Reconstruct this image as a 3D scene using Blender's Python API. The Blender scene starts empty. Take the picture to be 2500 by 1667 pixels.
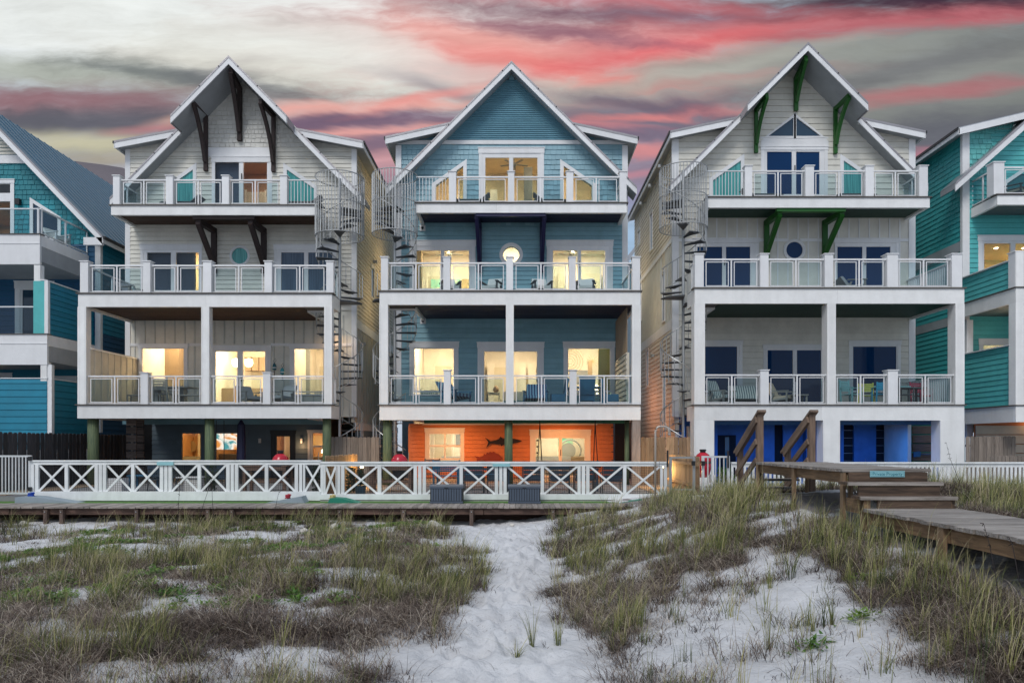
import bpy, bmesh, math, random
import numpy as np
from mathutils import Vector, Matrix, noise as mnoise
R = math.radians
rnd = random.Random(7)
SC = bpy.context.scene
COL = SC.collection

# ------------------------------------------------------------------ camera, sky, sun, exposure
F, CX, CY, CZ = 1750.0, 1266.0, 1080.0, 1.6      # focal length and horizon of the 2500 px frame; eye height
def U(px, Y): return (px - CX) / F * Y           # world x / z of a photo point lying in the plane Y
def V(py, Y): return CZ + (CY - py) / F * Y
cam_d = bpy.data.cameras.new("camera")
cam_d.sensor_width = 36.0
cam_d.lens = 36.0 * F / 2500.0
cam_d.shift_x = -(CX - 1250.0) / 2500.0
cam_d.shift_y = (CY - 833.5) / 2500.0
cam_d.clip_end = 6000.0
cam = bpy.data.objects.new("camera", cam_d); COL.objects.link(cam)
cam.location = (0, 0, CZ); cam.rotation_euler = (R(90), 0, 0)
SC.camera = cam
SC.view_settings.view_transform = 'Standard'
SC.view_settings.look = 'None'
SC.view_settings.gamma = 1.0
SC.view_settings.use_curve_mapping = False
SC.view_settings.exposure = 0.20
try:
    SC.cycles.use_denoising = True
    SC.cycles.denoiser = 'OPENIMAGEDENOISE'
    SC.cycles.max_bounces = 8
    SC.cycles.transparent_max_bounces = 24
    SC.cycles.sample_clamp_indirect = 6.0
    SC.cycles.caustics_reflective = False
    SC.cycles.caustics_refractive = False
except Exception:
    pass

def lin(c):
    return tuple((v / 255 / 12.92 if v / 255 <= 0.04045 else ((v / 255 + 0.055) / 1.055) ** 2.4) for v in c[:3]) + (1.0,)

SKYK = 0.86          # cloud brightness, set against the exposure
SUN_EL, SUN_AZ = 48.0, 200.0
W = bpy.data.worlds.new("World"); SC.world = W; W.use_nodes = True
def build_sky():
    nt = W.node_tree; N = nt.nodes; L = nt.links
    for n in list(N): N.remove(n)
    out = N.new('ShaderNodeOutputWorld'); bg = N.new('ShaderNodeBackground')
    L.new(bg.outputs[0], out.inputs[0]); bg.inputs['Strength'].default_value = 1.0
    tc = N.new('ShaderNodeTexCoord')
    sep = N.new('ShaderNodeSeparateXYZ'); L.new(tc.outputs['Generated'], sep.inputs[0])
    def m(op, a, b=None, c=None):
        n = N.new('ShaderNodeMath'); n.operation = op
        for i, v in enumerate((a, b, c)):
            if v is None: continue
            if isinstance(v, (int, float)): n.inputs[i].default_value = v
            else: L.new(v, n.inputs[i])
        return n.outputs[0]
    el = sep.outputs[2]
    yy = m('MAXIMUM', sep.outputs[1], .15); az = m('DIVIDE', sep.outputs[0], yy)
    back = m('MULTIPLY', m('MAXIMUM', m('SUBTRACT', .15, sep.outputs[1]), 0.0), 40.0)      # the sunset fades out overhead and behind
    vv = m('ADD', m('DIVIDE', sep.outputs[2], yy), back)
    cmb = N.new('ShaderNodeCombineXYZ'); L.new(az, cmb.inputs[0]); L.new(vv, cmb.inputs[1])
    base = cmb.outputs[0]
    # cloud wisps: stretched noise bends every streak
    mp = N.new('ShaderNodeMapping'); L.new(base, mp.inputs[0]); mp.inputs['Scale'].default_value = (3.2, 9.0, 1); mp.inputs['Rotation'].default_value = (0, 0, R(-8))
    n1 = N.new('ShaderNodeTexNoise'); n1.inputs['Scale'].default_value = 1.0; n1.inputs['Detail'].default_value = 4; n1.inputs['Roughness'].default_value = 0.55; n1.inputs['Distortion'].default_value = 0.8
    L.new(mp.outputs[0], n1.inputs['Vector'])
    w1 = N.new('ShaderNodeVectorMath'); w1.operation = 'SUBTRACT'; L.new(n1.outputs['Color'], w1.inputs[0]); w1.inputs[1].default_value = (.5, .5, .5)
    w2 = N.new('ShaderNodeVectorMath'); w2.operation = 'MULTIPLY'; L.new(w1.outputs[0], w2.inputs[0]); w2.inputs[1].default_value = (.14, .055, 0)
    w3 = N.new('ShaderNodeVectorMath'); w3.operation = 'ADD'; L.new(base, w3.inputs[0]); L.new(w2.outputs[0], w3.inputs[1])
    warped = w3.outputs[0]
    mp2 = N.new('ShaderNodeMapping'); L.new(warped, mp2.inputs[0]); mp2.inputs['Scale'].default_value = (9, 40, 1); mp2.inputs['Rotation'].default_value = (0, 0, R(-6))
    n2 = N.new('ShaderNodeTexNoise'); n2.inputs['Scale'].default_value = 1.0; n2.inputs['Detail'].default_value = 7; n2.inputs['Roughness'].default_value = 0.62
    L.new(mp2.outputs[0], n2.inputs['Vector'])
    streak = m('SUBTRACT', n2.outputs['Fac'], 0.5)
    sky = N.new('ShaderNodeTexSky'); sky.sky_type = 'NISHITA'; sky.sun_disc = False
    sky.sun_elevation = R(SUN_EL); sky.sun_rotation = R(SUN_AZ)
    sk = N.new('ShaderNodeVectorMath'); sk.operation = 'SCALE'; L.new(sky.outputs[0], sk.inputs[0]); sk.inputs['Scale'].default_value = 0.09
    # thin pale cloud sheet over the clear sky
    def mix(fac, a, col):
        x = N.new('ShaderNodeMix'); x.data_type = 'RGBA'; x.blend_type = 'MIX'; x.clamp_factor = True
        if isinstance(fac, (int, float)): x.inputs[0].default_value = fac
        else: L.new(fac, x.inputs[0])
        L.new(a, x.inputs[6])
        if isinstance(col, tuple): x.inputs[7].default_value = col
        else: L.new(col, x.inputs[7])
        return x.outputs[2]
    cur = mix(0.86, sk.outputs[0], lin((176, 188, 206)))
    def layer(cur, c, px, py, w, h, tilt=0, soft=0.75, k=1.6, amt=1.0):
        a = (px - CX) / F; e = (CY - py) / F
        mpn = N.new('ShaderNodeMapping'); mpn.vector_type = 'TEXTURE'; L.new(warped, mpn.inputs[0])
        mpn.inputs['Location'].default_value = (a, e, 0); mpn.inputs['Rotation'].default_value = (0, 0, R(tilt))
        mpn.inputs['Scale'].default_value = (w / F, h / F, 1)
        ln = N.new('ShaderNodeVectorMath'); ln.operation = 'LENGTH'; L.new(mpn.outputs[0], ln.inputs[0])
        d = m('MULTIPLY_ADD', streak, k * 1.5, ln.outputs['Value'])
        mr = N.new('ShaderNodeMapRange'); mr.interpolation_type = 'SMOOTHSTEP'; L.new(d, mr.inputs[0])
        mr.inputs[1].default_value = 1 + soft; mr.inputs[2].default_value = max(0.0, 1 - soft)
        mr.inputs[3].default_value = 0; mr.inputs[4].default_value = amt
        return mix(mr.outputs[0], cur, tuple(v * SKYK for v in lin(c)[:3]) + (1.0,))
    for a in [
        # c, px, py, w, h, tilt, soft, k, amt
        ((232, 236, 234), 420, -60, 1150, 330, -4, .45, .5),
        ((212, 218, 212), 900, 190, 460, 110, 0, .7, .9),
        ((122, 127, 124), 2350, 240, 900, 330, 5, .7, .6),
        ((148, 150, 147), 1950, 190, 620, 90, 4, .8, 1.2, .9),
        ((170, 178, 168), 1480, 200, 340, 42, 6, .9, 1.2),
        ((234, 238, 236), 300, 20, 900, 95, -3, .9, .5, .85),
        ((222, 220, 210), 620, 165, 320, 60, -6, .8, 1.0),
        ((116, 108, 124), 1560, 300, 380, 70, 0, .8, 1.0, .95),
        ((112, 114, 124), 2300, 360, 320, 75, 0, .9, .9),
        ((186, 140, 150), 900, 430, 420, 90, 0, .9, 1.0, .85),
        ((150, 130, 152), 1540, 420, 420, 90, 0, .9, 1.0, .7),
        ((150, 120, 132), 900, 350, 340, 80, 0, .7, 1.0, .9),
        ((124, 120, 124), 200, 280, 470, 100, 3, .8, 1.0, .95),
        ((176, 182, 172), 100, 166, 380, 34, -4, .9, 1.0, .85),
        ((128, 134, 132), 380, 176, 240, 22, -9, .9, 1.4, .6),
        ((116, 116, 124), 560, 205, 120, 22, -12, .9, 1.2, .7),
        ((150, 108, 116), 110, 246, 320, 36, 0, .9, 1.4, .8),
        ((104, 104, 116), 250, 296, 280, 26, 0, .9, 1.4, .8),
        ((196, 192, 166), 170, 342, 280, 24, -3, .9, 1.1),
        ((176, 168, 152), 330, 382, 200, 14, 0, .9, 1.0, .8),
        ((190, 133, 135), 400, 308, 130, 10, 4, .9, 1.0, .8),
        ((214, 172, 158), 470, 285, 90, 12, 6, .9, 1.0, .7),
        ((232, 183, 174), 1180, 120, 420, 90, -6, .95, 1.2, .8),
        ((232, 163, 156), 1480, 110, 420, 62, 4, .95, 1.4, .75),
        ((222, 133, 134), 1620, 92, 400, 28, 7, .95, 1.5, .8),
        ((224, 144, 142), 1340, 160, 230, 22, 3, .95, 1.2, .8),
        ((126, 92, 110), 1640, 38, 600, 34, -1, .95, 1.7, .9),
        ((200, 120, 124), 2050, 52, 560, 28, 3, .95, 1.5, .8),
        ((184, 101, 110), 2350, 40, 320, 24, 4, .95, 1.5, .9),
        ((60, 42, 60), 2360, -6, 460, 30, 2, .95, 1.6, .95),
        ((200, 116, 123), 1500, 4, 420, 16, -2, .95, 1.2, .8),
        ((150, 154, 149), 1960, 132, 420, 22, 5, .95, 1.2, .9),
        ((176, 148, 144), 1740, 192, 260, 12, 6, .95, 1.0, .8),
        ((176, 115, 118), 2200, 222, 220, 16, 5, .9, 1.3, .85),
        ((170, 116, 120), 2420, 200, 160, 16, 5, .9, 1.3, .7),
        ((186, 123, 138), 2260, 372, 90, 18, 3, .9, .8, .9),
        ((128, 112, 126), 1090, 214, 170, 16, -15, .95, 1.2, .8),
        ((236, 175, 165), 960, 268, 240, 13, 5, .95, 1.0, .9),
        ((128, 104, 124), 880, 300, 280, 20, 2, .95, 1.2, .9),
        ((226, 163, 157), 900, 330, 240, 11, 2, .95, 1.0, .9),
        ((128, 108, 128), 1000, 350, 260, 13, 2, .95, 1.0, .8),
        ((214, 162, 167), 900, 395, 180, 18, 2, .95, 1.0, .85),
        ((234, 170, 160), 760, 268, 170, 13, 4, .95, 1.2, .9),
        ((120, 100, 122), 800, 300, 190, 12, 3, .95, 1.2, .8),
        ((220, 137, 136), 1640, 280, 210, 12, 4, .95, 1.2, .9),
        ((204, 134, 138), 1430, 312, 190, 10, -3, .95, 1.0, .85),
        ((120, 108, 128), 1560, 330, 240, 14, 0, .95, 1.0, .8),
        ((216, 143, 144), 1540, 366, 220, 13, 2, .95, 1.0, .9),
        ((192, 138, 152), 1530, 416, 200, 9, 1, .95, 1.0, .85),
        ((108, 114, 116), 400, 182, 200, 13, -9, .95, 1.5, .65),
        ((96, 98, 108), 90, 290, 240, 22, 4, .95, 1.5, .8),
        ((230, 232, 226), 760, 120, 420, 50, -8, .95, 1.2, .8),
        ((238, 168, 160), 1170, 104, 240, 34, -14, .95, 1.3, .85),
        ((234, 132, 128), 1330, 158, 200, 20, -9, .95, 1.3, .85),
        ((226, 112, 116), 1600, 120, 260, 18, 10, .95, 1.3, .85),
        ((150, 108, 124), 1390, 82, 230, 18, -6, .95, 1.6, .85),
        ((176, 176, 168), 1730, 165, 330, 16, 11, .95, 1.3, .8),
        ((104, 106, 112), 2250, 150, 380, 26, 12, .95, 1.5, .6),
        ((96, 98, 108), 2350, 300, 300, 34, 4, .95, 1.5, .7),
        ((98, 90, 110), 1560, 250, 230, 16, -8, .95, 1.3, .7),
        ((232, 150, 144), 1060, 240, 130, 12, 14, .95, 1.0, .8),
        ((146, 144, 174), 1540, 480, 320, 28, 0, .95, .6, .9),
        ((160, 188, 216), 1545, 590, 520, 75, 0, .8, .4),
    ]:
        cur = layer(cur, a[0], *a[1:8], amt=a[8] if len(a) > 8 else 1.0)
    # fine wisps over everything
    n4 = N.new('ShaderNodeTexNoise'); n4.inputs['Scale'].default_value = 1.0; n4.inputs['Detail'].default_value = 5; n4.inputs['Roughness'].default_value = 0.7
    mp4 = N.new('ShaderNodeMapping'); L.new(warped, mp4.inputs[0]); mp4.inputs['Scale'].default_value = (5, 42, 1); mp4.inputs['Rotation'].default_value = (0, 0, R(9)); L.new(mp4.outputs[0], n4.inputs['Vector'])
    g = m('MULTIPLY_ADD', m('ADD', m('SUBTRACT', n4.outputs['Fac'], 0.5), streak), 0.36, 1.0)
    sc = N.new('ShaderNodeVectorMath'); sc.operation = 'SCALE'; L.new(cur, sc.inputs[0]); L.new(g, sc.inputs['Scale']); cur = sc.outputs[0]
    # below the horizon: nothing bright
    mr = N.new('ShaderNodeMapRange'); L.new(el, mr.inputs[0]); mr.inputs[1].default_value = 0.0; mr.inputs[2].default_value = -0.08
    cur = mix(mr.outputs[0], cur, lin((120, 120, 125)))
    L.new(cur, bg.inputs['Color'])
build_sky()
sun_d = bpy.data.lights.new("sun", 'SUN'); sun_d.energy = 1.5; sun_d.angle = R(22); sun_d.color = (1.0, 0.97, 0.93)
sun = bpy.data.objects.new("sun", sun_d); COL.objects.link(sun)
# light comes from behind and left of the camera, high up
sun.rotation_euler = (R(90 - SUN_EL), 0, R(SUN_AZ - 180 + 0) * -1)

# ------------------------------------------------------------------ materials
MATS = {}
def newmat(name):
    m = bpy.data.materials.new(name); m.use_nodes = True
    MATS[name] = m
    return m, m.node_tree.nodes, m.node_tree.links, m.node_tree.nodes['Principled BSDF']
def ramp(N, stops):
    r = N.new('ShaderNodeValToRGB'); e = r.color_ramp.elements
    while len(e) < len(stops): e.new(0.5)
    for i, (p, c) in enumerate(stops):
        e[i].position = p; e[i].color = c if len(c) == 4 else tuple(c) + (1,)
    return r
def paint(name, col, rough=0.55, var=0.10, tint=0.06, scale=(1.5, 1.5, 1.5), bump=0.02, dirt=0.10, metal=0.0, streak=False):
    """painted or plain surface: slight mottling, weather streaks, a little tint per piece"""
    m, N, L, B = newmat(name)
    c = tuple(col)
    tc = N.new('ShaderNodeTexCoord'); geo = N.new('ShaderNodeNewGeometry')
    mp = N.new('ShaderNodeMapping'); L.new(geo.outputs['Position'], mp.inputs[0]); mp.inputs['Scale'].default_value = scale
    n = N.new('ShaderNodeTexNoise'); n.inputs['Scale'].default_value = 1.3; n.inputs['Detail'].default_value = 8; n.inputs['Roughness'].default_value = 0.65
    L.new(mp.outputs[0], n.inputs['Vector'])
    d = tuple(v * (1 - var) for v in c); h = tuple(min(1, v * (1 + var)) for v in c)
    r = ramp(N, [(0.3, d), (0.7, h)]); L.new(n.outputs['Fac'], r.inputs[0])
    mp2 = N.new('ShaderNodeMapping'); L.new(geo.outputs['Position'], mp2.inputs[0]); mp2.inputs['Scale'].default_value = (4, 4, .8)
    n2 = N.new('ShaderNodeTexNoise'); n2.inputs['Scale'].default_value = 1.0; n2.inputs['Detail'].default_value = 6; L.new(mp2.outputs[0], n2.inputs['Vector'])
    r2 = ramp(N, [(0.45, (0, 0, 0)), (0.8, (1, 1, 1))]); L.new(n2.outputs['Fac'], r2.inputs[0])
    mx = N.new('ShaderNodeMix'); mx.data_type = 'RGBA'
    mm = N.new('ShaderNodeMath'); mm.operation = 'MULTIPLY'; mm.inputs[1].default_value = dirt; L.new(r2.outputs[0], mm.inputs[0]); L.new(mm.outputs[0], mx.inputs[0])
    L.new(r.outputs[0], mx.inputs[6]); mx.inputs[7].default_value = (c[0] * .45 + .02, c[1] * .43 + .02, c[2] * .40 + .015, 1)
    oi = N.new('ShaderNodeObjectInfo'); hsv = N.new('ShaderNodeHueSaturation')
    mr = N.new('ShaderNodeMapRange'); L.new(oi.outputs['Random'], mr.inputs[0]); mr.inputs[3].default_value = 1 - tint; mr.inputs[4].default_value = 1 + tint
    L.new(mr.outputs[0], hsv.inputs['Value']); L.new(mx.outputs[2], hsv.inputs['Color']); L.new(hsv.outputs[0], B.inputs['Base Color'])
    B.inputs['Roughness'].default_value = rough; B.inputs['Metallic'].default_value = metal
    if bump:
        bp = N.new('ShaderNodeBump'); bp.inputs['Strength'].default_value = 0.25; bp.inputs['Distance'].default_value = bump
        n3 = N.new('ShaderNodeTexNoise'); n3.inputs['Scale'].default_value = 14; n3.inputs['Detail'].default_value = 5; L.new(geo.outputs['Position'], n3.inputs['Vector'])
        L.new(n3.outputs['Fac'], bp.inputs['Height']); L.new(bp.outputs[0], B.inputs['Normal'])
    return m
def wood(name, dark, light, axis='x', rough=0.75, tint=0.28, knots=True, grain=1.0):
    m, N, L, B = newmat(name)
    tc = N.new('ShaderNodeTexCoord'); oi = N.new('ShaderNodeObjectInfo')
    s = {'x': (1.2, 16, 16), 'y': (16, 1.2, 16), 'z': (16, 16, 1.2)}[axis]
    add = N.new('ShaderNodeVectorMath'); add.operation = 'ADD'
    cmb = N.new('ShaderNodeVectorMath'); cmb.operation = 'SCALE'; cmb.inputs[0].default_value = (37, 91, 53); L.new(oi.outputs['Random'], cmb.inputs['Scale'])
    L.new(tc.outputs['Object'], add.inputs[0]); L.new(cmb.outputs[0], add.inputs[1])
    mp = N.new('ShaderNodeMapping'); mp.inputs['Scale'].default_value = tuple(v * grain for v in s); L.new(add.outputs[0], mp.inputs[0])
    n = N.new('ShaderNodeTexNoise'); n.inputs['Scale'].default_value = 1.6; n.inputs['Detail'].default_value = 9; n.inputs['Roughness'].default_value = 0.7; n.inputs['Distortion'].default_value = 0.6
    L.new(mp.outputs[0], n.inputs['Vector'])
    r = ramp(N, [(0.28, dark), (0.5, tuple((a + b) / 2 for a, b in zip(dark, light))), (0.72, light)]); L.new(n.outputs['Fac'], r.inputs[0])
    last = r.outputs[0]
    if knots:
        mp3 = N.new('ShaderNodeMapping'); mp3.inputs['Scale'].default_value = tuple((v / 4.0) for v in s); L.new(add.outputs[0], mp3.inputs[0])
        vo = N.new('ShaderNodeTexVoronoi'); vo.inputs['Scale'].default_value = 1.3; L.new(mp3.outputs[0], vo.inputs['Vector'])
        rk = ramp(N, [(0.03, (1, 1, 1)), (0.12, (0, 0, 0))]); L.new(vo.outputs['Distance'], rk.inputs[0])
        mk = N.new('ShaderNodeMix'); mk.data_type = 'RGBA'; L.new(rk.outputs[0], mk.inputs[0]); L.new(last, mk.inputs[6]); mk.inputs[7].default_value = tuple(v * .3 for v in dark) + (1,)
        last = mk.outputs[2]
    hsv = N.new('ShaderNodeHueSaturation'); mr = N.new('ShaderNodeMapRange'); L.new(oi.outputs['Random'], mr.inputs[0]); mr.inputs[3].default_value = 1 - tint; mr.inputs[4].default_value = 1 + tint
    L.new(mr.outputs[0], hsv.inputs['Value']); L.new(last, hsv.inputs['Color']); L.new(hsv.outputs[0], B.inputs['Base Color'])
    B.inputs['Roughness'].default_value = rough
    bp = N.new('ShaderNodeBump'); bp.inputs['Strength'].default_value = 0.5; bp.inputs['Distance'].default_value = 0.01
    L.new(n.outputs['Fac'], bp.inputs['Height']); L.new(bp.outputs[0], B.inputs['Normal'])
    return m
def glassy(name, tint, gloss=0.08, see=True):
    m = bpy.data.materials.new(name); m.use_nodes = True; MATS[name] = m
    N, L = m.node_tree.nodes, m.node_tree.links
    for n in list(N): N.remove(n)
    out = N.new('ShaderNodeOutputMaterial'); tr = N.new('ShaderNodeBsdfTransparent'); gl = N.new('ShaderNodeBsdfGlossy'); mx = N.new('ShaderNodeMixShader'); fr = N.new('ShaderNodeFresnel')
    fr.inputs['IOR'].default_value = 1.45; tr.inputs['Color'].default_value = tint; gl.inputs['Roughness'].default_value = 0.02
    geo = N.new('ShaderNodeNewGeometry'); inv = N.new('ShaderNodeMath'); inv.operation = 'SUBTRACT'; inv.inputs[0].default_value = 1.0; L.new(geo.outputs['Backfacing'], inv.inputs[1])
    fm = N.new('ShaderNodeMath'); fm.operation = 'MULTIPLY'; L.new(fr.outputs[0], fm.inputs[0]); L.new(inv.outputs[0], fm.inputs[1])
    L.new(fm.outputs[0], mx.inputs[0]); L.new(tr.outputs[0], mx.inputs[1]); L.new(gl.outputs[0], mx.inputs[2]); L.new(mx.outputs[0], out.inputs[0])
    return m
def emit(name, col, s):
    m, N, L, B = newmat(name)
    B.inputs['Base Color'].default_value = tuple(col) + (1,)
    B.inputs['Emission Color'].default_value = tuple(col) + (1,); B.inputs['Emission Strength'].default_value = s
    return m

paint('white_paint', (.80, .80, .785), dirt=.15, var=.06)
paint('white_trim', (.76, .765, .77), dirt=.12, var=.05)
paint('fence_white', (.79, .81, .81), dirt=.26)
paint('white_siding', (.68, .66, .585), tint=.035, dirt=.08)
paint('side_siding_cream', (.62, .57, .47), tint=.05, dirt=.08)
paint('grey_batten', (.50, .51, .47), tint=.03)
paint('blue_siding', (.22, .41, .48), tint=.07)
paint('blue_shingle', (.26, .44, .51), tint=.16)
paint('blue_louvre', (.15, .32, .40), tint=.05)
paint('white_shingle', (.62, .61, .565), tint=.07)
paint('teal_dark_siding', (.004, .20, .31), tint=.08)
paint('teal_dark_shingle', (.006, .24, .29), tint=.22)
paint('navy_siding', (.005, .08, .18), tint=.08)
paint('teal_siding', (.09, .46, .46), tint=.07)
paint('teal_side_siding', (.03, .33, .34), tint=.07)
paint('teal_shingle', (.13, .47, .46), tint=.16)
paint('orange_lit_siding', (.62, .22, .085), tint=.06)  # orange porch light painted into the siding colour
paint('slate_siding', (.13, .18, .22), tint=.05)
paint('blue_lit_wall', (.05, .16, .34), tint=.12, var=.2)  # white walls with the blue lamp light painted into their colour
paint('roof_metal', (.40, .41, .43), rough=.35, metal=.6, tint=.04)
paint('roof_blue_metal', (.02, .10, .17), rough=.42, metal=.3, tint=.04)
paint('drip_edge', (.36, .34, .35), rough=.4, metal=.5)
paint('galvanised', (.42, .43, .43), rough=.45, metal=.65, tint=.05)
paint('tread_metal', (.10, .11, .12), rough=.55, metal=.4, tint=.08)
paint('rail_metal', (.66, .68, .69), rough=.4, metal=.2, tint=.03)
paint('concrete', (.42, .43, .40), rough=.9, var=.3, dirt=.45, tint=.03)
paint('patio_paver', (.22, .22, .22), rough=.85, var=.15, tint=.10)
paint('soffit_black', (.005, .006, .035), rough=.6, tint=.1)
paint('bracket_navy', (.006, .006, .05), rough=.5)
paint('bracket_green', (.007, .095, .006), rough=.5, tint=.04)
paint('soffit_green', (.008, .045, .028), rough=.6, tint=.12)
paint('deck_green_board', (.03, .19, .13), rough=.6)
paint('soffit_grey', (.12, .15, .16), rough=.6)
paint('eave_soffit', (.34, .36, .38), rough=.6)
paint('gravel', (.34, .25, .17), rough=.95, var=.5, scale=(20, 20, 20), dirt=.5)
paint('black_wire', (.01, .012, .014), rough=.5, bump=0)
paint('black_metal', (.012, .013, .016), rough=.45, bump=0)
paint('box_dark', (.012, .016, .024), rough=.6)
paint('box_grey', (.075, .10, .14), rough=.5, tint=.03, bump=.004)
paint('box_lid', (.16, .18, .21), rough=.5, tint=.03, bump=.004)
paint('red_ceramic', (.48, .012, .03), rough=.22, tint=.05, bump=0)
paint('artificial_turf', (.06, .16, .02), rough=.95, var=.3, scale=(10, 10, 10))
paint('skiff_grey', (.28, .34, .38), rough=.6)
paint('skiff_green', (.01, .20, .13), rough=.6)
paint('rope_blue', (.01, .06, .38), rough=.8)
paint('rope_red', (.42, .03, .05), rough=.8)
paint('rope_yellow', (.62, .50, .22), rough=.8)
paint('cushion_white', (.62, .62, .60), rough=.9)
paint('cushion_grey', (.30, .32, .34), rough=.9)
paint('cushion_beige', (.45, .38, .29), rough=.9)
paint('cushion_yellow', (.45, .48, .10), rough=.8)
paint('cushion_pink', (.45, .05, .10), rough=.9)
paint('chair_aqua', (.20, .42, .44), rough=.6)
paint('chair_blue', (.02, .12, .22), rough=.6, tint=.1)
paint('chair_bright_blue', (.02, .30, .50), rough=.6)
paint('chair_charcoal', (.05, .055, .06), rough=.6)
paint('chair_grey_wood', (.22, .22, .21), rough=.8)
paint('sling_blue', (.025, .05, .08), rough=.8)
paint('interior_cream', (.80, .68, .46), rough=.8, tint=.02, bump=0)
paint('interior_white', (.78, .74, .66), rough=.8, tint=.02, bump=0)
paint('interior_olive', (.34, .28, .12), rough=.8, bump=0)
paint('interior_grey', (.28, .30, .30), rough=.8, bump=0)
paint('interior_tan', (.42, .24, .12), rough=.8, bump=0)
paint('cabinet_brown', (.26, .19, .12), rough=.5, bump=0)
paint('cabinet_white', (.62, .57, .45), rough=.5, bump=0)
paint('curtain_teal', (.08, .34, .33), rough=.9)
paint('curtain_slate', (.05, .08, .13), rough=.9)
paint('curtain_cream', (.55, .42, .22), rough=.9)
paint('buoy_teal', (.01, .12, .17), rough=.5)
paint('buoy_stripe', (.05, .35, .42), rough=.5)
paint('fish_black', (.02, .012, .01), rough=.5)
paint('fish_red', (.28, .05, .02), rough=.5)
paint('plant_dark', (.02, .045, .015), rough=.7, tint=.2)
paint('planter', (.06, .12, .16), rough=.5)
paint('rock', (.55, .52, .47), rough=.95, var=.2)
paint('hill_mist', (.14, .12, .13), rough=1.0)
paint('sign_blue', (.30, .58, .62), rough=.4, bump=0, tint=0)
paint('sign_ink', (.02, .19, .26), rough=.5, bump=0, tint=0)
paint('bolt_metal', (.6, .6, .6), rough=.3, metal=.8, bump=0)
paint('pole_tan', (.52, .46, .40), rough=.35, metal=.3)
wood('dark_brown_wood', (.012, .009, .010), (.055, .034, .030), 'z')
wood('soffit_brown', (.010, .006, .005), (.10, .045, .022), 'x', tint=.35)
wood('deck_edge_wood', (.05, .045, .04), (.16, .145, .13), 'x')
wood('fence_dark_wood', (.010, .012, .016), (.055, .052, .058), 'z', tint=.45)
wood('fence_grey_wood', (.12, .095, .075), (.34, .285, .24), 'z', tint=.25)
wood('fence_warm_wood', (.18, .11, .055), (.46, .32, .20), 'z', tint=.35)
wood('walk_board_wood', (.12, .10, .085), (.42, .37, .33), 'y', tint=.3)
wood('walk_joist_wood', (.035, .018, .012), (.15, .085, .062), 'x', tint=.15)
wood('walk_post_wood', (.035, .022, .018), (.17, .115, .09), 'z', tint=.2)
wood('platform_board_wood', (.085, .068, .055), (.43, .39, .355), 'x', tint=.16)
wood('platform_side_wood', (.07, .04, .022), (.34, .21, .11), 'y', tint=.2)
wood('platform_riser_wood', (.014, .009, .006), (.15, .095, .062), 'x', tint=.2)
wood('platform_rail_wood', (.06, .04, .03), (.27, .185, .13), 'z', tint=.15)
wood('platform_post_wood', (.14, .085, .045), (.40, .27, .16), 'z', tint=.15)
wood('green_pile_wood', (.025, .055, .035), (.17, .21, .10), 'z', tint=.1)
wood('grey_post_wood', (.16, .13, .12), (.36, .31, .28), 'z', tint=.1)
wood('slat_wood', (.04, .028, .022), (.22, .17, .15), 'x', tint=.3)
wood('grill_table_wood', (.06, .035, .025), (.24, .15, .11), 'x', tint=.1)
glassy('clear_glass', (.95, .95, .94, 1))
glassy('rail_glass', (.80, .88, .90, 1))
emit('lamp_warm', (1.0, .80, .50), 6.0)
emit('lamp_bright', (1.0, .86, .62), 14.0)
emit('lamp_orange', (1.0, .42, .12), 5.0)
emit('screen_art', (.8, .7, .5), 1.0)
def dark_pane():
    m, N, L, B = newmat('navy_glass'); B.inputs['Base Color'].default_value = (.001, .030, .105, 1); B.inputs['Roughness'].default_value = .04; B.inputs['Specular IOR Level'].default_value = .22  # blue sky reflection painted into the navy pane colour
    m, N, L, B = newmat('teal_glass'); B.inputs['Base Color'].default_value = (.012, .13, .15, 1); B.inputs['Roughness'].default_value = .05
    m, N, L, B = newmat('slate_glass'); B.inputs['Base Color'].default_value = (.022, .055, .095, 1); B.inputs['Roughness'].default_value = .05
    m, N, L, B = newmat('black_void'); B.inputs['Base Color'].default_value = (.004, .004, .006, 1); B.inputs['Roughness'].default_value = .8
dark_pane()
def curtain_mat(name, a, b):
    m, N, L, B = newmat(name); geo = N.new('ShaderNodeNewGeometry'); mp = N.new('ShaderNodeMapping'); L.new(geo.outputs['Position'], mp.inputs[0]); mp.inputs['Scale'].default_value = (22, 0, .6)
    n = N.new('ShaderNodeTexNoise'); n.inputs['Scale'].default_value = 1; n.inputs['Detail'].default_value = 3; L.new(mp.outputs[0], n.inputs[0]); r = ramp(N, [(.35, a), (.65, b)]); L.new(n.outputs['Fac'], r.inputs[0])
    L.new(r.outputs[0], B.inputs['Base Color']); B.inputs['Roughness'].default_value = .12
    B.inputs['Specular IOR Level'].default_value = .5
curtain_mat('curtained_glass_teal', (.02, .20, .20), (.10, .42, .40))
curtain_mat('curtained_glass_slate', (.018, .045, .085), (.06, .105, .165))
def stripes(name, a, b, sc=26):
    m, N, L, B = newmat(name); geo = N.new('ShaderNodeNewGeometry'); sp = N.new('ShaderNodeSeparateXYZ'); L.new(geo.outputs['Position'], sp.inputs[0])
    w = N.new('ShaderNodeMath'); w.operation = 'MULTIPLY'; w.inputs[1].default_value = sc; L.new(sp.outputs[0], w.inputs[0]); s = N.new('ShaderNodeMath'); s.operation = 'SINE'; L.new(w.outputs[0], s.inputs[0])
    r = ramp(N, [(.35, a), (.5, b)]); mr = N.new('ShaderNodeMapRange'); L.new(s.outputs[0], mr.inputs[0]); mr.inputs[1].default_value = -1; L.new(mr.outputs[0], r.inputs[0]); L.new(r.outputs[0], B.inputs['Base Color']); B.inputs['Roughness'].default_value = .9
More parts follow.
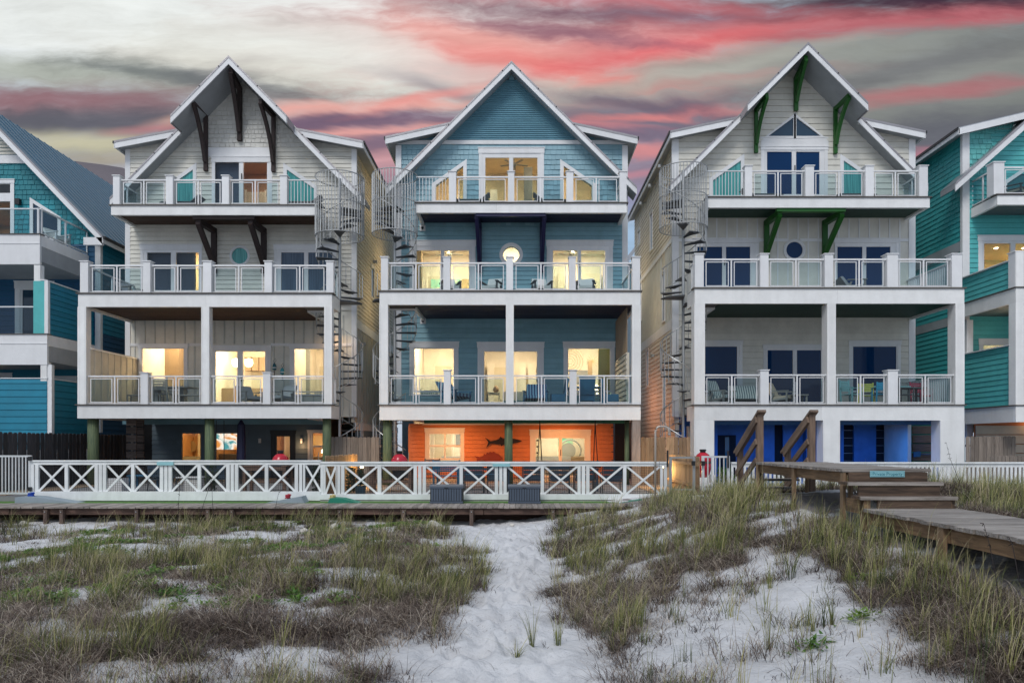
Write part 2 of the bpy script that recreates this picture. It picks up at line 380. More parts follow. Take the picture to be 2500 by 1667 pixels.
stripes('stripe_blue', (.01, .03, .12), (.20, .38, .52), 60)
stripes('stripe_grey', (.10, .15, .17), (.48, .52, .50), 70)
def picture(name, c1, c2, c3):
    m, N, L, B = newmat(name); geo = N.new('ShaderNodeNewGeometry'); n = N.new('ShaderNodeTexNoise'); n.inputs['Scale'].default_value = 1.4; n.inputs['Detail'].default_value = 4; n.inputs['Distortion'].default_value = 2; L.new(geo.outputs['Position'], n.inputs[0])
    r = ramp(N, [(.35, c1), (.5, c2), (.65, c3)]); L.new(n.outputs['Fac'], r.inputs[0]); L.new(r.outputs[0], B.inputs['Base Color'])
    return m, N, L, B, r
picture('seascape_picture', (.10, .45, .38), (.35, .65, .5), (.75, .72, .5))
m_, N_, L_, B_, r_ = picture('tv_picture', (.45, .18, .04), (.65, .62, .55), (.05, .20, .22))
L_.new(r_.outputs[0], B_.inputs['Emission Color']); B_.inputs['Emission Strength'].default_value = 1.6
def sand_mat():
    m, N, L, B = newmat('sand'); geo = N.new('ShaderNodeNewGeometry')
    n = N.new('ShaderNodeTexNoise'); n.inputs['Scale'].default_value = 1.1; n.inputs['Detail'].default_value = 10; n.inputs['Roughness'].default_value = .7; L.new(geo.outputs['Position'], n.inputs[0])
    r = ramp(N, [(.3, (.50, .495, .50)), (.55, (.66, .66, .67)), (.8, (.74, .74, .755))]); L.new(n.outputs['Fac'], r.inputs[0])
    # fallen bits of straw and root
    n2 = N.new('ShaderNodeTexNoise'); n2.inputs['Scale'].default_value = 34; n2.inputs['Detail'].default_value = 6; n2.inputs['Distortion'].default_value = 1.5; L.new(geo.outputs['Position'], n2.inputs[0])
    n3 = N.new('ShaderNodeTexNoise'); n3.inputs['Scale'].default_value = .9; n3.inputs['Detail'].default_value = 4; L.new(geo.outputs['Position'], n3.inputs[0])
    r2 = ramp(N, [(.60, (0, 0, 0)), (.70, (1, 1, 1))]); L.new(n2.outputs['Fac'], r2.inputs[0]); r3 = ramp(N, [(.42, (0, 0, 0)), (.68, (1, 1, 1))]); L.new(n3.outputs['Fac'], r3.inputs[0])
    mm = N.new('ShaderNodeMath'); mm.operation = 'MULTIPLY'; L.new(r2.outputs[0], mm.inputs[0]); L.new(r3.outputs[0], mm.inputs[1])
    mx = N.new('ShaderNodeMix'); mx.data_type = 'RGBA'; L.new(mm.outputs[0], mx.inputs[0]); L.new(r.outputs[0], mx.inputs[6]); mx.inputs[7].default_value = (.16, .13, .11, 1)
    # litter under the grass, from the vertex mask
    at = N.new('ShaderNodeAttribute'); at.attribute_name = 'litter'
    n4 = N.new('ShaderNodeTexNoise'); n4.inputs['Scale'].default_value = 9; n4.inputs['Detail'].default_value = 8; n4.inputs['Roughness'].default_value = .75; L.new(geo.outputs['Position'], n4.inputs[0])
    ad = N.new('ShaderNodeMath'); ad.operation = 'MULTIPLY_ADD'; L.new(at.outputs['Fac'], ad.inputs[0]); ad.inputs[1].default_value = .62; L.new(n4.outputs['Fac'], ad.inputs[2])
    r4 = ramp(N, [(.66, (0, 0, 0)), (.90, (1, 1, 1))]); L.new(ad.outputs[0], r4.inputs[0])
    m4 = N.new('ShaderNodeMath'); m4.operation = 'MULTIPLY'; m4.inputs[1].default_value = .8; L.new(r4.outputs[0], m4.inputs[0])
    mx2 = N.new('ShaderNodeMix'); mx2.data_type = 'RGBA'; L.new(m4.outputs[0], mx2.inputs[0]); L.new(mx.outputs[2], mx2.inputs[6]); mx2.inputs[7].default_value = (.15, .125, .115, 1)
    L.new(mx2.outputs[2], B.inputs['Base Color']); B.inputs['Roughness'].default_value = .95
    b1 = N.new('ShaderNodeTexNoise'); b1.inputs['Scale'].default_value = 4.5; b1.inputs['Detail'].default_value = 9; b1.inputs['Roughness'].default_value = .68; L.new(geo.outputs['Position'], b1.inputs[0])
    bp = N.new('ShaderNodeBump'); bp.inputs['Strength'].default_value = .9; bp.inputs['Distance'].default_value = .09; L.new(b1.outputs['Fac'], bp.inputs['Height']); L.new(bp.outputs[0], B.inputs['Normal'])
sand_mat()
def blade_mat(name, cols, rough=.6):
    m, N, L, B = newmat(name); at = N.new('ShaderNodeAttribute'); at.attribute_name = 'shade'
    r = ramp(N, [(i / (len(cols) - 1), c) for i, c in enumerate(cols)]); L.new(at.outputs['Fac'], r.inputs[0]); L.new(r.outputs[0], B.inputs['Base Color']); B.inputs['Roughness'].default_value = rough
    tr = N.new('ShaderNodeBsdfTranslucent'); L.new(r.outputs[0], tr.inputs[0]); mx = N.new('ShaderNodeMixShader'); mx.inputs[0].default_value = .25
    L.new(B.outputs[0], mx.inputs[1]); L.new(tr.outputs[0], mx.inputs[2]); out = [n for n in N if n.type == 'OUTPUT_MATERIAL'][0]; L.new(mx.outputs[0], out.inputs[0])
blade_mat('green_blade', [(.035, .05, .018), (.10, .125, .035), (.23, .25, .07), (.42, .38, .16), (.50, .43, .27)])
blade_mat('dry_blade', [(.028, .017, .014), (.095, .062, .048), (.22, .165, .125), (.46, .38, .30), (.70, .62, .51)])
blade_mat('creeper_leaf', [(.04, .13, .01), (.10, .21, .025), (.22, .31, .06)])
blade_mat('twig', [(.03, .022, .02), (.09, .065, .055), (.16, .12, .10)])

# ------------------------------------------------------------------ object helpers
WP = {}                     # world position of every object made here
def link(o, parent, wloc=(0, 0, 0)):
    COL.objects.link(o)
    if parent is not None:
        p = WP[parent.name]; o.parent = parent
        o.location = (wloc[0] - p[0], wloc[1] - p[1], wloc[2] - p[2])
    else:
        o.location = wloc
    WP[o.name] = tuple(wloc)
    return o
def tag(o, label=None, cat=None, group=None, kind=None):
    if label: o['label'] = label
    if cat: o['category'] = cat
    if group: o['group'] = group
    if kind: o['kind'] = kind
    return o
def thing(name, label, cat, loc=(0, 0, 0), group=None):
    o = bpy.data.objects.new(name, None); o.empty_display_size = .2
    link(o, None, loc); return tag(o, label, cat, group)
def obj(name, mesh, parent=None, wloc=(0, 0, 0)):
    return link(bpy.data.objects.new(name, mesh), parent, wloc)
def mesh_of(name, verts, faces, mat, smooth=False):
    me = bpy.data.meshes.new(name); me.from_pydata([tuple(v) for v in verts], [], faces); me.update()
    if mat: me.materials.append(MATS[mat])
    if smooth:
        for p in me.polygons: p.use_smooth = True
    return me
BOXF = [(0, 3, 2, 1), (4, 5, 6, 7), (0, 1, 5, 4), (1, 2, 6, 5), (2, 3, 7, 6), (3, 0, 4, 7)]
CACHE = {}
def box(name, mat, x0, x1, y0, y1, z0, z1, parent=None, **kw):
    """one box as one object; equal boxes share their mesh"""
    if x1 < x0: x0, x1 = x1, x0
    if y1 < y0: y0, y1 = y1, y0
    if z1 < z0: z0, z1 = z1, z0
    d = (round(x1 - x0, 3), round(y1 - y0, 3), round(z1 - z0, 3)); k = (mat,) + d
    if k not in CACHE:
        a, b, c = d[0] / 2, d[1] / 2, d[2] / 2
        CACHE[k] = mesh_of(name, [(-a, -b, -c), (a, -b, -c), (a, b, -c), (-a, b, -c), (-a, -b, c), (a, -b, c), (a, b, c), (-a, b, c)], BOXF, mat)
    o = obj(name, CACHE[k], parent, ((x0 + x1) / 2, (y0 + y1) / 2, (z0 + z1) / 2))
    return tag(o, **kw) if kw else o
def beam(name, mat, p, q, w, h, parent=None, up=(0, 0, 1)):
    """a bar of section w x h from p to q"""
    p, q = Vector(p), Vector(q); d = q - p; l = round(d.length, 3); k = (mat, 'beam', l, w, h)
    if k not in CACHE:
        a, b, c = w / 2, h / 2, l / 2
        CACHE[k] = mesh_of(name, [(-a, -b, -c), (a, -b, -c), (a, b, -c), (-a, b, -c), (-a, -b, c), (a, -b, c), (a, b, c), (-a, b, c)], BOXF, mat)
    o = obj(name, CACHE[k], parent, tuple((p + q) / 2))
    z = d.normalized(); y = Vector(up) - z * Vector(up).dot(z)
    if y.length < 1e-4: y = Vector((0, 1, 0)) - z * z.y
    y.normalize(); x = y.cross(z)
    o.rotation_mode = 'QUATERNION'; o.rotation_quaternion = Matrix((x, y, z)).transposed().to_quaternion()
    return o
class MB:
    def __init__(s): s.v = []; s.f = []
    def add(s, vs, fs):
        n = len(s.v); s.v += [tuple(v) for v in vs]; s.f += [tuple(i + n for i in f) for f in fs]; return s
    def box(s, x0, x1, y0, y1, z0, z1):
        return s.add([(x0, y0, z0), (x1, y0, z0), (x1, y1, z0), (x0, y1, z0), (x0, y0, z1), (x1, y0, z1), (x1, y1, z1), (x0, y1, z1)], BOXF)
    def prism(s, pts, y0, y1):
        """polygon in xz extruded along y"""
        n = len(pts)
        s.add([(x, y0, z) for x, z in pts] + [(x, y1, z) for x, z in pts],
              [tuple(range(n)), tuple(range(2 * n - 1, n - 1, -1))] + [(i, i + n, (i + 1) % n + n, (i + 1) % n) for i in range(n)]); return s
    def hexa(s, a, b):
        """solid between quad a and quad b"""
        return s.add(list(a) + list(b), [(0, 3, 2, 1), (4, 5, 6, 7), (0, 1, 5, 4), (1, 2, 6, 5), (2, 3, 7, 6), (3, 0, 4, 7)])
    def tube(s, path, r, n=6, cap=True):
        path = [Vector(p) for p in path]; base = len(s.v); rs = r if isinstance(r, (list, tuple)) else [r] * len(path)
        for i, p in enumerate(path):
            d = (path[min(i + 1, len(path) - 1)] - path[max(i - 1, 0)]).normalized()
            a = Vector((0, 0, 1)) if abs(d.z) < .9 else Vector((1, 0, 0)); x = d.cross(a).normalized(); y = d.cross(x)
            for k in range(n):
                t = 2 * math.pi * k / n; s.v.append(tuple(p + (x * math.cos(t) + y * math.sin(t)) * rs[i]))
        for i in range(len(path) - 1):
            for k in range(n):
                a = base + i * n + k; b = base + i * n + (k + 1) % n; s.f.append((a, b, b + n, a + n))
        if cap:
            s.f.append(tuple(base + k for k in range(n - 1, -1, -1))); e = base + (len(path) - 1) * n; s.f.append(tuple(e + k for k in range(n)))
        return s
    def lathe(s, prof, c=(0, 0, 0), n=16):
        base = len(s.v)
        for r, z in prof:
            for k in range(n):
                t = 2 * math.pi * k / n; s.v.append((c[0] + r * math.cos(t), c[1] + r * math.sin(t), c[2] + z))
        for i in range(len(prof) - 1):
            for k in range(n):
                a = base + i * n + k; b = base + i * n + (k + 1) % n; s.f.append((a, b, b + n, a + n))
        s.f.append(tuple(base + k for k in range(n - 1, -1, -1))); e = base + (len(prof) - 1) * n; s.f.append(tuple(e + k for k in range(n)))
        return s
    def build(s, name, mat, parent=None, smooth=False, wloc=None, weld=False, **kw):
        if wloc is None:
            wloc = WP[parent.name] if parent is not None else (0, 0, 0)
        me = mesh_of(name, [(a - wloc[0], b - wloc[1], c - wloc[2]) for a, b, c in s.v], s.f, mat, smooth)
        if weld:
            bm = bmesh.new(); bm.from_mesh(me); bmesh.ops.remove_doubles(bm, verts=bm.verts, dist=.0005); bm.to_mesh(me); bm.free()
        o = obj(name, me, parent, wloc)
        return tag(o, **kw) if kw else o
def copy_tree(o, loc=None, rotz=None, label=None, parent=None):
    c = o.copy(); COL.objects.link(c); c.parent = parent
    for ch in list(o.children): copy_tree(ch, parent=c)
    if loc is not None: c.location = loc
    if rotz is not None: c.rotation_euler = (0, 0, rotz)
    if label: c['label'] = label
    return c
def lamp(name, kind, loc, energy, col, size=.4, rot=None, sy=None):
    d = bpy.data.lights.new(name, kind); d.energy = energy; d.color = col
    if kind == 'AREA':
        d.size = size
        if sy: d.shape = 'RECTANGLE'; d.size_y = sy
    else: d.shadow_soft_size = size
    o = bpy.data.objects.new(name, d); COL.objects.link(o); o.location = loc
    if rot: o.rotation_euler = rot
    return o
# ------------------------------------------------------------------ wall tools
def front(Y): return lambda u, d, z: (u, Y - d, z)
def right_side(X): return lambda u, d, z: (X + d, u, z)
def left_side(X): return lambda u, d, z: (X - d, u, z)
def ival(poly, z):
    xs = []
    n = len(poly)
    for i in range(n):
        (a, za), (b, zb) = poly[i], poly[(i + 1) % n]
        if abs(za - zb) < 1e-9: continue
        if (za <= z < zb) or (zb <= z < za): xs.append(a + (b - a) * (z - za) / (zb - za))
    return (min(xs), max(xs)) if len(xs) >= 2 else None
def rect(x0, x1, z0, z1): return [(x0, z0), (x1, z0), (x1, z1), (x0, z1)]
def disc(cx, cz, r, n=20): return [(cx + r * math.cos(2 * math.pi * k / n), cz + r * math.sin(2 * math.pi * k / n)) for k in range(n)]
def segs(outline, holes, z):
    o = ival(outline, z)
    if not o: return []
    out = [o]
    for h in holes:
        iv = ival(h, z)
        if not iv: continue
        nx = []
        for a, b in out:
            if iv[1] <= a or iv[0] >= b: nx.append((a, b)); continue
            if iv[0] > a: nx.append((a, iv[0]))
            if iv[1] < b: nx.append((iv[1], b))
        out = nx
    return [s for s in out if s[1] - s[0] > .015]
def pair(outline, holes, za, zb):
    A, B = segs(outline, holes, za), segs(outline, holes, zb)
    if len(A) != len(B): A = B = segs(outline, holes, (za + zb) / 2)
    return list(zip(A, B))
def wall(T, name, mat, mp, outline, holes, d0=0.0, d1=-.14, step=.2):
    zs = sorted({round(z, 4) for _, z in outline} | {round(z, 4) for h in holes for _, z in h})
    zz = [zs[0]]
    for z in zs[1:]:
        k = max(1, int((z - zz[-1]) / step) if len(zs) else 1); z0 = zz[-1]
        for i in range(1, k + 1): zz.append(z0 + (z - z0) * i / k)
    m = MB()
    for a, b in zip(zz, zz[1:]):
        if b - a < 1e-4: continue
        e = min(.003, (b - a) / 4)
        for (l0, r0), (l1, r1) in pair(outline, holes, a + e, b - e):
            m.hexa([mp(l0, d0, a), mp(r0, d0, a), mp(r0, d1, a), mp(l0, d1, a)], [mp(l1, d0, b), mp(r1, d0, b), mp(r1, d1, b), mp(l1, d1, b)])
    return m.build(name, mat, T, weld=True)
def boards(T, mat, mp, outline, holes, z0, z1, course, name='siding_board', t0=.040, t1=.018, joint=None):
    z = z0
    while z < z1 - .03:
        zt = min(z + course, z1)
        for (l0, r0), (l1, r1) in pair(outline, holes, z + .012, zt - .012):
            parts = [(l0, r0, l1, r1)]
            if joint and r0 - l0 > joint * 1.3:
                c = l0 + (r0 - l0) * rnd.uniform(.3, .7); parts = [(l0, c - .002, l1, c - .002), (c + .002, r0, c + .002, r1)]
            for a0, b0, a1, b1 in parts:
                w = mp((a0 + b0) / 2, 0, z)
                m = MB(); m.hexa([mp(a0, t0, z + .017), mp(b0, t0, z + .017), mp(b0, -.004, z + .017), mp(a0, -.004, z + .017)], [mp(a1, t1, zt + .004), mp(b1, t1, zt + .004), mp(b1, -.004, zt + .004), mp(a1, -.004, zt + .004)])
                m.build(name, mat, T, wloc=w)
        z += course
SH_COUNT = {}
def shingles(T, mat, mp, outline, holes, z0, z1, course, wmin=.12, wmax=.26, name='shingle', limit=300):
    rest = MB(); cnt = SH_COUNT.get(T.name, 0); z = z0; row = 0
    while z < z1 - .04:
        zt = min(z + course, z1)
        for (l0, r0), (l1, r1) in pair(outline, holes, z + .012, zt - .012):
            a0, b0 = min(l0, l1), max(r0, r1); x = a0 - rnd.uniform(0, wmin)
            while x < b0:
                w = rnd.uniform(wmin, wmax); p0, p1 = max(x, l0), min(x + w - .015, r0); q0, q1 = max(x, l1), min(x + w - .015, r1)
                x += w
                if p1 - p0 < .01 and q1 - q0 < .01: continue
                if p1 < p0: p0 = p1 = min(max(p0, l0), r0)
                if q1 < q0: q0 = q1 = min(max(q0, l1), r1)
                dz = rnd.uniform(.006, .026); t = rnd.uniform(.024, .038)
                A = [mp(p0, t, z + dz), mp(p1, t, z + dz), mp(p1, -.003, z + dz), mp(p0, -.003, z + dz)]; B = [mp(q0, .008, zt + .01), mp(q1, .008, zt + .01), mp(q1, -.003, zt + .01), mp(q0, -.003, zt + .01)]
                if cnt < limit:
                    m = MB(); m.hexa(A, B); m.build(name, mat, T, wloc=A[0]); cnt += 1
                else: rest.hexa(A, B)
        z += course; row += 1
    SH_COUNT[T.name] = cnt
    if rest.v: rest.build(name + '_field', mat, T, kind='stuff')
def battens(T, mat, mp, outline, holes, z0, z1, xs, w=.05, t=.028, name='batten'):
    for x in xs:
        # vertical strips, cut where an opening is
        cuts = [z0]; z = z0; on = None; runs = []
        while z < z1 - .01:
            ok = any(a <= x - w / 2 and x + w / 2 <= b for a, b in segs(outline, holes, z + .02))
            if ok and on is None: on = z
            if not ok and on is not None: runs.append((on, z)); on = None
            z += .05
        if on is not None: runs.append((on, z1))
        for a, b in runs:
            if b - a < .12: continue
            p, q = mp(x - w / 2, 0, a), mp(x + w / 2, t, b)
            box(name, mat, p[0], q[0], p[1], q[1], a, b, T)
def frame_boards(T, name, mat, Y, x0, x1, z0, z1, w, top=None, d=.045, base=0.0, sill=True, mp=None):
    """casing: four boards standing proud of the siding"""
    top = top or w
    mp = mp or front(Y)
    def b(a0, a1, c0, c1, dd):
        p, q = mp(a0, base, c0), mp(a1, dd, c1); return box(name, mat, p[0], q[0], p[1], q[1], c0, c1, T)
    b(x0, x0 + w, z0, z1 - top, d); b(x1 - w, x1, z0, z1 - top, d)
    b(x0 - .02, x1 + .02, z1 - top, z1, d + .012); b(x0 - .04, x1 + .04, z1 + .001, z1 + .035, d + .03)
    if sill: b(x0 - .02, x1 + .02, z0 - .06, z0, d + .02)
def opening_window(T, Y, outer, panes, mat='clear_glass', trim='white_trim', name='window', w=.13, top=.2, sill=False, handle=False):
    """outer px box of the casing, panes px boxes; returns the hole for the siding"""
    x0, x1, z1, z0 = U(outer[0], Y), U(outer[2], Y), V(outer[1], Y), V(outer[3], Y)
    ix0, ix1, iz1, iz0 = x0 + w, x1 - w, z1 - top, z0 + (.06 if sill else 0)
    s = MB(); ps = [(U(a, Y), U(c, Y), V(d, Y), V(b, Y)) for a, b, c, d in panes]
    # sash: rows of bars between the panes
    zt = max(p[3] for p in ps); zb = min(p[2] for p in ps)
    s.box(ix0, ix1, Y - .03, Y + .05, zt, iz1)
    if zb > iz0 + .005: s.box(ix0, ix1, Y - .03, Y + .05, iz0, zb)
    cols = sorted({(round(p[0], 3), round(p[1], 3)) for p in ps}); e = ix0
    for a, b in cols:
        if a > e: s.box(e, a, Y - .028, Y + .05, zb, zt)
        e = b
    if ix1 > e: s.box(e, ix1, Y - .028, Y + .05, zb, zt)
    for a, b in cols:
        zs = sorted((p[2], p[3]) for p in ps if abs(p[0] - a) < .01)
        for (c0, c1), (d0, d1) in zip(zs, zs[1:]): s.box(a, b, Y - .028, Y + .05, c1, d0)
    S = s.build(name, trim, T, wloc=((x0 + x1) / 2, Y, z0))
    for a, b, c, d in ps: box('pane', mat, a - .01, b + .01, Y + .005, Y + .02, c - .01, d + .01, S)
    if handle: box('handle', 'black_metal', ps[-1][0] - .07, ps[-1][0] - .04, Y - .07, Y - .03, z0 + .95, z0 + 1.2, S)
    fb = thing_part(T, 'casing', (x0, Y, z0)); frame_boards(fb, 'casing_board', trim, Y, x0, x1, z0, z1, w, top, sill=sill)
    return rect(x0 + .02, x1 - .02, z0, z1 - .02)
def thing_part(T, name, loc):
    o = bpy.data.objects.new(name, None); o.empty_display_size = .1
    return link(o, T, loc)
def poly_window(T, Y, pts, mat, trim='white_trim', w=.14, name='window', d=.045, glassY=.0):
    """window of any polygon: pts px of the glass; casing follows its edges"""
    P = [(U(a, Y), V(b, Y)) for a, b in pts]; n = len(P)
    cx = sum(p[0] for p in P) / n; cz = sum(p[1] for p in P) / n
    def off(k):
        Q = []
        for i in range(n):
            a, b, c = Vector(P[i - 1]), Vector(P[i]), Vector(P[(i + 1) % n])
            e1, e2 = (b - a).normalized(), (c - b).normalized(); n1, n2 = Vector((e1.y, -e1.x)), Vector((e2.y, -e2.x))
            if n1.dot(b - Vector((cx, cz))) < 0 and n2.dot(b - Vector((cx, cz))) < 0: n1, n2 = -n1, -n2
            elif n1.dot(b - Vector((cx, cz))) < 0: n1 = -n1; n2 = -n2
            v = (n1 + n2); v = v / max(.35, v.length_squared / 2) if v.length > 1e-6 else n1
            if v.length > 2.2: v = v.normalized() * 2.2
            Q.append(tuple(b + v * k))
        return Q
    O = off(w); s = MB()
    for i in range(n):
        j = (i + 1) % n
        s.hexa([(P[i][0], Y - d, P[i][1]), (P[j][0], Y - d, P[j][1]), (P[j][0], Y + .05, P[j][1]), (P[i][0], Y + .05, P[i][1])],
               [(O[i][0], Y - d, O[i][1]), (O[j][0], Y - d, O[j][1]), (O[j][0], Y + .05, O[j][1]), (O[i][0], Y + .05, O[i][1])])
    S = s.build(name, trim, T, weld=True)
    g = MB(); g.prism(P, Y + glassY + .004, Y + glassY + .018); g.build('pane', mat, S)
    return P, off(w * .8)
def round_window(T, Y, px, py, rg, ro, mat, trim='white_trim'):
    c = (U(px, Y), V(py, Y)); g = rg / F * Y; o = ro / F * Y; n = 32; s = MB(); vs = []; fs = []
    prof = [(g, .05), (g, -.04), ((g + o) / 2, -.06), (o, -.045), (o, .05)]
    for k in range(n):
        t = 2 * math.pi * k / n
        for r, d in prof: vs.append((c[0] + r * math.cos(t), Y + d, c[1] + r * math.sin(t)))
    m = len(prof)
    for k in range(n):
        for i in range(m):
            a = k * m + i; b = k * m + (i + 1) % m; e = ((k + 1) % n) * m; fs.append((a, b, e + (i + 1) % m, e + i))
    s.add(vs, fs); S = s.build('round_window', trim, T, smooth=False)
    q = MB(); q.prism(disc(c[0], c[1], g + .01, 28), Y + .004, Y + .018); q.build('pane', mat, S)
    return disc(c[0], c[1], g), disc(c[0], c[1], o - .02)

# ------------------------------------------------------------------ decks and railings
def newel(T, px0, px1, top_py, Y, zf, mat='white_trim', depth=None):
    x0, x1 = U(px0, Y), U(px1, Y); zt = V(top_py, Y); d = depth or (x1 - x0)
    n = box('newel_post', mat, x0, x1, Y + .02, Y + .02 + d, zf, zt - .03, T)
    box('post_cap', mat, x0 - .03, x1 + .03, Y - .01, Y + .05 + d, zt - .03, zt, n)
    return x0, x1
def glass_bay(T, x0, x1, Y, zf, zr, panels=2, mat='white_trim', mid=True):
    """rail, middle post and framed glass panels between two newels"""
    yc = Y + .12
    r = thing_part(T, 'railing_bay', (x0, yc, zf))
    box('top_rail', mat, x0 - .01, x1 + .01, yc - .035, yc + .035, zr - .05, zr, r)
    n = panels; g = (x1 - x0) / n
    for i in range(1, n):
        box('rail_post', mat, x0 + g * i - .025, x0 + g * i + .025, yc - .025, yc + .025, zf, zr - .05, r)
    for i in range(n):
        a, b = x0 + g * i + .09, x0 + g * (i + 1) - .09
        z0, z1 = zf + .07, zr - .10; w = .026; m = MB()
        for q in ((a, b, z0, z0 + w), (a, b, z1 - w, z1), (a, a + w, z0 + w, z1 - w), (b - w, b, z0 + w, z1 - w)): m.box(q[0], q[1], yc - .018, yc + .018, q[2], q[3])
        box('top_clip', mat, a - .09, b + .09, yc - .02, yc + .02, zf + .02, zf + .055, r)
        m.build('panel_frame', mat, r, weld=True)
        box('glass_panel', 'rail_glass', a + w, b - w, yc - .004, yc + .004, z0 + w, z1 - w, r)
def picket_bay(T, x0, x1, Y, zf, zr, mat='rail_metal', sp=.115):
    yc = Y + .12; r = thing_part(T, 'picket_bay', (x0, yc, zf))
    box('top_rail', mat, x0, x1, yc - .025, yc + .025, zr - .04, zr, r); box('bottom_rail', mat, x0, x1, yc - .02, yc + .02, zf + .06, zf + .09, r)
    n = int((x1 - x0) / sp)
    for i in range(1, n): box('baluster', mat, x0 + (x1 - x0) * i / n - .01, x0 + (x1 - x0) * i / n + .01, yc - .01, yc + .01, zf + .09, zr - .04, r)
def side_rail(T, X, y0, y1, zf, zr, kind, mat='white_trim'):
    r = thing_part(T, 'side_railing', (X, y0, zf))
    box('top_rail', mat, X - .035, X + .035, y0, y1, zr - .05, zr, r); box('bottom_rail', mat, X - .03, X + .03, y0, y1, zf + .05, zf + .09, r)
    if kind == 'glass':
        n = 2; g = (y1 - y0) / n
        for i in range(n + 1): box('rail_post', mat, X - .025, X + .025, y0 + g * i - .025, y0 + g * i + .025, zf, zr - .05, r)
        for i in range(n): box('glass_panel', 'rail_glass', X - .004, X + .004, y0 + g * i + .05, y0 + g * (i + 1) - .05, zf + .09, zr - .05, r)
    else:
        n = int((y1 - y0) / .13)
        for i in range(1, n): box('baluster', mat, X - .018, X + .018, y0 + (y1 - y0) * i / n - .022, y0 + (y1 - y0) * i / n + .022, zf + .09, zr - .05, r)
def deck(T, Y, Yw, px0, px1, floor_py, fas_top, fas_bot, soffit, x_side=None, notch=None, edge='deck_edge_wood', fmat='white_paint', th=.22, seam=None):
    """slab with a white fascia, a weathered edge board and a boarded soffit; notch = (side, x, y) keeps a corner free for the spiral stair"""
    x0, x1 = U(px0, Y), U(px1, Y); zf = V(floor_py, Y); z1, z0 = V(fas_top, Y), V(fas_bot, Y)
    m = MB()
    a, b = x0 + .02, x1 - .02; fa, fb = a, b
    if notch:
        s, xn, yn = notch
        if s > 0: m.box(xn + .002, b, Y + .03, yn, z0 + .06, zf); b = xn
        else: m.box(a, xn - .002, Y + .03, yn, z0 + .06, zf); a = xn
    m.box(a, b, Y + .03, Yw - .01, z0 + .12, zf); m.build('deck_floor', 'deck_edge_wood', T)
    # soffit boards running along the deck
    sb = MB(); y = Y + .16
    while y < Yw - .1:
        sb.box(a + .1, b - .1, y, y + .11, z0 + .085 + rnd.uniform(-.003, .003), z0 + .118); y += .122
    sb.build('soffit_boards', soffit, T, kind='stuff')
    box('deck_edge', edge, x0 - .06, x1 + .06, Y - .05, Y + .3, zf - .035, zf + .004, T)
    if seam:
        xs = [x0] + [U(s, Y) for s in seam] + [x1]
        for p, q in zip(xs, xs[1:]): box('fascia_board', fmat, p + .002, q - .002, Y, Y + .13, z0, z1 - .001 if z1 < zf - .036 else zf - .037, T)
    else: box('fascia_board', fmat, x0, x1, Y, Y + .13, z0, min(z1, zf - .037), T)
    for X, s in ((x0, 1), (x1, -1)):
        yn = notch[2] if notch and notch[0] == -s else Yw - .02
        box('side_fascia', fmat, X, X + s * .12, Y + .131, yn, z0, zf - .037, T)
    if notch:
        xn, yn = notch[1], notch[2]; s = notch[0]
        box('notch_fascia', fmat, xn - .05, xn + .05, yn, Yw - .02, z0, zf - .037, T)
        e = fb if s > 0 else fa; box('notch_fascia', fmat, min(xn, e), max(xn, e), yn - .05, yn, z0, zf - .037, T)
    return x0, x1, zf
def column(T, px0, px1, Y, z0, z1, mat='white_paint', name='column', depth=None):
    x0, x1 = U(px0, Y), U(px1, Y); d = depth or (x1 - x0)
    c = box(name, mat, x0, x1, Y, Y + d, z0, z1, T)
    box('column_edge', mat, x0 - .008, x0 + .05, Y - .008, Y + d, z0 + .01, z1 - .01, c); box('column_edge', mat, x1 - .05, x1 + .008, Y - .008, Y + d, z0 + .01, z1 - .01, c)

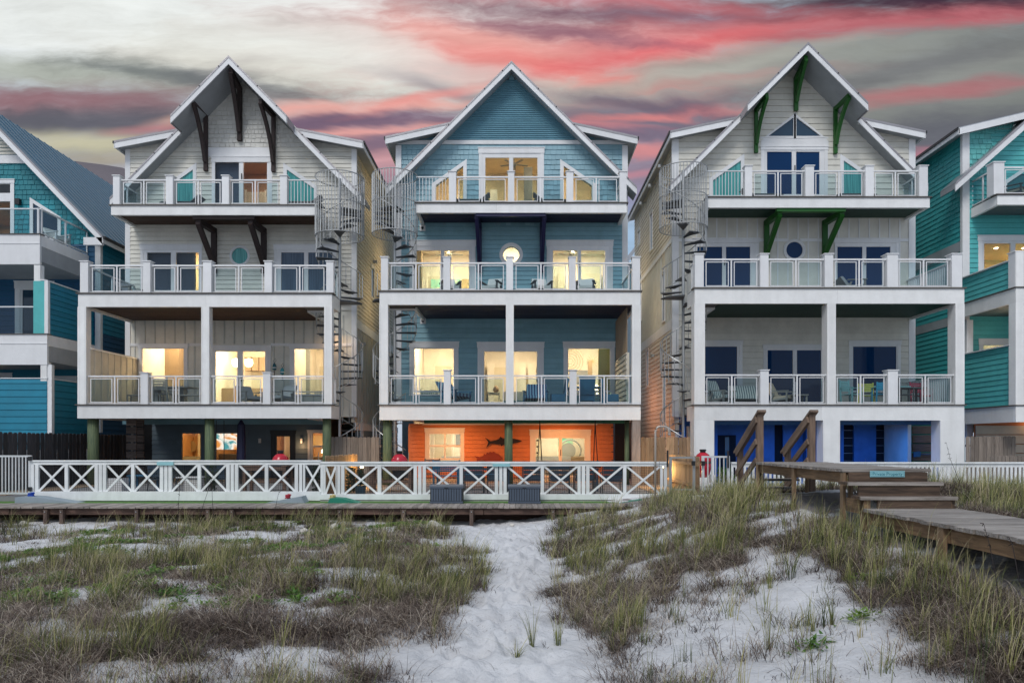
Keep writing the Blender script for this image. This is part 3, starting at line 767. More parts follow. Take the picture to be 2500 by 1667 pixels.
# ------------------------------------------------------------------ roof
def slope(T, a, b, y0, y1, th, name, mat, up=0.0):
    """sloping slab between xz points a (high) and b (low)"""
    m = MB(); m.prism([(a[0], a[1] + up), (b[0], b[1] + up), (b[0], b[1] - th + up), (a[0], a[1] - th + up)], y0, y1)
    return m.build(name, mat, T)
def roof_side(T, s, cx, zp, pitch, tipx, eavex, Yp, Yl, Yw, Yb, junc, dorm, metal='roof_metal', prow=True):
    """one half of the gable. s=+1 right. junc = xz where the shed dormer meets, dorm = its eave corner"""
    pt = lambda dx: (cx + s * dx, zp - pitch * dx)
    P, Tp, E = pt(0), pt(tipx), pt(eavex); J = pt(junc)
    m = MB()
    if prow: segs_ = [(P, Tp, Yp), (Tp, E, Yl)]
    else: segs_ = [(P, E, Yl)]
    for a, b, y in segs_:
        back = Yb if b is not E else Yw + .35
        slope(T, a, b, y, back, .20, 'roof_deck', 'eave_soffit'); slope(T, a, b, y - .03, back, .035, 'roof_covering', metal, up=.036)
        slope(T, a, b, y - .045, y - .002, .27, 'rake_board', 'white_trim', up=-.002)
        slope(T, a, b, y - .06, y - .046, .085, 'drip_edge', 'drip_edge', up=.04)
        L_ = math.hypot(a[0] - b[0], a[1] - b[1]); k = max(1, int(L_ / .9))
        for i in range(1, k + 1):
            t = (i - .5) / k; x, z = a[0] + (b[0] - a[0]) * t, a[1] + (b[1] - a[1]) * t
            box('roof_clip', 'black_metal', x - .02, x + .02, y - .075, y - .061, z - .015, z + .02, T)
    if prow:
        # the cut end of the prow
        k = MB(); k.hexa([(Tp[0], Yp, Tp[1] + .035), (Tp[0] + s * .03, Yp, Tp[1]), (Tp[0] + s * .03, Yl, Tp[1]), (Tp[0], Yl, Tp[1] + .035)], [(Tp[0], Yp, Tp[1] - .27), (Tp[0] + s * .03, Yp, Tp[1] - .27), (Tp[0] + s * .03, Yl, Tp[1] - .27), (Tp[0], Yl, Tp[1] - .27)]); k.build('prow_end', 'drip_edge', T)
    # roof behind the dormer front, upper part only
    slope(T, P, J, Yw + .3, Yb, .16, 'main_roof', metal, up=.02)
    if dorm:
        D = dorm; yd = Yl + .12
        slope(T, J, D, yd, Yb + .3, .17, 'dormer_roof', 'eave_soffit'); slope(T, (J[0] - s * .1, J[1] + .02), (D[0] + s * .04, D[1]), yd - .03, Yb + .3, .035, 'dormer_covering', metal, up=.036)
        slope(T, J, D, yd - .04, yd - .001, .25, 'dormer_fascia', 'white_trim', up=-.002)
        slope(T, J, D, yd - .055, yd - .041, .08, 'dormer_drip_edge', 'drip_edge', up=.04)
        box('side_fascia', 'white_trim', D[0] - s * .03, D[0] + s * .012, yd - .04, Yb + .3, D[1] - .22, D[1] - .01, T)
        box('gutter_edge', 'black_metal', D[0] + s * .013, D[0] + s * .06, yd - .05, Yb + .3, D[1] - .06, D[1] + .035, T)
    else:
        box('side_fascia', 'white_trim', E[0] - s * .03, E[0] + s * .012, Yl, Yb + .3, E[1] - .2, E[1] - .01, T)
def house_outline(cx, zp, pitch, hw, z0, junc, dz_edge, inset=.2):
    """front wall outline: storeys, dormer cheeks, gable"""
    zpi = zp - inset
    J = (junc, zpi - pitch * junc); return [(cx - hw, z0), (cx + hw, z0), (cx + hw, dz_edge), (cx + J[0], J[1]), (cx, zpi), (cx - J[0], J[1]), (cx - hw, dz_edge)]

# ------------------------------------------------------------------ rooms seen through the glass
def room(T, x0, x1, z0, z1, y0, depth, wallm='interior_white', floorm='cabinet_brown', power=60, col=(1, .76, .46), lamps=1, fixture=True):
    y1 = y0 + depth; m = MB()
    m.box(x0, x1, y1, y1 + .05, z0, z1); m.box(x0 - .05, x0, y0, y1 + .05, z0, z1); m.box(x1, x1 + .05, y0, y1 + .05, z0, z1); m.box(x0 - .05, x1 + .05, y0, y1 + .05, z1, z1 + .05)
    rm = m.build('room_wall', wallm, T); box('room_floor', floorm, x0 - .05, x1 + .05, y0, y1 + .05, z0 - .06, z0, T)
    for i in range(lamps):
        x = x0 + (x1 - x0) * (i + .5) / lamps
        if fixture: box('ceiling_lamp', 'lamp_warm', x - .12, x + .12, y0 + depth * .45 - .12, y0 + depth * .45 + .12, z1 - .05, z1 - .005, T)
        lamp('room_light', 'AREA', (x, y0 + depth * .45, z1 - .08), power * 1.75 / lamps, col, size=min(1.2, depth * .4))
    # plain fittings along the far wall: picture, door, lamp on a chest, downlights
    r_ = random.Random(int((x0 + 50) * 97 + z0 * 13)); w = x1 - x0
    if w > 1.6:
        a = x0 + w * r_.uniform(.06, .2); box('inner_door', 'cabinet_white', a, a + .8, y1 - .05, y1 - .001, z0, z0 + 2.1, T); box('door_casing', 'interior_white', a - .09, a - .002, y1 - .06, y1 - .001, z0, z0 + 2.2, T); box('door_casing', 'interior_white', a + .802, a + .89, y1 - .06, y1 - .001, z0, z0 + 2.2, T)
        b = x0 + w * r_.uniform(.55, .8); pm = r_.choice(['seascape_picture', 'interior_grey', 'curtain_cream', 'cushion_grey']); box('wall_picture', pm, b - .35, b + .35, y1 - .04, y1 - .001, z0 + 1.3, z0 + 1.3 + r_.uniform(.4, .7), T)
        c = x0 + w * r_.uniform(.5, .85); box('chest', r_.choice(['cabinet_brown', 'cabinet_white', 'interior_grey']), c - .5, c + .5, y1 - .55, y1 - .06, z0, z0 + .8, T); m = MB(); m.lathe([(.08, 0), (.05, .03), (.02, .2), (.13, .22), (.09, .42)], (c + .2, y1 - .3, z0 + .8), 10); m.build('table_lamp', 'lamp_warm', T)
        d = x0 + w * r_.uniform(.25, .6); box('sofa_seat', r_.choice(['cushion_grey', 'interior_white', 'chair_blue']), d - .8, d + .8, y0 + depth * .45, y0 + depth * .45 + .8, z0 + .05, z0 + .42, T); box('sofa_back', 'cushion_grey', d - .8, d + .8, y0 + depth * .45 + .6, y0 + depth * .45 + .85, z0 + .42, z0 + .85, T)
    for k in range(max(2, int(w / 1.1))):
        x = x0 + w * (k + .5) / max(2, int(w / 1.1)); box('downlight', 'lamp_bright', x - .05, x + .05, y0 + .9, y0 + 1.0, z1 - .03, z1 - .002, T)
    return rm
def ceiling_fan(x, y, z, T, r=.6, mat='interior_grey'):
    f = thing_part(T, 'ceiling_fan', (x, y, z)); m = MB(); m.tube([(x, y, z), (x, y, z - .35)], .02); m.lathe([(.05, -.30), (.10, -.34), (.10, -.42), (.06, -.46)], (x, y, z), 12); m.build('fan_motor', mat, f)
    for k in range(5):
        t = k * 2 * math.pi / 5 + .3; d = Vector((math.cos(t), math.sin(t), 0)); n = Vector((-d.y, d.x, 0)) * .06; c = Vector((x, y, z - .38))
        a, b = c + d * .12, c + d * r; q = MB(); q.hexa([a - n, a + n, b + n, b - n], [v + Vector((0, 0, .012)) for v in (a - n, a + n, b + n, b - n)]); q.build('fan_blade', mat, f)

# ------------------------------------------------------------------ spiral stair
def spiral(label, X, Y, r, levels, z0, ztop, dirn, start, cage_drop=1.15, exit_ang=0.0):
    """levels: deck heights; treads wind round the pole, cage of bars at the top"""
    T = thing('spiral_staircase', label, 'spiral staircase', (X, Y, z0), 'galvanised spiral staircases beside the decks')
    m = MB(); m.tube([(X, Y, z0), (X, Y, ztop + 1.05)], .055, 12); m.build('centre_pole', 'galvanised', T)
    allz = [z0] + levels; tm = 'tread_metal'; path = []
    ang_end = start
    k_tread = 0
    tread_mesh = None
    for a, b in zip(allz, allz[1:]):
        n = max(6, round((b - a) / .285)); dz = (b - a) / n; w = R(31)
        for i in range(1, n):
            ang = ang_end + dirn * (i * w); z = a + dz * i
            if tread_mesh is None:
                q = MB(); A = R(15)
                pts = [(.05, -.03), (r * math.cos(A) - .02, -r * math.sin(A)), (r * math.cos(A) - .02, r * math.sin(A)), (.05, .03)]
                q.hexa([(p[0], p[1], -.028) for p in pts], [(p[0], p[1], 0) for p in pts]); q.box(.05, r - .06, -.010, .010, -.06, -.029)
                tread_mesh = mesh_of('tread', q.v, q.f, tm)
            t = obj('tread', tread_mesh, T, (X, Y, z)); t.rotation_euler = (0, 0, ang)
            for s in (-.28, .28):
                aa = ang + dirn * s * w; x, y = X + (r - .02) * math.cos(aa), Y + (r - .02) * math.sin(aa)
                box('baluster', 'galvanised', x - .011, x + .011, y - .011, y + .011, z, z + .95 + s * dz, T)
            path.append((ang, z + .95))
        ang_end = ang_end + dirn * n * w
        # landing at the deck
        q = MB(); A0 = ang_end - dirn * w * .5; vs = []
        for i in range(7):
            t = A0 + dirn * i * R(75) / 6; vs.append((X + r * math.cos(t), Y + r * math.sin(t)))
        n_ = len(vs); q.add([(X, Y, b - .05)] + [(x, y, b - .05) for x, y in vs] + [(X, Y, b)] + [(x, y, b) for x, y in vs],
              [tuple(range(n_ + 1)), tuple(range(2 * n_ + 1, n_, -1))] + [(i, i + n_ + 1, (i + 1) % (n_ + 1) + n_ + 1, (i + 1) % (n_ + 1)) for i in range(n_ + 1)])
        q.build('landing', tm, T)
        # handrail for this flight
        hp = [(X + (r - .02) * math.cos(t), Y + (r - .02) * math.sin(t), z) for t, z in path]; path = []
        sm = []
        for i in range(len(hp) - 1):
            for j in range(4): sm.append(tuple(Vector(hp[i]).lerp(Vector(hp[i + 1]), j / 4)))
        sm = [tuple(Vector((X, Y, p[2])) + (Vector((p[0], p[1], 0)) - Vector((X, Y, 0))).normalized() * (r - .02)) for p in sm]
        h = MB(); h.tube(sm, .02, 6); h.build('handrail', 'galvanised', T)
        h = MB(); h.tube([(p[0], p[1], p[2] - .88) for p in sm], .012, 5); h.build('lower_rail', 'galvanised', T)
        ang_end += dirn * R(70)
    # the cage
    zc0, zc1 = ztop - cage_drop, ztop + 1.05; n = 46; R2 = r + .015
    gap0 = exit_ang - R(24); gap1 = exit_ang + R(24)
    def ring(z, rr, full=True, rad=.016):
        pts = [(X + rr * math.cos(t), Y + rr * math.sin(t), z) for t in [2 * math.pi * k / 40 for k in range(41)]]
        q = MB(); q.tube(pts, rad, 6); q.build('cage_ring', 'galvanised', T)
    ring(zc0, R2); ring(ztop, R2); ring(zc1, R2, rad=.02)
    for k in range(n):
        t = 2 * math.pi * k / n; dd = (t - exit_ang + math.pi) % (2 * math.pi) - math.pi
        x, y = X + R2 * math.cos(t), Y + R2 * math.sin(t)
        box('cage_bar', 'galvanised', x - .011, x + .011, y - .011, y + .011, zc0, ztop if abs(dd) < R(24) else zc1, T)
    return T

def knee(T, mat, xw, yw, zt, zb, xo, yo, zo, w=.16, name='bracket', curved=True):
    """wall post, top arm and a curved brace out to (xo, yo, zo)"""
    K = thing_part(T, name, (xw, yw, zb))
    box('wall_post', mat, xw - w / 2, xw + w / 2, yw - .16, yw - .03, zb, zt, K)
    beam('top_arm', mat, (xw, yw - .03, zt - .08), (xo, yo, zo - .06), w * .9, .2, K)
    m = MB(); a = Vector((xo, yo, zo - .12)); b = Vector((xw, yw - .16, zb + .35)); c = Vector((xw, yw - .45, (zb + zt) / 2 + .25)) if curved else (a + b) / 2
    n = 8; pts = [(a * (1 - t) ** 2 + c * 2 * t * (1 - t) + b * t * t) for t in [i / n for i in range(n + 1)]]
    for p, q in zip(pts, pts[1:]):
        d = (q - p).normalized(); s = d.cross(Vector((1, 0, 0))).normalized() * .085; e = Vector((w * .42, 0, 0))
        q2 = q + d * .01; m.hexa([p - e - s, p + e - s, p + e + s, p - e + s], [q2 - e - s, q2 + e - s, q2 + e + s, q2 - e + s])
    m.build('brace', mat, K)
# ------------------------------------------------------------------ ground
YD, YT, YW, YG, YB = 25.0, 26.8, 28.4, 30.5, 38.4
CTRL = [  # x, y, z of the dune surface
    (-30, 18, -.42), (-22, 18, -.45), (-15, 18, -.46), (-9, 18, -.46), (-4, 18, -.44), (-.3, 18, -.50), (1.2, 18.2, -.42), (2.6, 18.2, -.06), (3.6, 18.6, .16), (4.4, 18.8, .27), (6, 18.8, .32), (9, 18.5, .30), (14, 19, .28), (22, 19, .28), (30, 19, .3),
    (-15, 15, -.52), (-10, 15, -.50), (-5, 15, -.42), (-2.4, 15, -.30), (-.2, 15, -.50), (1.3, 15, -.32), (2.4, 14.5, .02), (4, 14, .42), (6, 14, .62), (9, 14, .52), (13, 14, .45), (20, 14, .4),
    (-14, 12, -.45), (-8, 12, -.40), (-4.5, 12, -.30), (-2, 12, -.22), (-.9, 12, -.30), (.1, 12, -.52), (1.1, 12, -.30), (2.2, 12, .08), (3.6, 12, .62), (4.9, 12, .92), (7, 12, .78), (10, 12, .6), (16, 12, .45),
    (-10, 9, -.34), (-5, 9, -.28), (-2.5, 9, -.24), (-1.2, 9, -.34), (-.1, 9, -.48), (.9, 9, -.34), (2, 9, -.06), (3.4, 9.3, .33), (4.5, 9.2, .66), (6.2, 9.2, .62), (9, 9, .5),
    (-8, 7, -.22), (-4, 7, -.22), (-2, 7, -.28), (-1, 7, -.36), (-.1, 7, -.44), (.8, 7, -.38), (1.9, 7, -.18), (3, 7, .04), (4.2, 7.1, .47), (6, 7, .42),
    (-8, 5, -.16), (-4, 5, -.18), (-1.6, 5, -.28), (0, 5, -.40), (1.3, 5, -.34), (2.6, 5, -.10), (3.8, 5, .2), (6, 5, .3),
    (-8, 2, -.25), (-3, 2, -.3), (0, 2, -.4), (3, 2, -.2), (8, 2, .1), (0, -8, -.6), (-25, -5, -.6), (25, -5, -.5), (-30, 8, -.35), (30, 8, .3)]
CA = np.array(CTRL)
def hgt(X, Y):
    X = np.asarray(X, float); Y = np.asarray(Y, float); num = np.zeros(X.shape); den = np.zeros(X.shape)
    for a, b, c in CTRL:
        d = (X - a) ** 2 + ((Y - b) * .9) ** 2; w = np.exp(-d / 2.2) + 2e-3 / (1 + d) ** 1.6; num += w * c; den += w
    z = num / den
    s = np.zeros(X.shape)
    for i, (fx, fy, ph, am) in enumerate([(1.1, .7, .3, .045), (.6, 1.5, 1.9, .04), (2.3, 1.7, 4.1, .022), (3.1, 4.3, 2.2, .013), (5.7, 3.9, .7, .008), (7.9, 8.3, 5.1, .005)]):
        s += am * np.sin(fx * X + ph + .8 * np.sin(fy * Y * .7 + i)) * np.sin(fy * Y + ph * 1.7 + .9 * np.sin(fx * X * .6))
    return z + s
PATH = [(0, -.2, 1.5), (3.5, -.2, 1.3), (5.9, -.15, 1.0), (6.8, -.22, .62), (8.4, -.2, .52), (10, .0, .40), (11.3, .12, .34), (13.9, -.2, .72), (17.3, -.36, 1.35), (30, -.36, 1.3)]
def path_dist(X, Y):
    py = [p[0] for p in PATH]; return np.abs(X - np.interp(Y, py, [p[1] for p in PATH])) / np.interp(Y, py, [p[2] for p in PATH])
def vnoise(X, Y, sc, seed):
    """smooth value noise with numpy"""
    rs = np.random.RandomState(seed); T_ = rs.rand(64, 64); x = X * sc + 100; y = Y * sc + 100
    xi = np.floor(x).astype(int); yi = np.floor(y).astype(int); fx = x - xi; fy = y - yi; fx = fx * fx * (3 - 2 * fx); fy = fy * fy * (3 - 2 * fy)
    g = lambda a, b: T_[a % 64, b % 64]
    return (g(xi, yi) * (1 - fx) + g(xi + 1, yi) * fx) * (1 - fy) + (g(xi, yi + 1) * (1 - fx) + g(xi + 1, yi + 1) * fx) * fy
BLOBS = []
def add_blobs():
    for px, py, r, a in [(2180, 1345, .5, .9), (2110, 1290, .4, .8), (2260, 1400, .5, .9), (2360, 1400, .5, .9), (1980, 1215, .9, .5), (2440, 1380, .6, .9), (1450, 1330, .8, .5), (1600, 1260, 1.0, .5), (1500, 1420, .6, .6), (1400, 1490, .45, .5), (1470, 1520, .4, .35), (1700, 1240, 1.0, .5), (1800, 1290, .8, .5), (1850, 1205, 1.1, .6), (1900, 1330, .7, .5), (1660, 1350, .7, .5), (2000, 1290, .7, .5), (2080, 1340, .6, .6), (2110, 1270, .6, .6),
                         (2150, 1310, .6, .6), (2210, 1390, .5, .6), (1780, 1370, .6, .45), (2270, 1450, .45, .5), (2330, 1440, .5, .7), (2400, 1480, .5, .8), (2450, 1560, .5, .8), (2500, 1500, .5, .8), (2490, 1640, .4, .6), (1620, 1440, .4, .2), (1650, 1520, .3, .1), (1700, 1600, .3, .1), (1640, 1655, .35, .25), (1440, 1590, .3, .3), (1560, 1560, .3, .1), (1830, 1560, .5, -.3), (2050, 1590, .5, -.3), (1900, 1500, .5, -.3), (1580, 1600, .35, -.2),
                         (2140, 1470, .4, .35), (1860, 1480, .35, .3), (2330, 1650, .35, .35), (2000, 1620, .35, .25), (1780, 1520, .35, .25), (2420, 1230, 1.2, .6), (2300, 1220, 1.0, .5), (1650, 1205, 1.0, .5), (1500, 1250, 1.0, .4), (1130, 1350, .6, .3), (1080, 1390, .6, .5), (1180, 1395, .4, .5), (1000, 1450, .7, .4), (960, 1560, .5, .35), (1010, 1630, .4, .35), (850, 1270, 1.4, .4), (1000, 1265, 1.0, .3)]:
        Y = np.linspace(4, 19.8, 900); X = (px - CX) / F * Y; z = CZ + (CY - py) / F * Y; k = np.where(z <= hgt(X, Y))[0]; j = k[0] if len(k) else len(Y) - 1; BLOBS.append((float(X[j]), float(Y[j]), r, a))
add_blobs()
def cover(X, Y):
    """how much the dune is grown over, 0..1"""
    X = np.asarray(X, float); Y = np.asarray(Y, float)
    n = .55 * vnoise(X, Y, .55, 3) + .3 * vnoise(X, Y, 1.3, 5) + .15 * vnoise(X, Y, 3.1, 8)
    bias = np.where(X < 0, .22, .02)
    bias = bias + np.where((X < -.8) & (Y < 12.5), .10, 0) - np.where((X < 0) & (Y > 13.0) & (X < -3), .08, 0)
    bias = bias + np.where((X > .5) & (X < 3.2) & (Y > 8.9) & (Y < 18), .22, 0) + np.where((X > 3.2) & (Y > 10.5), .12, 0)
    bias = bias - np.where((X > 1.2) & (X < 4.0) & (Y < 8.6), .06, 0) + np.where((X > 3.7) & (Y < 9.5), .26, 0)
    for a, b, r, k in BLOBS: bias = bias + k * np.exp(-((X - a) ** 2 + ((Y - b) * .7) ** 2) / (r * r))
    pd = path_dist(X, Y)
    pd = pd + (vnoise(X, Y, 1.7, 41) - .5) * 1.1
    hole = np.clip((.62 * vnoise(X, Y, 1.9, 44) + .38 * vnoise(X, Y, 4.4, 45) - .36) * 6, .06, 1)
    c = np.clip((n + bias - .40) * 2.6, 0, 1) * np.clip((pd - .95) * 1.4, 0, 1) * hole
    return c
def build_ground():
    xs = np.concatenate([np.arange(-40, -12, .5), np.arange(-12, -2.5, .08), np.arange(-2.5, 5, .045), np.arange(5, 9, .08), np.arange(9, 40.1, .5)]); ys = np.concatenate([np.arange(-12, 3, .5), np.arange(3, 11, .045), np.arange(11, 19.95, .08), [19.95]])
    GX, GY = np.meshgrid(xs, ys); GZ = hgt(GX, GY)
    pd = path_dist(GX, GY); foot = (vnoise(GX, GY, 4.2, 21) - .5) * .10 + (vnoise(GX, GY, 9.5, 22) - .5) * .05
    GZ += foot * np.clip(1.3 - pd, 0.25, 1)
    rf = np.random.RandomState(5)
    for _ in range(420):                                     # footprints trodden along the path
        fy = rf.uniform(3.6, 17.5); fx = np.interp(fy, [p[0] for p in PATH], [p[1] for p in PATH]) + rf.normal(0, .45) * np.interp(fy, [p[0] for p in PATH], [p[2] for p in PATH])
        i0, i1 = np.searchsorted(xs, [fx - .4, fx + .4]); j0, j1 = np.searchsorted(ys, [fy - .4, fy + .4]); sx = GX[j0:j1, i0:i1] - fx; sy = GY[j0:j1, i0:i1] - fy; an = rf.normal(0, .35); u = sx * math.cos(an) + sy * math.sin(an); v = -sx * math.sin(an) + sy * math.cos(an)
        q = (u / .075) ** 2 + (v / .14) ** 2; GZ[j0:j1, i0:i1] += -.034 * np.exp(-q) + .016 * np.exp(-(np.sqrt(q) - 1.7) ** 2 * 4)
    nx, ny = len(xs), len(ys); V_ = np.stack([GX, GY, GZ], -1).reshape(-1, 3)
    i = np.arange(nx * ny).reshape(ny, nx); Fq = np.stack([i[:-1, :-1], i[:-1, 1:], i[1:, 1:], i[1:, :-1]], -1).reshape(-1, 4)
    me = bpy.data.meshes.new('sand_dune'); me.vertices.add(len(V_)); me.vertices.foreach_set('co', V_.ravel()); me.loops.add(Fq.size); me.loops.foreach_set('vertex_index', Fq.ravel().astype(np.int32))
    me.polygons.add(len(Fq)); me.polygons.foreach_set('loop_start', np.arange(0, Fq.size, 4, dtype=np.int32)); me.polygons.foreach_set('loop_total', np.full(len(Fq), 4, dtype=np.int32)); me.update(calc_edges=True)
    a = me.attributes.new('litter', 'FLOAT', 'POINT'); a.data.foreach_set('value', cover(GX, GY).ravel().astype(np.float32)); me.materials.append(MATS['sand'])
    me.polygons.foreach_set('use_smooth', np.ones(len(Fq), dtype=bool))
    tag(obj('sand_dune', me), kind='structure')
    m = MB(); m.add([(-2500, -600, -.75), (2500, -600, -.75), (2500, 3000, -.75), (-2500, 3000, -.75)], [(0, 1, 2, 3)]); m.build('ground', 'sand', kind='structure')
    # paved yards behind the fences: slab and joints
    box('patio', 'patio_paver', -40, 40, 19.96, 60, -.6, .09, kind='structure')
    # misty hill far behind
    hp = [(-3, 378), (60, 372), (110, 371), (130, 386), (170, 392), (210, 397), (250, 402), (300, 410), (360, 440), (470, 520), (640, 640)]
    Yh = 420.0; m = MB(); vs = []; n = len(hp)
    pts = [(-900, 60)] + [(U(a, Yh), V(b, Yh)) for a, b in hp] + [(-100, 2)]
    for k, sc, dy in ((0, 0.0, -160), (1, .45, -80), (2, .85, -25), (3, 1.0, 0), (4, .5, 140), (5, 0.0, 300)):
        for x, z in pts:
            vs.append((x * (1 + dy / 1400), Yh + dy, -1 + (z + 1) * sc))
    N_ = len(pts); fs = [(r * N_ + i, r * N_ + i + 1, (r + 1) * N_ + i + 1, (r + 1) * N_ + i) for r in range(5) for i in range(N_ - 1)]
    m.add(vs, fs); m.build('hill', 'hill_mist', smooth=True, kind='structure')
build_ground()

def rails_on(T, Y, zf, zr, newels, bays, top_py):
    for a, b in newels: newel(T, a, b, top_py, Y, zf)

# ------------------------------------------------------------------ white house on the left
H1 = thing('beach_house', 'white three-storey beach house with dark brown timber brackets, left of the blue house', 'beach house', (-10.95, YD, .09))
def white_left():
    T = H1; cx, hw = -10.99, 4.48; fm = front(YW)
    O = house_outline(-10.95, 16.10, 1.02, hw, V(988, YD) - .3, 2.25, 13.24)
    holes = []; bh = []
    def win(*a, **k):
        h = opening_window(T, YW, *a, **k); holes.append(h); bh.append(h)
    # top storey
    win((518, 385, 665, 499), [(526, 395, 584, 496), (594.5, 395, 652.5, 496)], mat='clear_glass', handle=True)
    for pts in ([(472, 415), (472, 497), (427, 497), (427, 447)], [(701, 415), (767, 461), (767, 497), (701, 497)]):
        p, o = poly_window(T, YW, pts, 'curtained_glass_teal'); holes.append(p); bh.append(o)
    # middle storey
    win((344, 599, 494, 712), [(360, 617, 418, 709), (430.5, 617, 487, 709)], mat='clear_glass')
    win((670, 599, 822, 712), [(687, 617, 743, 709), (753, 617, 812, 709)], mat='curtained_glass_slate')
    a, b = round_window(T, YW, 586, 625, 19.5, 25, 'curtained_glass_teal'); holes.append(a); bh.append(b)
    # first storey
    win((339.6, 841, 459, 950), [(347.6, 851, 449, 943)], w=.10, top=.13, sill=True)
    win((515, 845, 662, 990), [(526.5, 858, 580, 982), (593.5, 858, 647.7, 982)], handle=True)
    win((708, 841, 800, 962), [(719, 852, 790, 955)], w=.12, top=.15, sill=True)
    wall(T, 'wall', 'white_siding', fm, O, holes)
    z3, zb0, zb1 = V(500, YT), V(384, YW), V(361, YW)
    boards(T, 'white_siding', fm, O, bh, z3 - .35, zb0, .178)
    # flat frieze over the door, boards either side, shingles above
    fr = rect(U(508, YW), U(670, YW), zb0, zb1); boards(T, 'white_siding', fm, O, bh + [fr], zb0, zb1, .178)
    box('frieze_board', 'white_trim', U(508, YW), U(670, YW), YW - .03, YW, zb0 + .01, zb1, T)
    shingles(T, 'white_shingle', fm, O, bh, zb1, 15.9, .178)
    boards(T, 'white_siding', fm, O, bh, V(715, YD) + .0, V(553, YW) + .12, .172)
    xs = [U(p, YW) for p in np.arange(330, 860, 24.2)]
    z0 = V(988, YD); zt = V(776, YW) + .1; band0, band1 = V(845, YW), V(838, YW)
    bcol = rect(-20, 0, band0, band1)
    battens(T, 'grey_batten', fm, O, bh + [bcol], z0, zt, xs)
    for q, r in ((339, 459), (515, 662), (708, 800)):
        pass
    for a, b in ((316, 339), (459, 515), (662, 708), (800, 858)): box('belt_board', 'white_trim', U(a, YW), U(b, YW), YW - .032, YW, band0, band1, T)
    for s in (-1, 1): box('corner_board', 'white_trim', cx + s * hw - .10, cx + s * hw + .10, YW - .04, YW + .08, z0 - .3, 13.2, T)
    # side walls: lap boards above, battens below
    for s in (-1, 1):
        X = cx + s * hw; mp = right_side(X) if s > 0 else left_side(X)
        SO = rect(YW + .08, YB, 2.4, 13.25); wall(T, 'side_wall', 'side_siding_cream', mp, SO, [], d1=-.14)
        if s > 0:
            sw = [rect(29.4, 30.2, 11.4, 12.6), rect(31.5, 32.2, 8.0, 9.4)]
            boards(T, 'side_siding_cream', mp, SO, sw, 6.55, 13.2, .17)
            box('belt_board', 'white_trim', X, X + .04, YW + .1, YB, 6.2, 6.55, T)
            for w_ in sw:
                b = box('side_window', 'slate_glass', X - .02, X + .008, w_[0][0] + .06, w_[1][0] - .06, w_[0][1] + .06, w_[2][1] - .06, T)
                frame_boards(b, 'casing_board', 'white_trim', 0, w_[0][0], w_[1][0], w_[0][1], w_[2][1], .08, mp=mp)
            y = YW + .5
            while y < YB: box('batten', 'grey_batten', X, X + .03, y - .03, y + .03, 2.4, 6.2, T); y += .32
            box('belt_board', 'white_trim', X, X + .05, YW + .1, YB, 2.1, 2.4, T)
            boards(T, 'slate_siding', mp, rect(YW + 1.0, YB, .1, 2.1), [], .1, 2.1, .2)
            m = MB(); m.box(X - .2, X - .001, YW + 1.0, YB, .09, 2.1); m.build('base_wall', 'slate_siding', T)
    box('back_wall', 'white_siding', cx - hw, cx + hw, YB - .14, YB, .09, 13.2, T)
    for s in (-1, 1):
        roof_side(T, s, -10.91, 16.10, 1.02, 2.18, 4.95, 27.0, 27.85, YW, YB, 2.25, (-10.91 + s * 4.85, 13.31))
    # timber brackets
    knee(T, 'dark_brown_wood', U(587.5, YW), YW, 15.6, V(347, YW), -10.91, 27.15, 15.72, w=.17)
    knee(T, 'dark_brown_wood', U(505, YW), YW, V(275, YW), V(420, YW), U(470, 27.1), 27.15, V(240, 27.1), w=.14)
    knee(T, 'dark_brown_wood', U(669.5, YW), YW, V(279, YW), V(422, YW), U(634, 27.1), 27.15, V(242, 27.1), w=.14)
    for a, o in ((525, 482), (646, 610)):
        knee(T, 'dark_brown_wood', U(a, YW), YW, V(560, YW), V(668, YW), U(o, 26.95), 27.0, V(536, 27.0), w=.2, curved=False)
    box('bracket_beam', 'dark_brown_wood', U(472, 26.95), U(622, 26.95), 26.88, 27.08, V(536, 26.9) + .02, V(528, 26.9), T)
    # decks
    n = (1, -7.64, 26.1)
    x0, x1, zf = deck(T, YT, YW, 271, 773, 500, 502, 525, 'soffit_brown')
    for a, b in ((275, 291), (404, 421), (541, 558), (683, 700)): newel(T, a, b, 427, YT, zf)
    zr = V(436, YT)
    for a, b in ((291, 404), (421, 541), (558, 683)): glass_bay(T, U(a, YT), U(b, YT), YT, zf, zr)
    picket_bay(T, U(700, YT), U(773, YT), YT, zf, zr); side_rail(T, x0 + .12, YT + .2, YW, zf, zr, 'glass')
    x0, x1, zf = deck(T, YD, YW, 190.5, 810.5, 715, 718, 749, 'soffit_brown', notch=n, seam=[503])
    for a, b in ((194.5, 214), (348.5, 366), (494.6, 515), (645, 663), (796, 813.5)): newel(T, a, b, 636, YD, zf)
    zr = V(645, YD)
    for a, b in ((214, 348.5), (366, 494.6), (515, 645), (663, 796)): glass_bay(T, U(a, YD), U(b, YD), YD, zf, zr)
    side_rail(T, x0 + .14, YD + .3, YW, zf, zr, 'glass'); side_rail(T, x1 - .1, YD + .3, 26.1, zf, zr, 'glass')
    x0, x1, zf = deck(T, YD, YW, 188.5, 809, 987, 990, 1021, 'soffit_grey', notch=n, seam=[503])
    zb = V(749, YD) + .001
    for a, b in ((190, 210), (492, 510.6), (792, 810)): column(T, a, b, YD, zf, zb)
    for a, b in ((342, 360), (641, 659)): newel(T, a, b, 908, YD, zf)
    zr = V(916, YD)
    for a, b in ((210, 342), (360, 492), (511, 641), (659, 792)): glass_bay(T, U(a, YD), U(b, YD), YD, zf, zr)
    side_rail(T, x1 - .1, YD + .3, 26.1, zf, zr, 'picket')
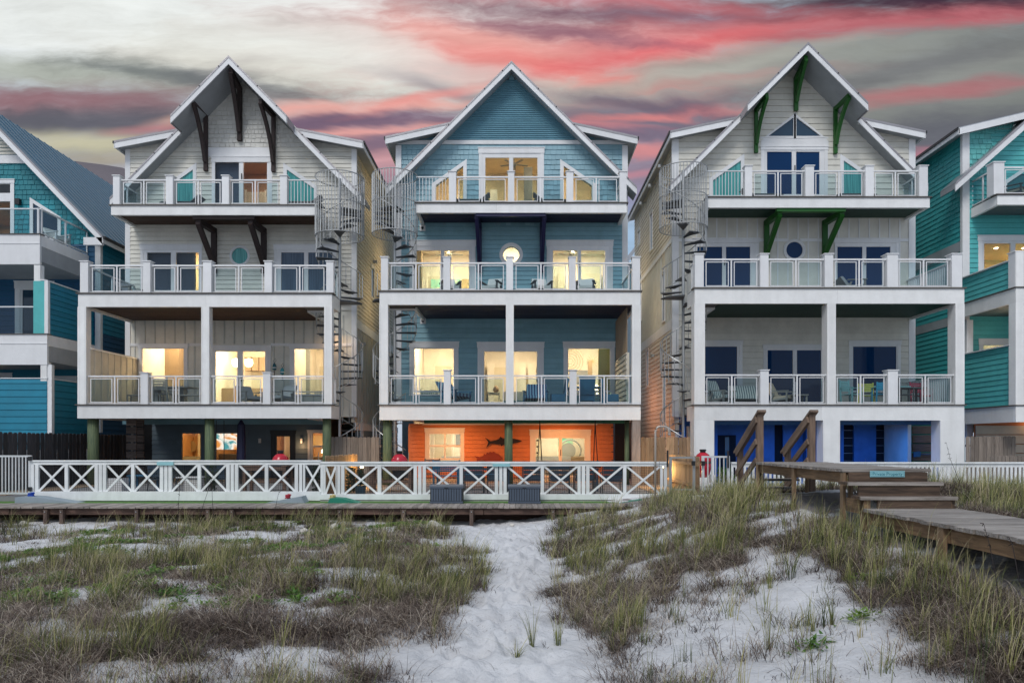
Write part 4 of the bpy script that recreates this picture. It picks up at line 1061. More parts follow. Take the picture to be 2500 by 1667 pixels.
    # batten privacy screen at the left end
    X = x0 + .32; zt = V(846.5, YD); w = box('privacy_screen', 'interior_tan', X - .05, X, YD + .25, YW, zf, zt, T); w.data = w.data.copy(); w.data.materials[0] = MATS['side_siding_cream']
    y = YD + .5
    while y < YW - .1: box('screen_batten', 'side_siding_cream', X, X + .025, y - .03, y + .03, zf, zt - .06, w); y += .42
    box('screen_cap', 'white_trim', X - .07, X + .04, YD + .25, YW, zt - .06, zt, w)
    lamp('porch_light', 'AREA', (X + 1.1, 26.6, V(749, YD) + .0), 9, (1, .62, .3), size=.5)
    # piles and the walls of the open ground floor
    for a, b, y in ((200, 226, 25.35), (490, 512.5, 25.35), (781, 802, 25.35)):
        m = MB(); r = (U(b, YD) - U(a, YD)) / 2; xc = (U(a, YD) + U(b, YD)) / 2; m.lathe([(r * 1.03, 0), (r, 1.0), (r * .97, V(1021, YD) + .1 - .09)], (xc, y, .09), 18); m.build('pile', 'green_pile_wood', T, smooth=True)
    GO = rect(U(372, YG), U(800, YG), .09, 2.7); gm = front(YG); gh = []
    def gw(outer, panes, **k): gh.append(opening_window(T, YG, outer, panes, **k))
    gw((441, 1054, 500, 1128), [(445, 1058, 490, 1123)], w=.06, top=.06, trim='slate_siding')
    gw((520, 1052, 604, 1136), [(527, 1058, 596, 1130)], w=.1, top=.1, trim='slate_siding')
    gw((662, 1052, 722, 1168), [(676, 1065, 708, 1160)], w=.12, top=.12, trim='black_metal')
    gw((752, 1051, 796, 1126), [(764, 1057, 790, 1087), (764, 1091, 790, 1122)], w=.1, top=.1, trim='white_trim')
    wall(T, 'ground_wall', 'slate_siding', gm, GO, gh); boards(T, 'slate_siding', gm, GO, gh, .1, 2.62, .2)
    box('porch_beam', 'blue_siding', U(305, 29.5), U(806, 29.5), 29.3, 29.45, V(1033, 29.5) - .05, 2.75, T)
    box('dark_door', 'black_void', U(332, YG), U(372, YG), YG - .03, YG + .05, .1, 2.5, T)
    for i in range(8):
        z = .12 + i * .3; box('screen_slat', 'slat_wood', U(308, 26.6), U(332, 26.6), 26.6, 26.66, z, z + .26, T); box('screen_slat', 'slat_wood', U(332, 27.4), U(350, 27.4), 27.4, 27.46, z, z + .25, T)
    for p in (636, 738):
        s = box('wall_sconce', 'white_trim', U(p - 2.5, YG), U(p + 2.5, YG), YG - .14, YG - .03, V(1081, YG), V(1070, YG), T)
    lamp('sconce_light', 'POINT', (U(737, YG), YG - .3, V(1086, YG)), 5, (1, .55, .25), size=.06)
    room(T, U(425, YG) - .6, U(500, YG), .12, 2.6, YG + .15, 3.0, wallm='interior_tan', power=26, col=(1, .6, .2))
    m = MB(); c = (U(455, 33), 33.0, V(1090, 33)); m.prism(disc(c[0], c[2], .28, 20), 33.4, 33.45); m.build('wall_disc', 'cabinet_brown', T)
    room(T, U(505, YG), U(640, YG), .12, 2.6, YG + .15, 3.0, wallm='interior_tan', power=14, col=(1, .6, .2))
    box('television', 'tv_picture', U(522, YG + .9), U(584, YG + .9), YG + .9, YG + .95, V(1097, YG + .9), V(1057, YG + .9), T)
    box('bar_counter', 'cabinet_brown', U(520, YG + 1), U(610, YG + 1), YG + 1.2, YG + 1.6, .12, 1.1, T)
    room(T, U(645, YG), U(800, YG), .12, 2.6, YG + .15, 2.0, wallm='interior_tan', power=20, col=(1, .6, .28))
    # upper rooms
    room(T, -15.3, -12.95, 2.95, 6.3, YW + .15, 4, power=75); room(T, -12.85, -9.3, 2.95, 6.3, YW + .15, 4.4, wallm='interior_white', power=170, lamps=2); room(T, -9.2, -6.7, 2.95, 6.3, YW + .15, 4, power=60)
    box('tall_cabinet', 'cabinet_brown', U(398, 31), U(436, 31), 31, 31.6, 2.95, 5.9, T); box('inner_door', 'interior_white', U(352, 32), U(382, 32), 32.3, 32.4, 2.95, 5.2, T)
    for a, b in ((528, 545), (547, 566), (598, 614), (616, 632), (634, 650)): box('wall_cabinet', 'cabinet_brown', U(a, 32.6), U(b, 32.6), 32.55, 32.9, V(905, 32.6), V(872, 32.6), T)
    box('kitchen_island', 'cabinet_brown', U(530, 31), U(640, 31), 31, 31.8, 2.95, 3.95, T)
    for p in (572, 603):
        m = MB(); m.lathe([(.02, .2), (.16, .16), (.18, 0), (.12, -.14), (.02, -.18)], (U(p, 31), 31.2, V(885, 31)), 14); m.build('pendant_lamp', 'lamp_warm', T)
    box('grey_wall_panel', 'interior_grey', U(719, 31), U(756, 31), 31, 31.1, 2.95, 6.2, T); box('wall_picture', 'cabinet_brown', U(727, 30.9), U(737, 30.9), 30.9, 30.95, V(895, 31), V(880, 31), T)
    room(T, -15.2, -11.5, 6.9, 9.9, YW + .15, 2.5, wallm='interior_cream', power=70)
    box('curtain', 'curtain_slate', U(345, YW + .25), U(477, YW + .25), YW + .2, YW + .3, 6.9, 9.6, T)
    room(T, -12.6, -9.2, 10.5, 13.4, YW + .15, 3, wallm='interior_tan', power=26, col=(1, .7, .5))
    box('curtain', 'curtain_slate', U(520, YW + .25), U(592, YW + .25), YW + .2, YW + .3, 10.5, 13.0, T)
    # warm light kept on the wall beside the stair
    for y, z in ((29.6, 5.6), (32.0, 9.6)): box('flood_light', 'galvanised', -6.5, -6.3, y - .06, y + .06, z, z + .12, T)
white_left()

# ------------------------------------------------------------------ blue house in the middle
H2 = thing('beach_house', 'blue shingled three-storey beach house with lit windows in the middle of the row', 'beach house', (-.27, YD, .09))
def blue_mid():
    T = H2; cx, hw = -.26, 4.48; fm = front(YW)
    O = house_outline(-.277, 16.35, 1.0, hw, V(988, YD) - .3, 2.3, 13.40)
    holes = []; bh = []
    def win(*a, **k):
        h = opening_window(T, YW, *a, **k); holes.append(h); bh.append(h)
    win((1169, 363, 1328, 497), [(1185, 386, 1243, 491), (1253, 386, 1312, 491)], w=.13, top=.2, handle=True)
    for pts in ([(1131, 406), (1131, 490), (1063, 490), (1063, 454)], [(1376, 406), (1445, 454), (1445, 490), (1376, 490)]):
        p, o = poly_window(T, YW, pts, 'clear_glass'); holes.append(p); bh.append(o)
    win((1000, 589, 1161, 712), [(1016, 612, 1076, 706), (1085, 612, 1145, 706)], w=.14, top=.2, handle=True)
    win((1334.6, 589, 1496, 712), [(1350, 612, 1410, 706), (1418.5, 612, 1477, 706)], w=.14, top=.2, handle=True)
    a, b = round_window(T, YW, 1248, 622, 20, 28.7, 'clear_glass'); holes.append(a); bh.append(b)
    win((1000, 836, 1119.5, 962), [(1012, 851, 1107.6, 953)], w=.14, top=.2, sill=True)
    win((1166, 837, 1327.5, 990), [(1182, 858, 1240, 982), (1250, 858, 1311, 982)], w=.14, top=.2, handle=True)
    win((1375.4, 836, 1500.4, 962), [(1387, 851, 1489, 953)], w=.14, top=.2, sill=True)
    wall(T, 'wall', 'blue_siding', fm, O, holes)
    zl, zl1 = V(353.5, YW), V(344, YW)
    boards(T, 'blue_louvre', fm, O, [], zl1 + .01, 15.98, .083, name='louvre_slat', t0=.05, t1=.0)
    x0, x1 = ival(O, zl); box('gable_band', 'white_trim', x0 - .1, x1 + .1, YW - .06, YW, zl, zl1, T)
    shingles(T, 'blue_shingle', fm, O, bh, V(494, YT) - .4, zl - .02, .2, .14, .26)
    z2, z1 = V(709.4, YD), V(988, YD)
    boards(T, 'blue_siding', fm, O, bh, z2 - .1, V(548, YW) + .1, .175, joint=3.4)
    boards(T, 'blue_siding', fm, O, bh, z1 - .2, V(775, YW) + .12, .2, joint=3.4)
    for s in (-1, 1):
        box('corner_board', 'white_trim', cx + s * hw - .12, cx + s * hw + .10, YW - .05, YW + .1, z1 - .3, 13.35, T)
        X = cx + s * hw; mp = right_side(X) if s > 0 else left_side(X); wall(T, 'side_wall', 'blue_siding', mp, rect(YW + .1, YB, 2.75, 13.4), [])
        roof_side(T, s, -.277, 16.35, 1.0, 2.2, 4.87, 27.85, 27.85, YW, YB, 2.3, (-.277 + s * 4.91, 13.48), prow=False)
    box('back_wall', 'blue_siding', cx - hw, cx + hw, YB - .14, YB, .09, 13.2, T)
    # navy bracket frame below the top deck
    zt = V(548, YW) - .02
    for p in (1171, 1323):
        K = thing_part(T, 'bracket', (U(p, YW), YW, 7)); box('wall_post', 'bracket_navy', U(p, YW) - .09, U(p, YW) + .09, YW - .2, YW - .03, V(666, YW), zt, K)
        beam('top_arm', 'bracket_navy', (U(p, YW), YW - .1, zt - .1), (U(1163.5 if p < 1200 else 1329, 26.95), 26.95, V(528, 26.95)), .16, .2, K); beam('brace', 'bracket_navy', (U(1163.5 if p < 1200 else 1329, 26.95), 27.0, V(530, 26.95)), (U(p, YW), YW - .2, V(640, YW)), .14, .16, K)
    box('bracket_beam', 'bracket_navy', U(1162, 26.9), U(1332, 26.9), 26.85, 27.05, V(529, 26.9), V(520.5, 26.9), T)
    n = (-1, -3.75, 26.1)
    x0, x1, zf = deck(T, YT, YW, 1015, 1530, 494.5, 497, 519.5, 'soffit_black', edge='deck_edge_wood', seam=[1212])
    for a, b in ((1095.5, 1113), (1240, 1255.6), (1383, 1400), (1513, 1530)): newel(T, a, b, 417, YT, zf)
    zr = V(428.5, YT); picket_bay(T, x0, U(1095.5, YT), YT, zf, zr)
    for a, b in ((1113, 1240), (1255.6, 1383), (1400, 1513)): glass_bay(T, U(a, YT), U(b, YT), YT, zf, zr)
    side_rail(T, x1 - .12, YT + .25, YW, zf, zr, 'glass')
    x0, x1, zf = deck(T, YD, YW, 926.5, 1564, 709.4, 713, 744, 'soffit_black', notch=n)
    for a, b in ((929.7, 946.6), (1082, 1099), (1236, 1252.6), (1389, 1405.7), (1544, 1563)): newel(T, a, b, 625.6, YD, zf)
    zr = V(639, YD)
    for a, b in ((946.6, 1082), (1099, 1236), (1252.6, 1389), (1405.7, 1544)): glass_bay(T, U(a, YD), U(b, YD), YD, zf, zr)
    side_rail(T, x1 - .14, YD + .3, YW, zf, zr, 'glass'); side_rail(T, x0 + .12, YD + .3, 26.1, zf, zr, 'glass')
    x0, x1, zf = deck(T, YD, YW, 926.5, 1564, 987.5, 990, 1025, 'soffit_black', notch=n)
    zb = V(744, YD) + .001
    for a, b in ((926.5, 946.6), (1235.7, 1253.6), (1544, 1564)): column(T, a, b, YD, zf, zb)
    for a, b in ((1083, 1100), (1391, 1408)): newel(T, a, b, 902, YD, zf)
    zr = V(915, YD)
    for a, b in ((946.6, 1083), (1100, 1235.7), (1253.6, 1391), (1408, 1544)): glass_bay(T, U(a, YD), U(b, YD), YD, zf, zr)
    # lit lap wall at the right end of the lower deck
    X = x1 - .42; mp = left_side(X); wall(T, 'end_wall', 'side_siding_cream', mp, rect(YD + .35, YW, zf, V(850, YD) - .1), [], d1=-.08); boards(T, 'side_siding_cream', mp, rect(YD + .35, YW, zf, V(850, YD) - .1), [], zf, V(850, YD) - .1, .18)
    for y in np.arange(YD + .6, YW, .3): box('screen_slat', 'cabinet_brown', X, X + .05, y, y + .12, V(850, YD) - .1, zb, T)
    # rooms
    room(T, -4.3, -1.6, z1 + .05, 6.35, YW + .15, 4, power=120); room(T, -1.55, 1.3, z1 + .05, 6.35, YW + .15, 4.5, wallm='interior_white', power=125); room(T, 1.35, 4.15, z1 + .05, 6.35, YW + .15, 4, power=120)
    room(T, -4.3, -1.2, z2 + .05, 10.05, YW + .15, 3.6, power=130); room(T, -1.15, .75, z2 + .05, 10.05, YW + .15, 2, power=60); room(T, .8, 4.15, z2 + .05, 10.05, YW + .15, 3.6, power=135)
    room(T, -4.2, 3.9, 10.6, 13.8, YW + .15, 4, wallm='interior_cream', power=95, lamps=2)
    Yb = YW + 3.6
    box('wall_picture', 'seascape_picture', U(1052, Yb), U(1124, Yb), Yb, Yb + .05, V(712, Yb), V(682, Yb), T); box('curtain', 'curtain_cream', U(1016, YW + .3), U(1030, YW + .3), YW + .2, YW + .35, z2, 9.7, T)
    ceiling_fan(U(1096, 30), 30, V(598, 30), T); ceiling_fan(U(1398, 30), 30, V(596, 30), T); ceiling_fan(U(1255, 30), 30, V(380, 30), T)
    for a, b in ((1362, 1376), (1424, 1468)): box('inner_door', 'cabinet_white', U(a, Yb), U(b, Yb), Yb, Yb + .06, z2, V(668, Yb), T)
    box('inner_wall', 'interior_grey', U(1279, 31), U(1300, 31), 31, 31.1, 10.6, 13.5, T); box('inner_wall', 'interior_white', U(1196, 31), U(1214, 31), 31.2, 31.3, 10.6, 12.6, T)
    # ring art, console, daybed
    m = MB(); c = (U(1392, 30.8), 30.8, V(882, 30.8))
    for r in (.12, .22, .33, .44, .55): m.tube([(c[0] + r * math.cos(t), c[1], c[2] + r * math.sin(t)) for t in np.linspace(0, 2 * math.pi, 33)], .011, 5, cap=False)
    m.build('ring_wall_art', 'cabinet_brown', T, kind=None)
    m = MB()
    for k in range(14):
        t = k * math.pi / 7; m.tube([(U(1447, 32), 32, V(882, 32)), (U(1447, 32) + .3 * math.cos(t), 31.98, V(882, 32) + .3 * math.sin(t))], .008, 4)
    m.build('star_lamp', 'curtain_cream', T)
    box('olive_wall', 'interior_olive', U(1461, 29.6), U(1490, 29.6), 29.6, 29.7, z1, 6.3, T); box('bookcase', 'cabinet_brown', U(1436, 31.5), U(1446, 31.5), 31.5, 31.7, 3.4, 5.2, T)
    box('console_table', 'cabinet_white', U(1188, 30), U(1220, 30), 30, 30.4, z1 + .7, z1 + .78, T); box('console_leg', 'cabinet_white', U(1189, 30), U(1191, 30), 30, 30.4, z1, z1 + .7, T); box('console_leg', 'cabinet_white', U(1217, 30), U(1219, 30), 30, 30.4, z1, z1 + .7, T)
    m = MB(); m.lathe([(.05, 0), (.13, .08), (.10, .22), (.03, .3)], (U(1211, 30.2), 30.2, z1 + .78), 12); m.build('vase', 'interior_tan', T, smooth=True)
    box('daybed_cushion', 'stripe_grey', U(1030, 29.4), U(1066, 29.4), 29.0, 29.8, z1 + .55, z1 + .72, T); box('daybed', 'interior_white', U(1024, 29.4), U(1070, 29.4), 29.0, 29.8, z1, z1 + .54, T)
    for a, b in ((1190, 1206), (1268, 1284), (1290, 1309)): box('inner_door', 'interior_white', U(a, 32.7), U(b, 32.7), 32.7, 32.76, z1, z1 + 2.3, T)
    # sheltered patio wall, orange porch light painted into its siding
    GO = rect(U(998, YG), U(1497, YG), .09, V(1034, YG)); gm = front(YG); gh = []
    gh.append(opening_window(T, YG, (1038, 1046, 1133.4, 1126), [(1049, 1059, 1084.5, 1086), (1088, 1059, 1124, 1086), (1049, 1090.5, 1084.5, 1118), (1088, 1090.5, 1124, 1118)], w=.12, top=.15, sill=True))
    gh.append(opening_window(T, YG, (1294, 1050, 1441.4, 1166), [(1308, 1069.5, 1364, 1160), (1372, 1069.5, 1427, 1160)], w=.14, top=.22, handle=True))
    wall(T, 'patio_wall', 'orange_lit_siding', gm, GO, gh); boards(T, 'orange_lit_siding', gm, GO, gh, .1, V(1034, YG) - .08, .178)
    box('frieze_board', 'white_trim', U(1032, YG), U(1458, YG), YG - .05, YG, V(1037, YG), V(1033, YG), T); box('corner_board', 'orange_lit_siding', U(997, YG), U(1001, YG), YG - .04, YG + .1, .09, V(1040, YG), T)
    box('porch_beam', 'deck_green_board', U(1036, 28), U(1526, 28), 27.9, 28.0, V(1033.5, 28), V(1024, 28), T)
    box('porch_ceiling', 'soffit_grey', x0 + .2, x1 - .2, YW, YG + .2, 2.62, 2.7, T)
    room(T, U(1010, YG), U(1200, YG), .12, 2.5, YG + .15, 3, power=42, col=(1, .88, .62)); room(T, U(1262, YG), U(1470, YG), .12, 2.5, YG + .15, 3, power=42, col=(1, .85, .55))
    Yr = YG + 2.6; m = MB(); c = (U(1392, Yr), Yr, V(1100, Yr)); m.tube([(c[0] + .5 * math.cos(t), c[1], c[2] + .5 * math.sin(t)) for t in np.linspace(0, 2 * math.pi, 33)], .045, 6, cap=False); m.build('round_mirror_frame', 'interior_grey', T)
    m = MB(); m.prism(disc(c[0] - .1, c[2], .36, 20), Yr + .02, Yr + .06); m.build('round_mirror', 'interior_grey', T)
    box('sideboard', 'cabinet_brown', U(1345, Yr), U(1428, Yr), Yr - .3, Yr + .2, .12, .95, T)
    for i, z in enumerate((1.9, 1.6, 1.35)): box('wall_switch', 'black_metal', U(1309.5, YG - .06), U(1314.5, YG - .06), YG - .03, YG - .01, V(1077 + i * 15, YG), V(1073 + i * 15, YG), T)
    for y in (25.9,): pass
    lamp('porch_light', 'AREA', (U(1100, YG), 28.6, 2.55), 130, (1, .38, .11), size=.9); lamp('porch_light', 'AREA', (U(1370, YG), 28.6, 2.55), 140, (1, .36, .10), size=.9)
    for p in (1100, 1370): box('porch_lamp', 'lamp_orange', U(p, YG) - .1, U(p, YG) + .1, 28.5, 28.7, 2.56, 2.6, T)
    # dark slatted store at the right and the posts
    box('store_wall', 'black_void', U(1499, YG), U(1545, YG), YG - .4, YG - .3, .09, 2.5, T)
    for i in range(7): box('store_slat', 'slat_wood', U(1493, 29.4), U(1499, 29.4), 29.4, 29.5, V(1043 + i * 20, 29.4) - .02, V(1041.5 + i * 20, 29.4), T); box('store_slat', 'slat_wood', U(1526, 28.4), U(1533, 28.4), 28.4, 28.5, V(1043 + i * 20, 28.4) - .02, V(1041.5 + i * 20, 28.4), T)
    for a, b, y in ((930, 953, 25.35), (1231, 1251.5, 25.35), (1532, 1544, 25.7)):
        m = MB(); r = (U(b, YD) - U(a, YD)) / 2; xc = (U(a, YD) + U(b, YD)) / 2; m.lathe([(r * 1.04, 0), (r, 1.0), (r * .97, V(1025, YD) + .1 - .09)], (xc, y, .09), 18); m.build('pile', 'green_pile_wood', T, smooth=True)
    box('timber_post', 'grey_post_wood', U(1544, YD), U(1564, YD), YD + .02, YD + .3, .09, V(1025, YD), T)
    # cameras under the eaves
    for px, py in ((1032, 558), (1033, 784)):
        c = thing_part(T, 'security_camera', (U(px, YW), YW, V(py, YW))); box('camera_plate', 'white_trim', U(px - 7, YW), U(px + 7, YW), YW - .06, YW - .02, V(py + 7, YW), V(py - 7, YW), c)
        m = MB(); m.lathe([(.02, -.06), (.05, -.03), (.05, .03), (.02, .05)], (U(px, YW), YW - .1, V(py, YW)), 10); m.build('camera_lens', 'black_metal', c)
blue_mid()

# ------------------------------------------------------------------ white house on the right
H3 = thing('beach_house', 'white three-storey beach house with bright green timber brackets and navy windows', 'beach house', (10.9, YD, .09))
def white_right():
    T = H3; cx, hw = 10.92, 4.68; fm = front(YW)
    O = house_outline(10.89, 16.6, 1.0, hw, V(988, YD) - .3, 2.3, 13.62)
    holes = []; bh = []; G = 'navy_glass'
    def win(*a, **k):
        h = opening_window(T, YW, *a, **k); holes.append(h); bh.append(h)
    win((1857, 360, 2020, 479), [(1872, 371.5, 1932.6, 475), (1943, 373, 2000, 475)], mat=G, w=.13, top=.12, handle=True)
    for pts in ([(1936, 288.5), (1936, 333.5), (1875, 333.5)], [(1943.5, 288.5), (2003.5, 333.5), (1943.5, 333.5)]):
        p, o = poly_window(T, YW, pts, 'slate_glass', w=.10); holes.append(p); bh.append(o)
    for pts in ([(1808, 393), (1808, 479), (1739, 479), (1739, 442)], [(2059, 393), (2125, 439), (2125, 479), (2059, 479)]):
        p, o = poly_window(T, YW, pts, 'curtained_glass_teal'); holes.append(p); bh.append(o)
    win((1692, 584, 1852, 706), [(1702, 603, 1762.6, 700), (1772, 603, 1831, 700)], mat=G, w=.12, top=.16, handle=True)
    win((2036.7, 584, 2193, 706), [(2043.7, 603, 2104.6, 700), (2114, 603, 2173, 700)], mat=G, w=.10, top=.16, handle=True)
    a, b = round_window(T, YW, 1939, 611, 20, 27, G); holes.append(a); bh.append(b)
    win((1702, 833, 1812, 962), [(1710, 846, 1799, 953)], mat=G, w=.12, top=.15, sill=True)
    win((1863, 843, 2015, 990), [(1873.6, 855, 1935, 982), (1945, 855, 2004, 982)], mat=G, w=.12, top=.14, handle=True)
    win((2072, 833, 2198, 962), [(2082, 846, 2187.5, 953)], mat=G, w=.12, top=.15, sill=True)
    wall(T, 'wall', 'white_siding', fm, O, holes)
    z1, z2, z3 = V(988, YD), V(702, YD), V(480, YT)
    fr = rect(U(1857, YW), U(2022, YW), V(358, YW), V(335, YW)); box('frieze_board', 'white_trim', fr[0][0], fr[1][0], YW - .03, YW, fr[0][1], fr[2][1], T)
    boards(T, 'white_siding', fm, O, bh + [fr], z3 - .35, 16.3, .235)
    boards(T, 'white_siding', fm, O, bh, z1 - .2, V(770, YW) + .12, .245)
    zt = V(538, YW) + .1; bt = rect(0, 20, V(590, YW), V(583, YW))
    battens(T, 'white_trim', fm, O, bh + [bt], z2, zt, [U(p, YW) for p in np.arange(1700, 2228, 24.8)])
    for a, b in ((1652, 1692), (1852, 1925), (1953, 2036), (2193, 2226)): box('belt_board', 'white_trim', U(a, YW), U(b, YW), YW - .032, YW, V(590, YW), V(583, YW), T)
    for s in (-1, 1):
        box('corner_board', 'white_trim', cx + s * hw - .16, cx + s * hw + .10, YW - .05, YW + .1, z1 - .3, 13.6, T)
        roof_side(T, s, 10.89, 16.6, 1.0, 2.26, 5.0, 27.0, 27.85, YW, YB, 2.35, (10.89 + s * 4.97, 13.70))
    X = cx - hw; mp = left_side(X); SO = rect(YW + .08, YB, .1, 13.6); side_w = [rect(34.2, 34.9, 4.3, 6.1), rect(36.2, 36.9, 7.8, 10.2), rect(36.6, 37.3, 11.8, 12.6), rect(33.2, 33.9, 10.6, 12.4), rect(30.2, 30.9, 2.4, 4.9), rect(30.4, 31.0, 6.8, 8.9)]
    wall(T, 'side_wall', 'side_siding_cream', mp, SO, [])
    boards(T, 'side_siding_cream', mp, SO, side_w, 9.9, 13.6, .19); boards(T, 'side_siding_cream', mp, SO, side_w, 1.9, 6.2, .19)
    box('belt_board', 'white_trim', X - .04, X, YW + .1, YB, 6.2, 6.6, T); box('belt_board', 'white_trim', X - .04, X, YW + .1, YB, 9.72, 9.9, T)
    y = YW + .4
    while y < YB:
        if not any(w_[0][0] < y < w_[1][0] for w_ in side_w[1:2] + side_w[5:]): box('batten', 'grey_batten', X - .03, X, y - .03, y + .03, 6.6, 9.72, T)
        y += .3
    boards(T, 'side_siding_cream', mp, SO, [], .1, 1.9, .24)
    for w_ in side_w:
        b = box('side_window', 'slate_glass', X - .008, X + .02, w_[0][0] + .06, w_[1][0] - .06, w_[0][1] + .06, w_[2][1] - .06, T); frame_boards(b, 'casing_board', 'white_trim', 0, w_[0][0], w_[1][0], w_[0][1], w_[2][1], .08, mp=mp)
    for y, z in ((30.3, 13.3), (32.6, 13.3), (35, 13.3), (29.2, 12.2), (32.0, 5.5)):
        m = MB(); m.tube([(X, y, z), (X - .2, y, z + .02)], .025, 6); m.lathe([(.02, .06), (.09, .03), (.11, -.10), (.02, -.11)], (X - .25, y, z), 10); m.build('flood_light', 'galvanised', T)
    wall(T, 'side_wall', 'white_siding', right_side(cx + hw), SO, []); box('back_wall', 'white_siding', cx - hw, cx + hw, YB - .14, YB, .09, 13.2, T)
    g = 'bracket_green'
    knee(T, g, U(1941, YW), YW, 16.0, V(274, YW), 10.89, 27.15, 16.22, w=.15)
    knee(T, g, U(1844, YW), YW, V(268, YW), V(376, YW), U(1874, 27.1), 27.15, V(228, 27.1), w=.13)
    knee(T, g, U(2037, YW), YW, V(262, YW), V(378, YW), U(2075, 27.1), 27.15, V(227, 27.1), w=.13)
    for a, o in ((1869.5, 1904), (2011.5, 2056)): knee(T, g, U(a, YW), YW, V(541, YW), V(640, YW), U(o, 27.0), 27.0, V(516, 27.0), w=.19, curved=False)
    box('bracket_beam', g, U(1896, 26.9), U(2064, 26.9), 26.86, 27.06, V(517, 26.9), V(508, 26.9), T)
    n = (-1, 7.1, 26.1)
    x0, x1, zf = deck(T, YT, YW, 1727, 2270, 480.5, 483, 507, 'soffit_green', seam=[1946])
    for a, b in ((1819.5, 1837), (1967, 1988), (2114, 2134), (2245, 2266)): newel(T, a, b, 403, YT, zf)
    zr = V(414, YT); picket_bay(T, x0, U(1819.5, YT), YT, zf, zr)
    for a, b in ((1837, 1967), (1988, 2114), (2134, 2245)): glass_bay(T, U(a, YT), U(b, YT), YT, zf, zr)
    side_rail(T, x1 - .14, YT + .3, YW, zf, zr, 'glass')
    x0, x1, zf = deck(T, YD, YW, 1696, 2354.5, 702, 705, 741, 'soffit_green', notch=n, seam=[2045])
    for a, b in ((1697, 1718.6), (1856.7, 1877), (2014.5, 2035), (2167, 2193), (2325, 2350)): newel(T, a, b, 618, YD, zf)
    zr = V(630, YD)
    for a, b in ((1718.6, 1856.7), (1877, 2014.5), (2035, 2167), (2193, 2325)): glass_bay(T, U(a, YD), U(b, YD), YD, zf, zr)
    side_rail(T, x1 - .16, YD + .4, YW, zf, zr, 'picket'); side_rail(T, x0 + .12, YD + .3, 26.1, zf, zr, 'picket')
    x0, x1, zf = deck(T, YD, YW, 1695, 2354.5, 987.5, 990, 1026, 'soffit_green', notch=n, seam=[2006])
    zb = V(741, YD) + .001
    for a, b in ((1695.7, 1720.5), (2020, 2040), (2333, 2354)): column(T, a, b, YD, zf, zb, depth=.45)
    for a, b in ((1857, 1877.5), (2169, 2193)): newel(T, a, b, 902, YD, zf)
    zr = V(913, YD)
    for a, b in ((1720.5, 1857), (1877.5, 2020), (2040, 2169), (2193, 2333)): glass_bay(T, U(a, YD), U(b, YD), YD, zf, zr)
    side_rail(T, x1 - .16, YD + .4, YW, zf, zr, 'picket')
    # open ground floor lit blue
    zt = V(1026, YD) + .001
    for a, b in ((1695, 1743), (2010, 2050), (2296, 2354)): column(T, a, b, YD, .09, zt, depth=.55, name='ground_pier')
    box('timber_post', 'grey_post_wood', U(1680, 26.2), U(1692, 26.2), 26.2, 26.45, .09, 2.2, T)
    m = MB(); m.box(6.3, 15.5, YG, YG + .14, .09, 2.8); m.build('patio_wall', 'blue_lit_wall', T)
    for a, b in ((1743, 1752), (1862, 1891), (1912, 1934), (1968, 1985), (2052, 2060), (2085, 2139), (2162, 2225)): box('wall_panel', 'blue_lit_wall', U(a, YG - .3), U(b, YG - .3), YG - .3, YG - .05, .09, 2.5, T)
    for a, b in ((1752, 1797), (1891, 1912), (2060, 2085), (2139, 2162)): box('dark_door', 'black_void', U(a, YG - .2), U(b, YG - .2), YG - .18, YG - .12, .09, V(1062 if a < 1800 else 1036, YG), T)
    box('door_glass', 'teal_glass', U(1770, YG - .22), U(1780, YG - .22), YG - .22, YG - .19, .5, V(1067, YG), T)
    for i in range(6):
        z = .15 + i * .36; box('screen_slat', 'slat_wood', U(2228, 28.6), U(2290, 28.6), 28.6, 28.66, z, z + .31, T)
        for a, b in ((2060, 2085), (2139, 2162)): box('door_slat', 'galvanised', U(a, YG - .25), U(b, YG - .25), YG - .25, YG - .2, V(1050 + i * 18.5, YG) - .012, V(1050 + i * 18.5, YG), T)
    box('porch_beam', 'blue_lit_wall', 6.5, 15.2, 26.4, 26.5, V(1034, YD), V(1034, YD) + .35, T)
    for x in (7.9, 10.2, 12.3, 14.2):
        box('porch_lamp', 'galvanised', x - .08, x + .08, 27.4, 27.56, 2.28, 2.32, T); lamp('porch_light', 'AREA', (x, 27.8, 2.25), 38, (.03, .24, 1.0), size=.4)
    m = MB(); m.prism([(U(2232, 28.5), V(1115, 28.5)), (U(2246, 28.5), V(1115, 28.5)), (U(2250, 28.5), V(1108, 28.5)), (U(2246, 28.5), V(1101, 28.5)), (U(2232, 28.5), V(1103, 28.5))], 28.5, 28.56); m.tube([(U(2248, 28.5), 28.53, V(1109, 28.5)), (U(2286, 28.5), 28.53, V(1108, 28.5))], .02, 6); m.build('wall_paddle', 'chair_blue', T)
white_right()

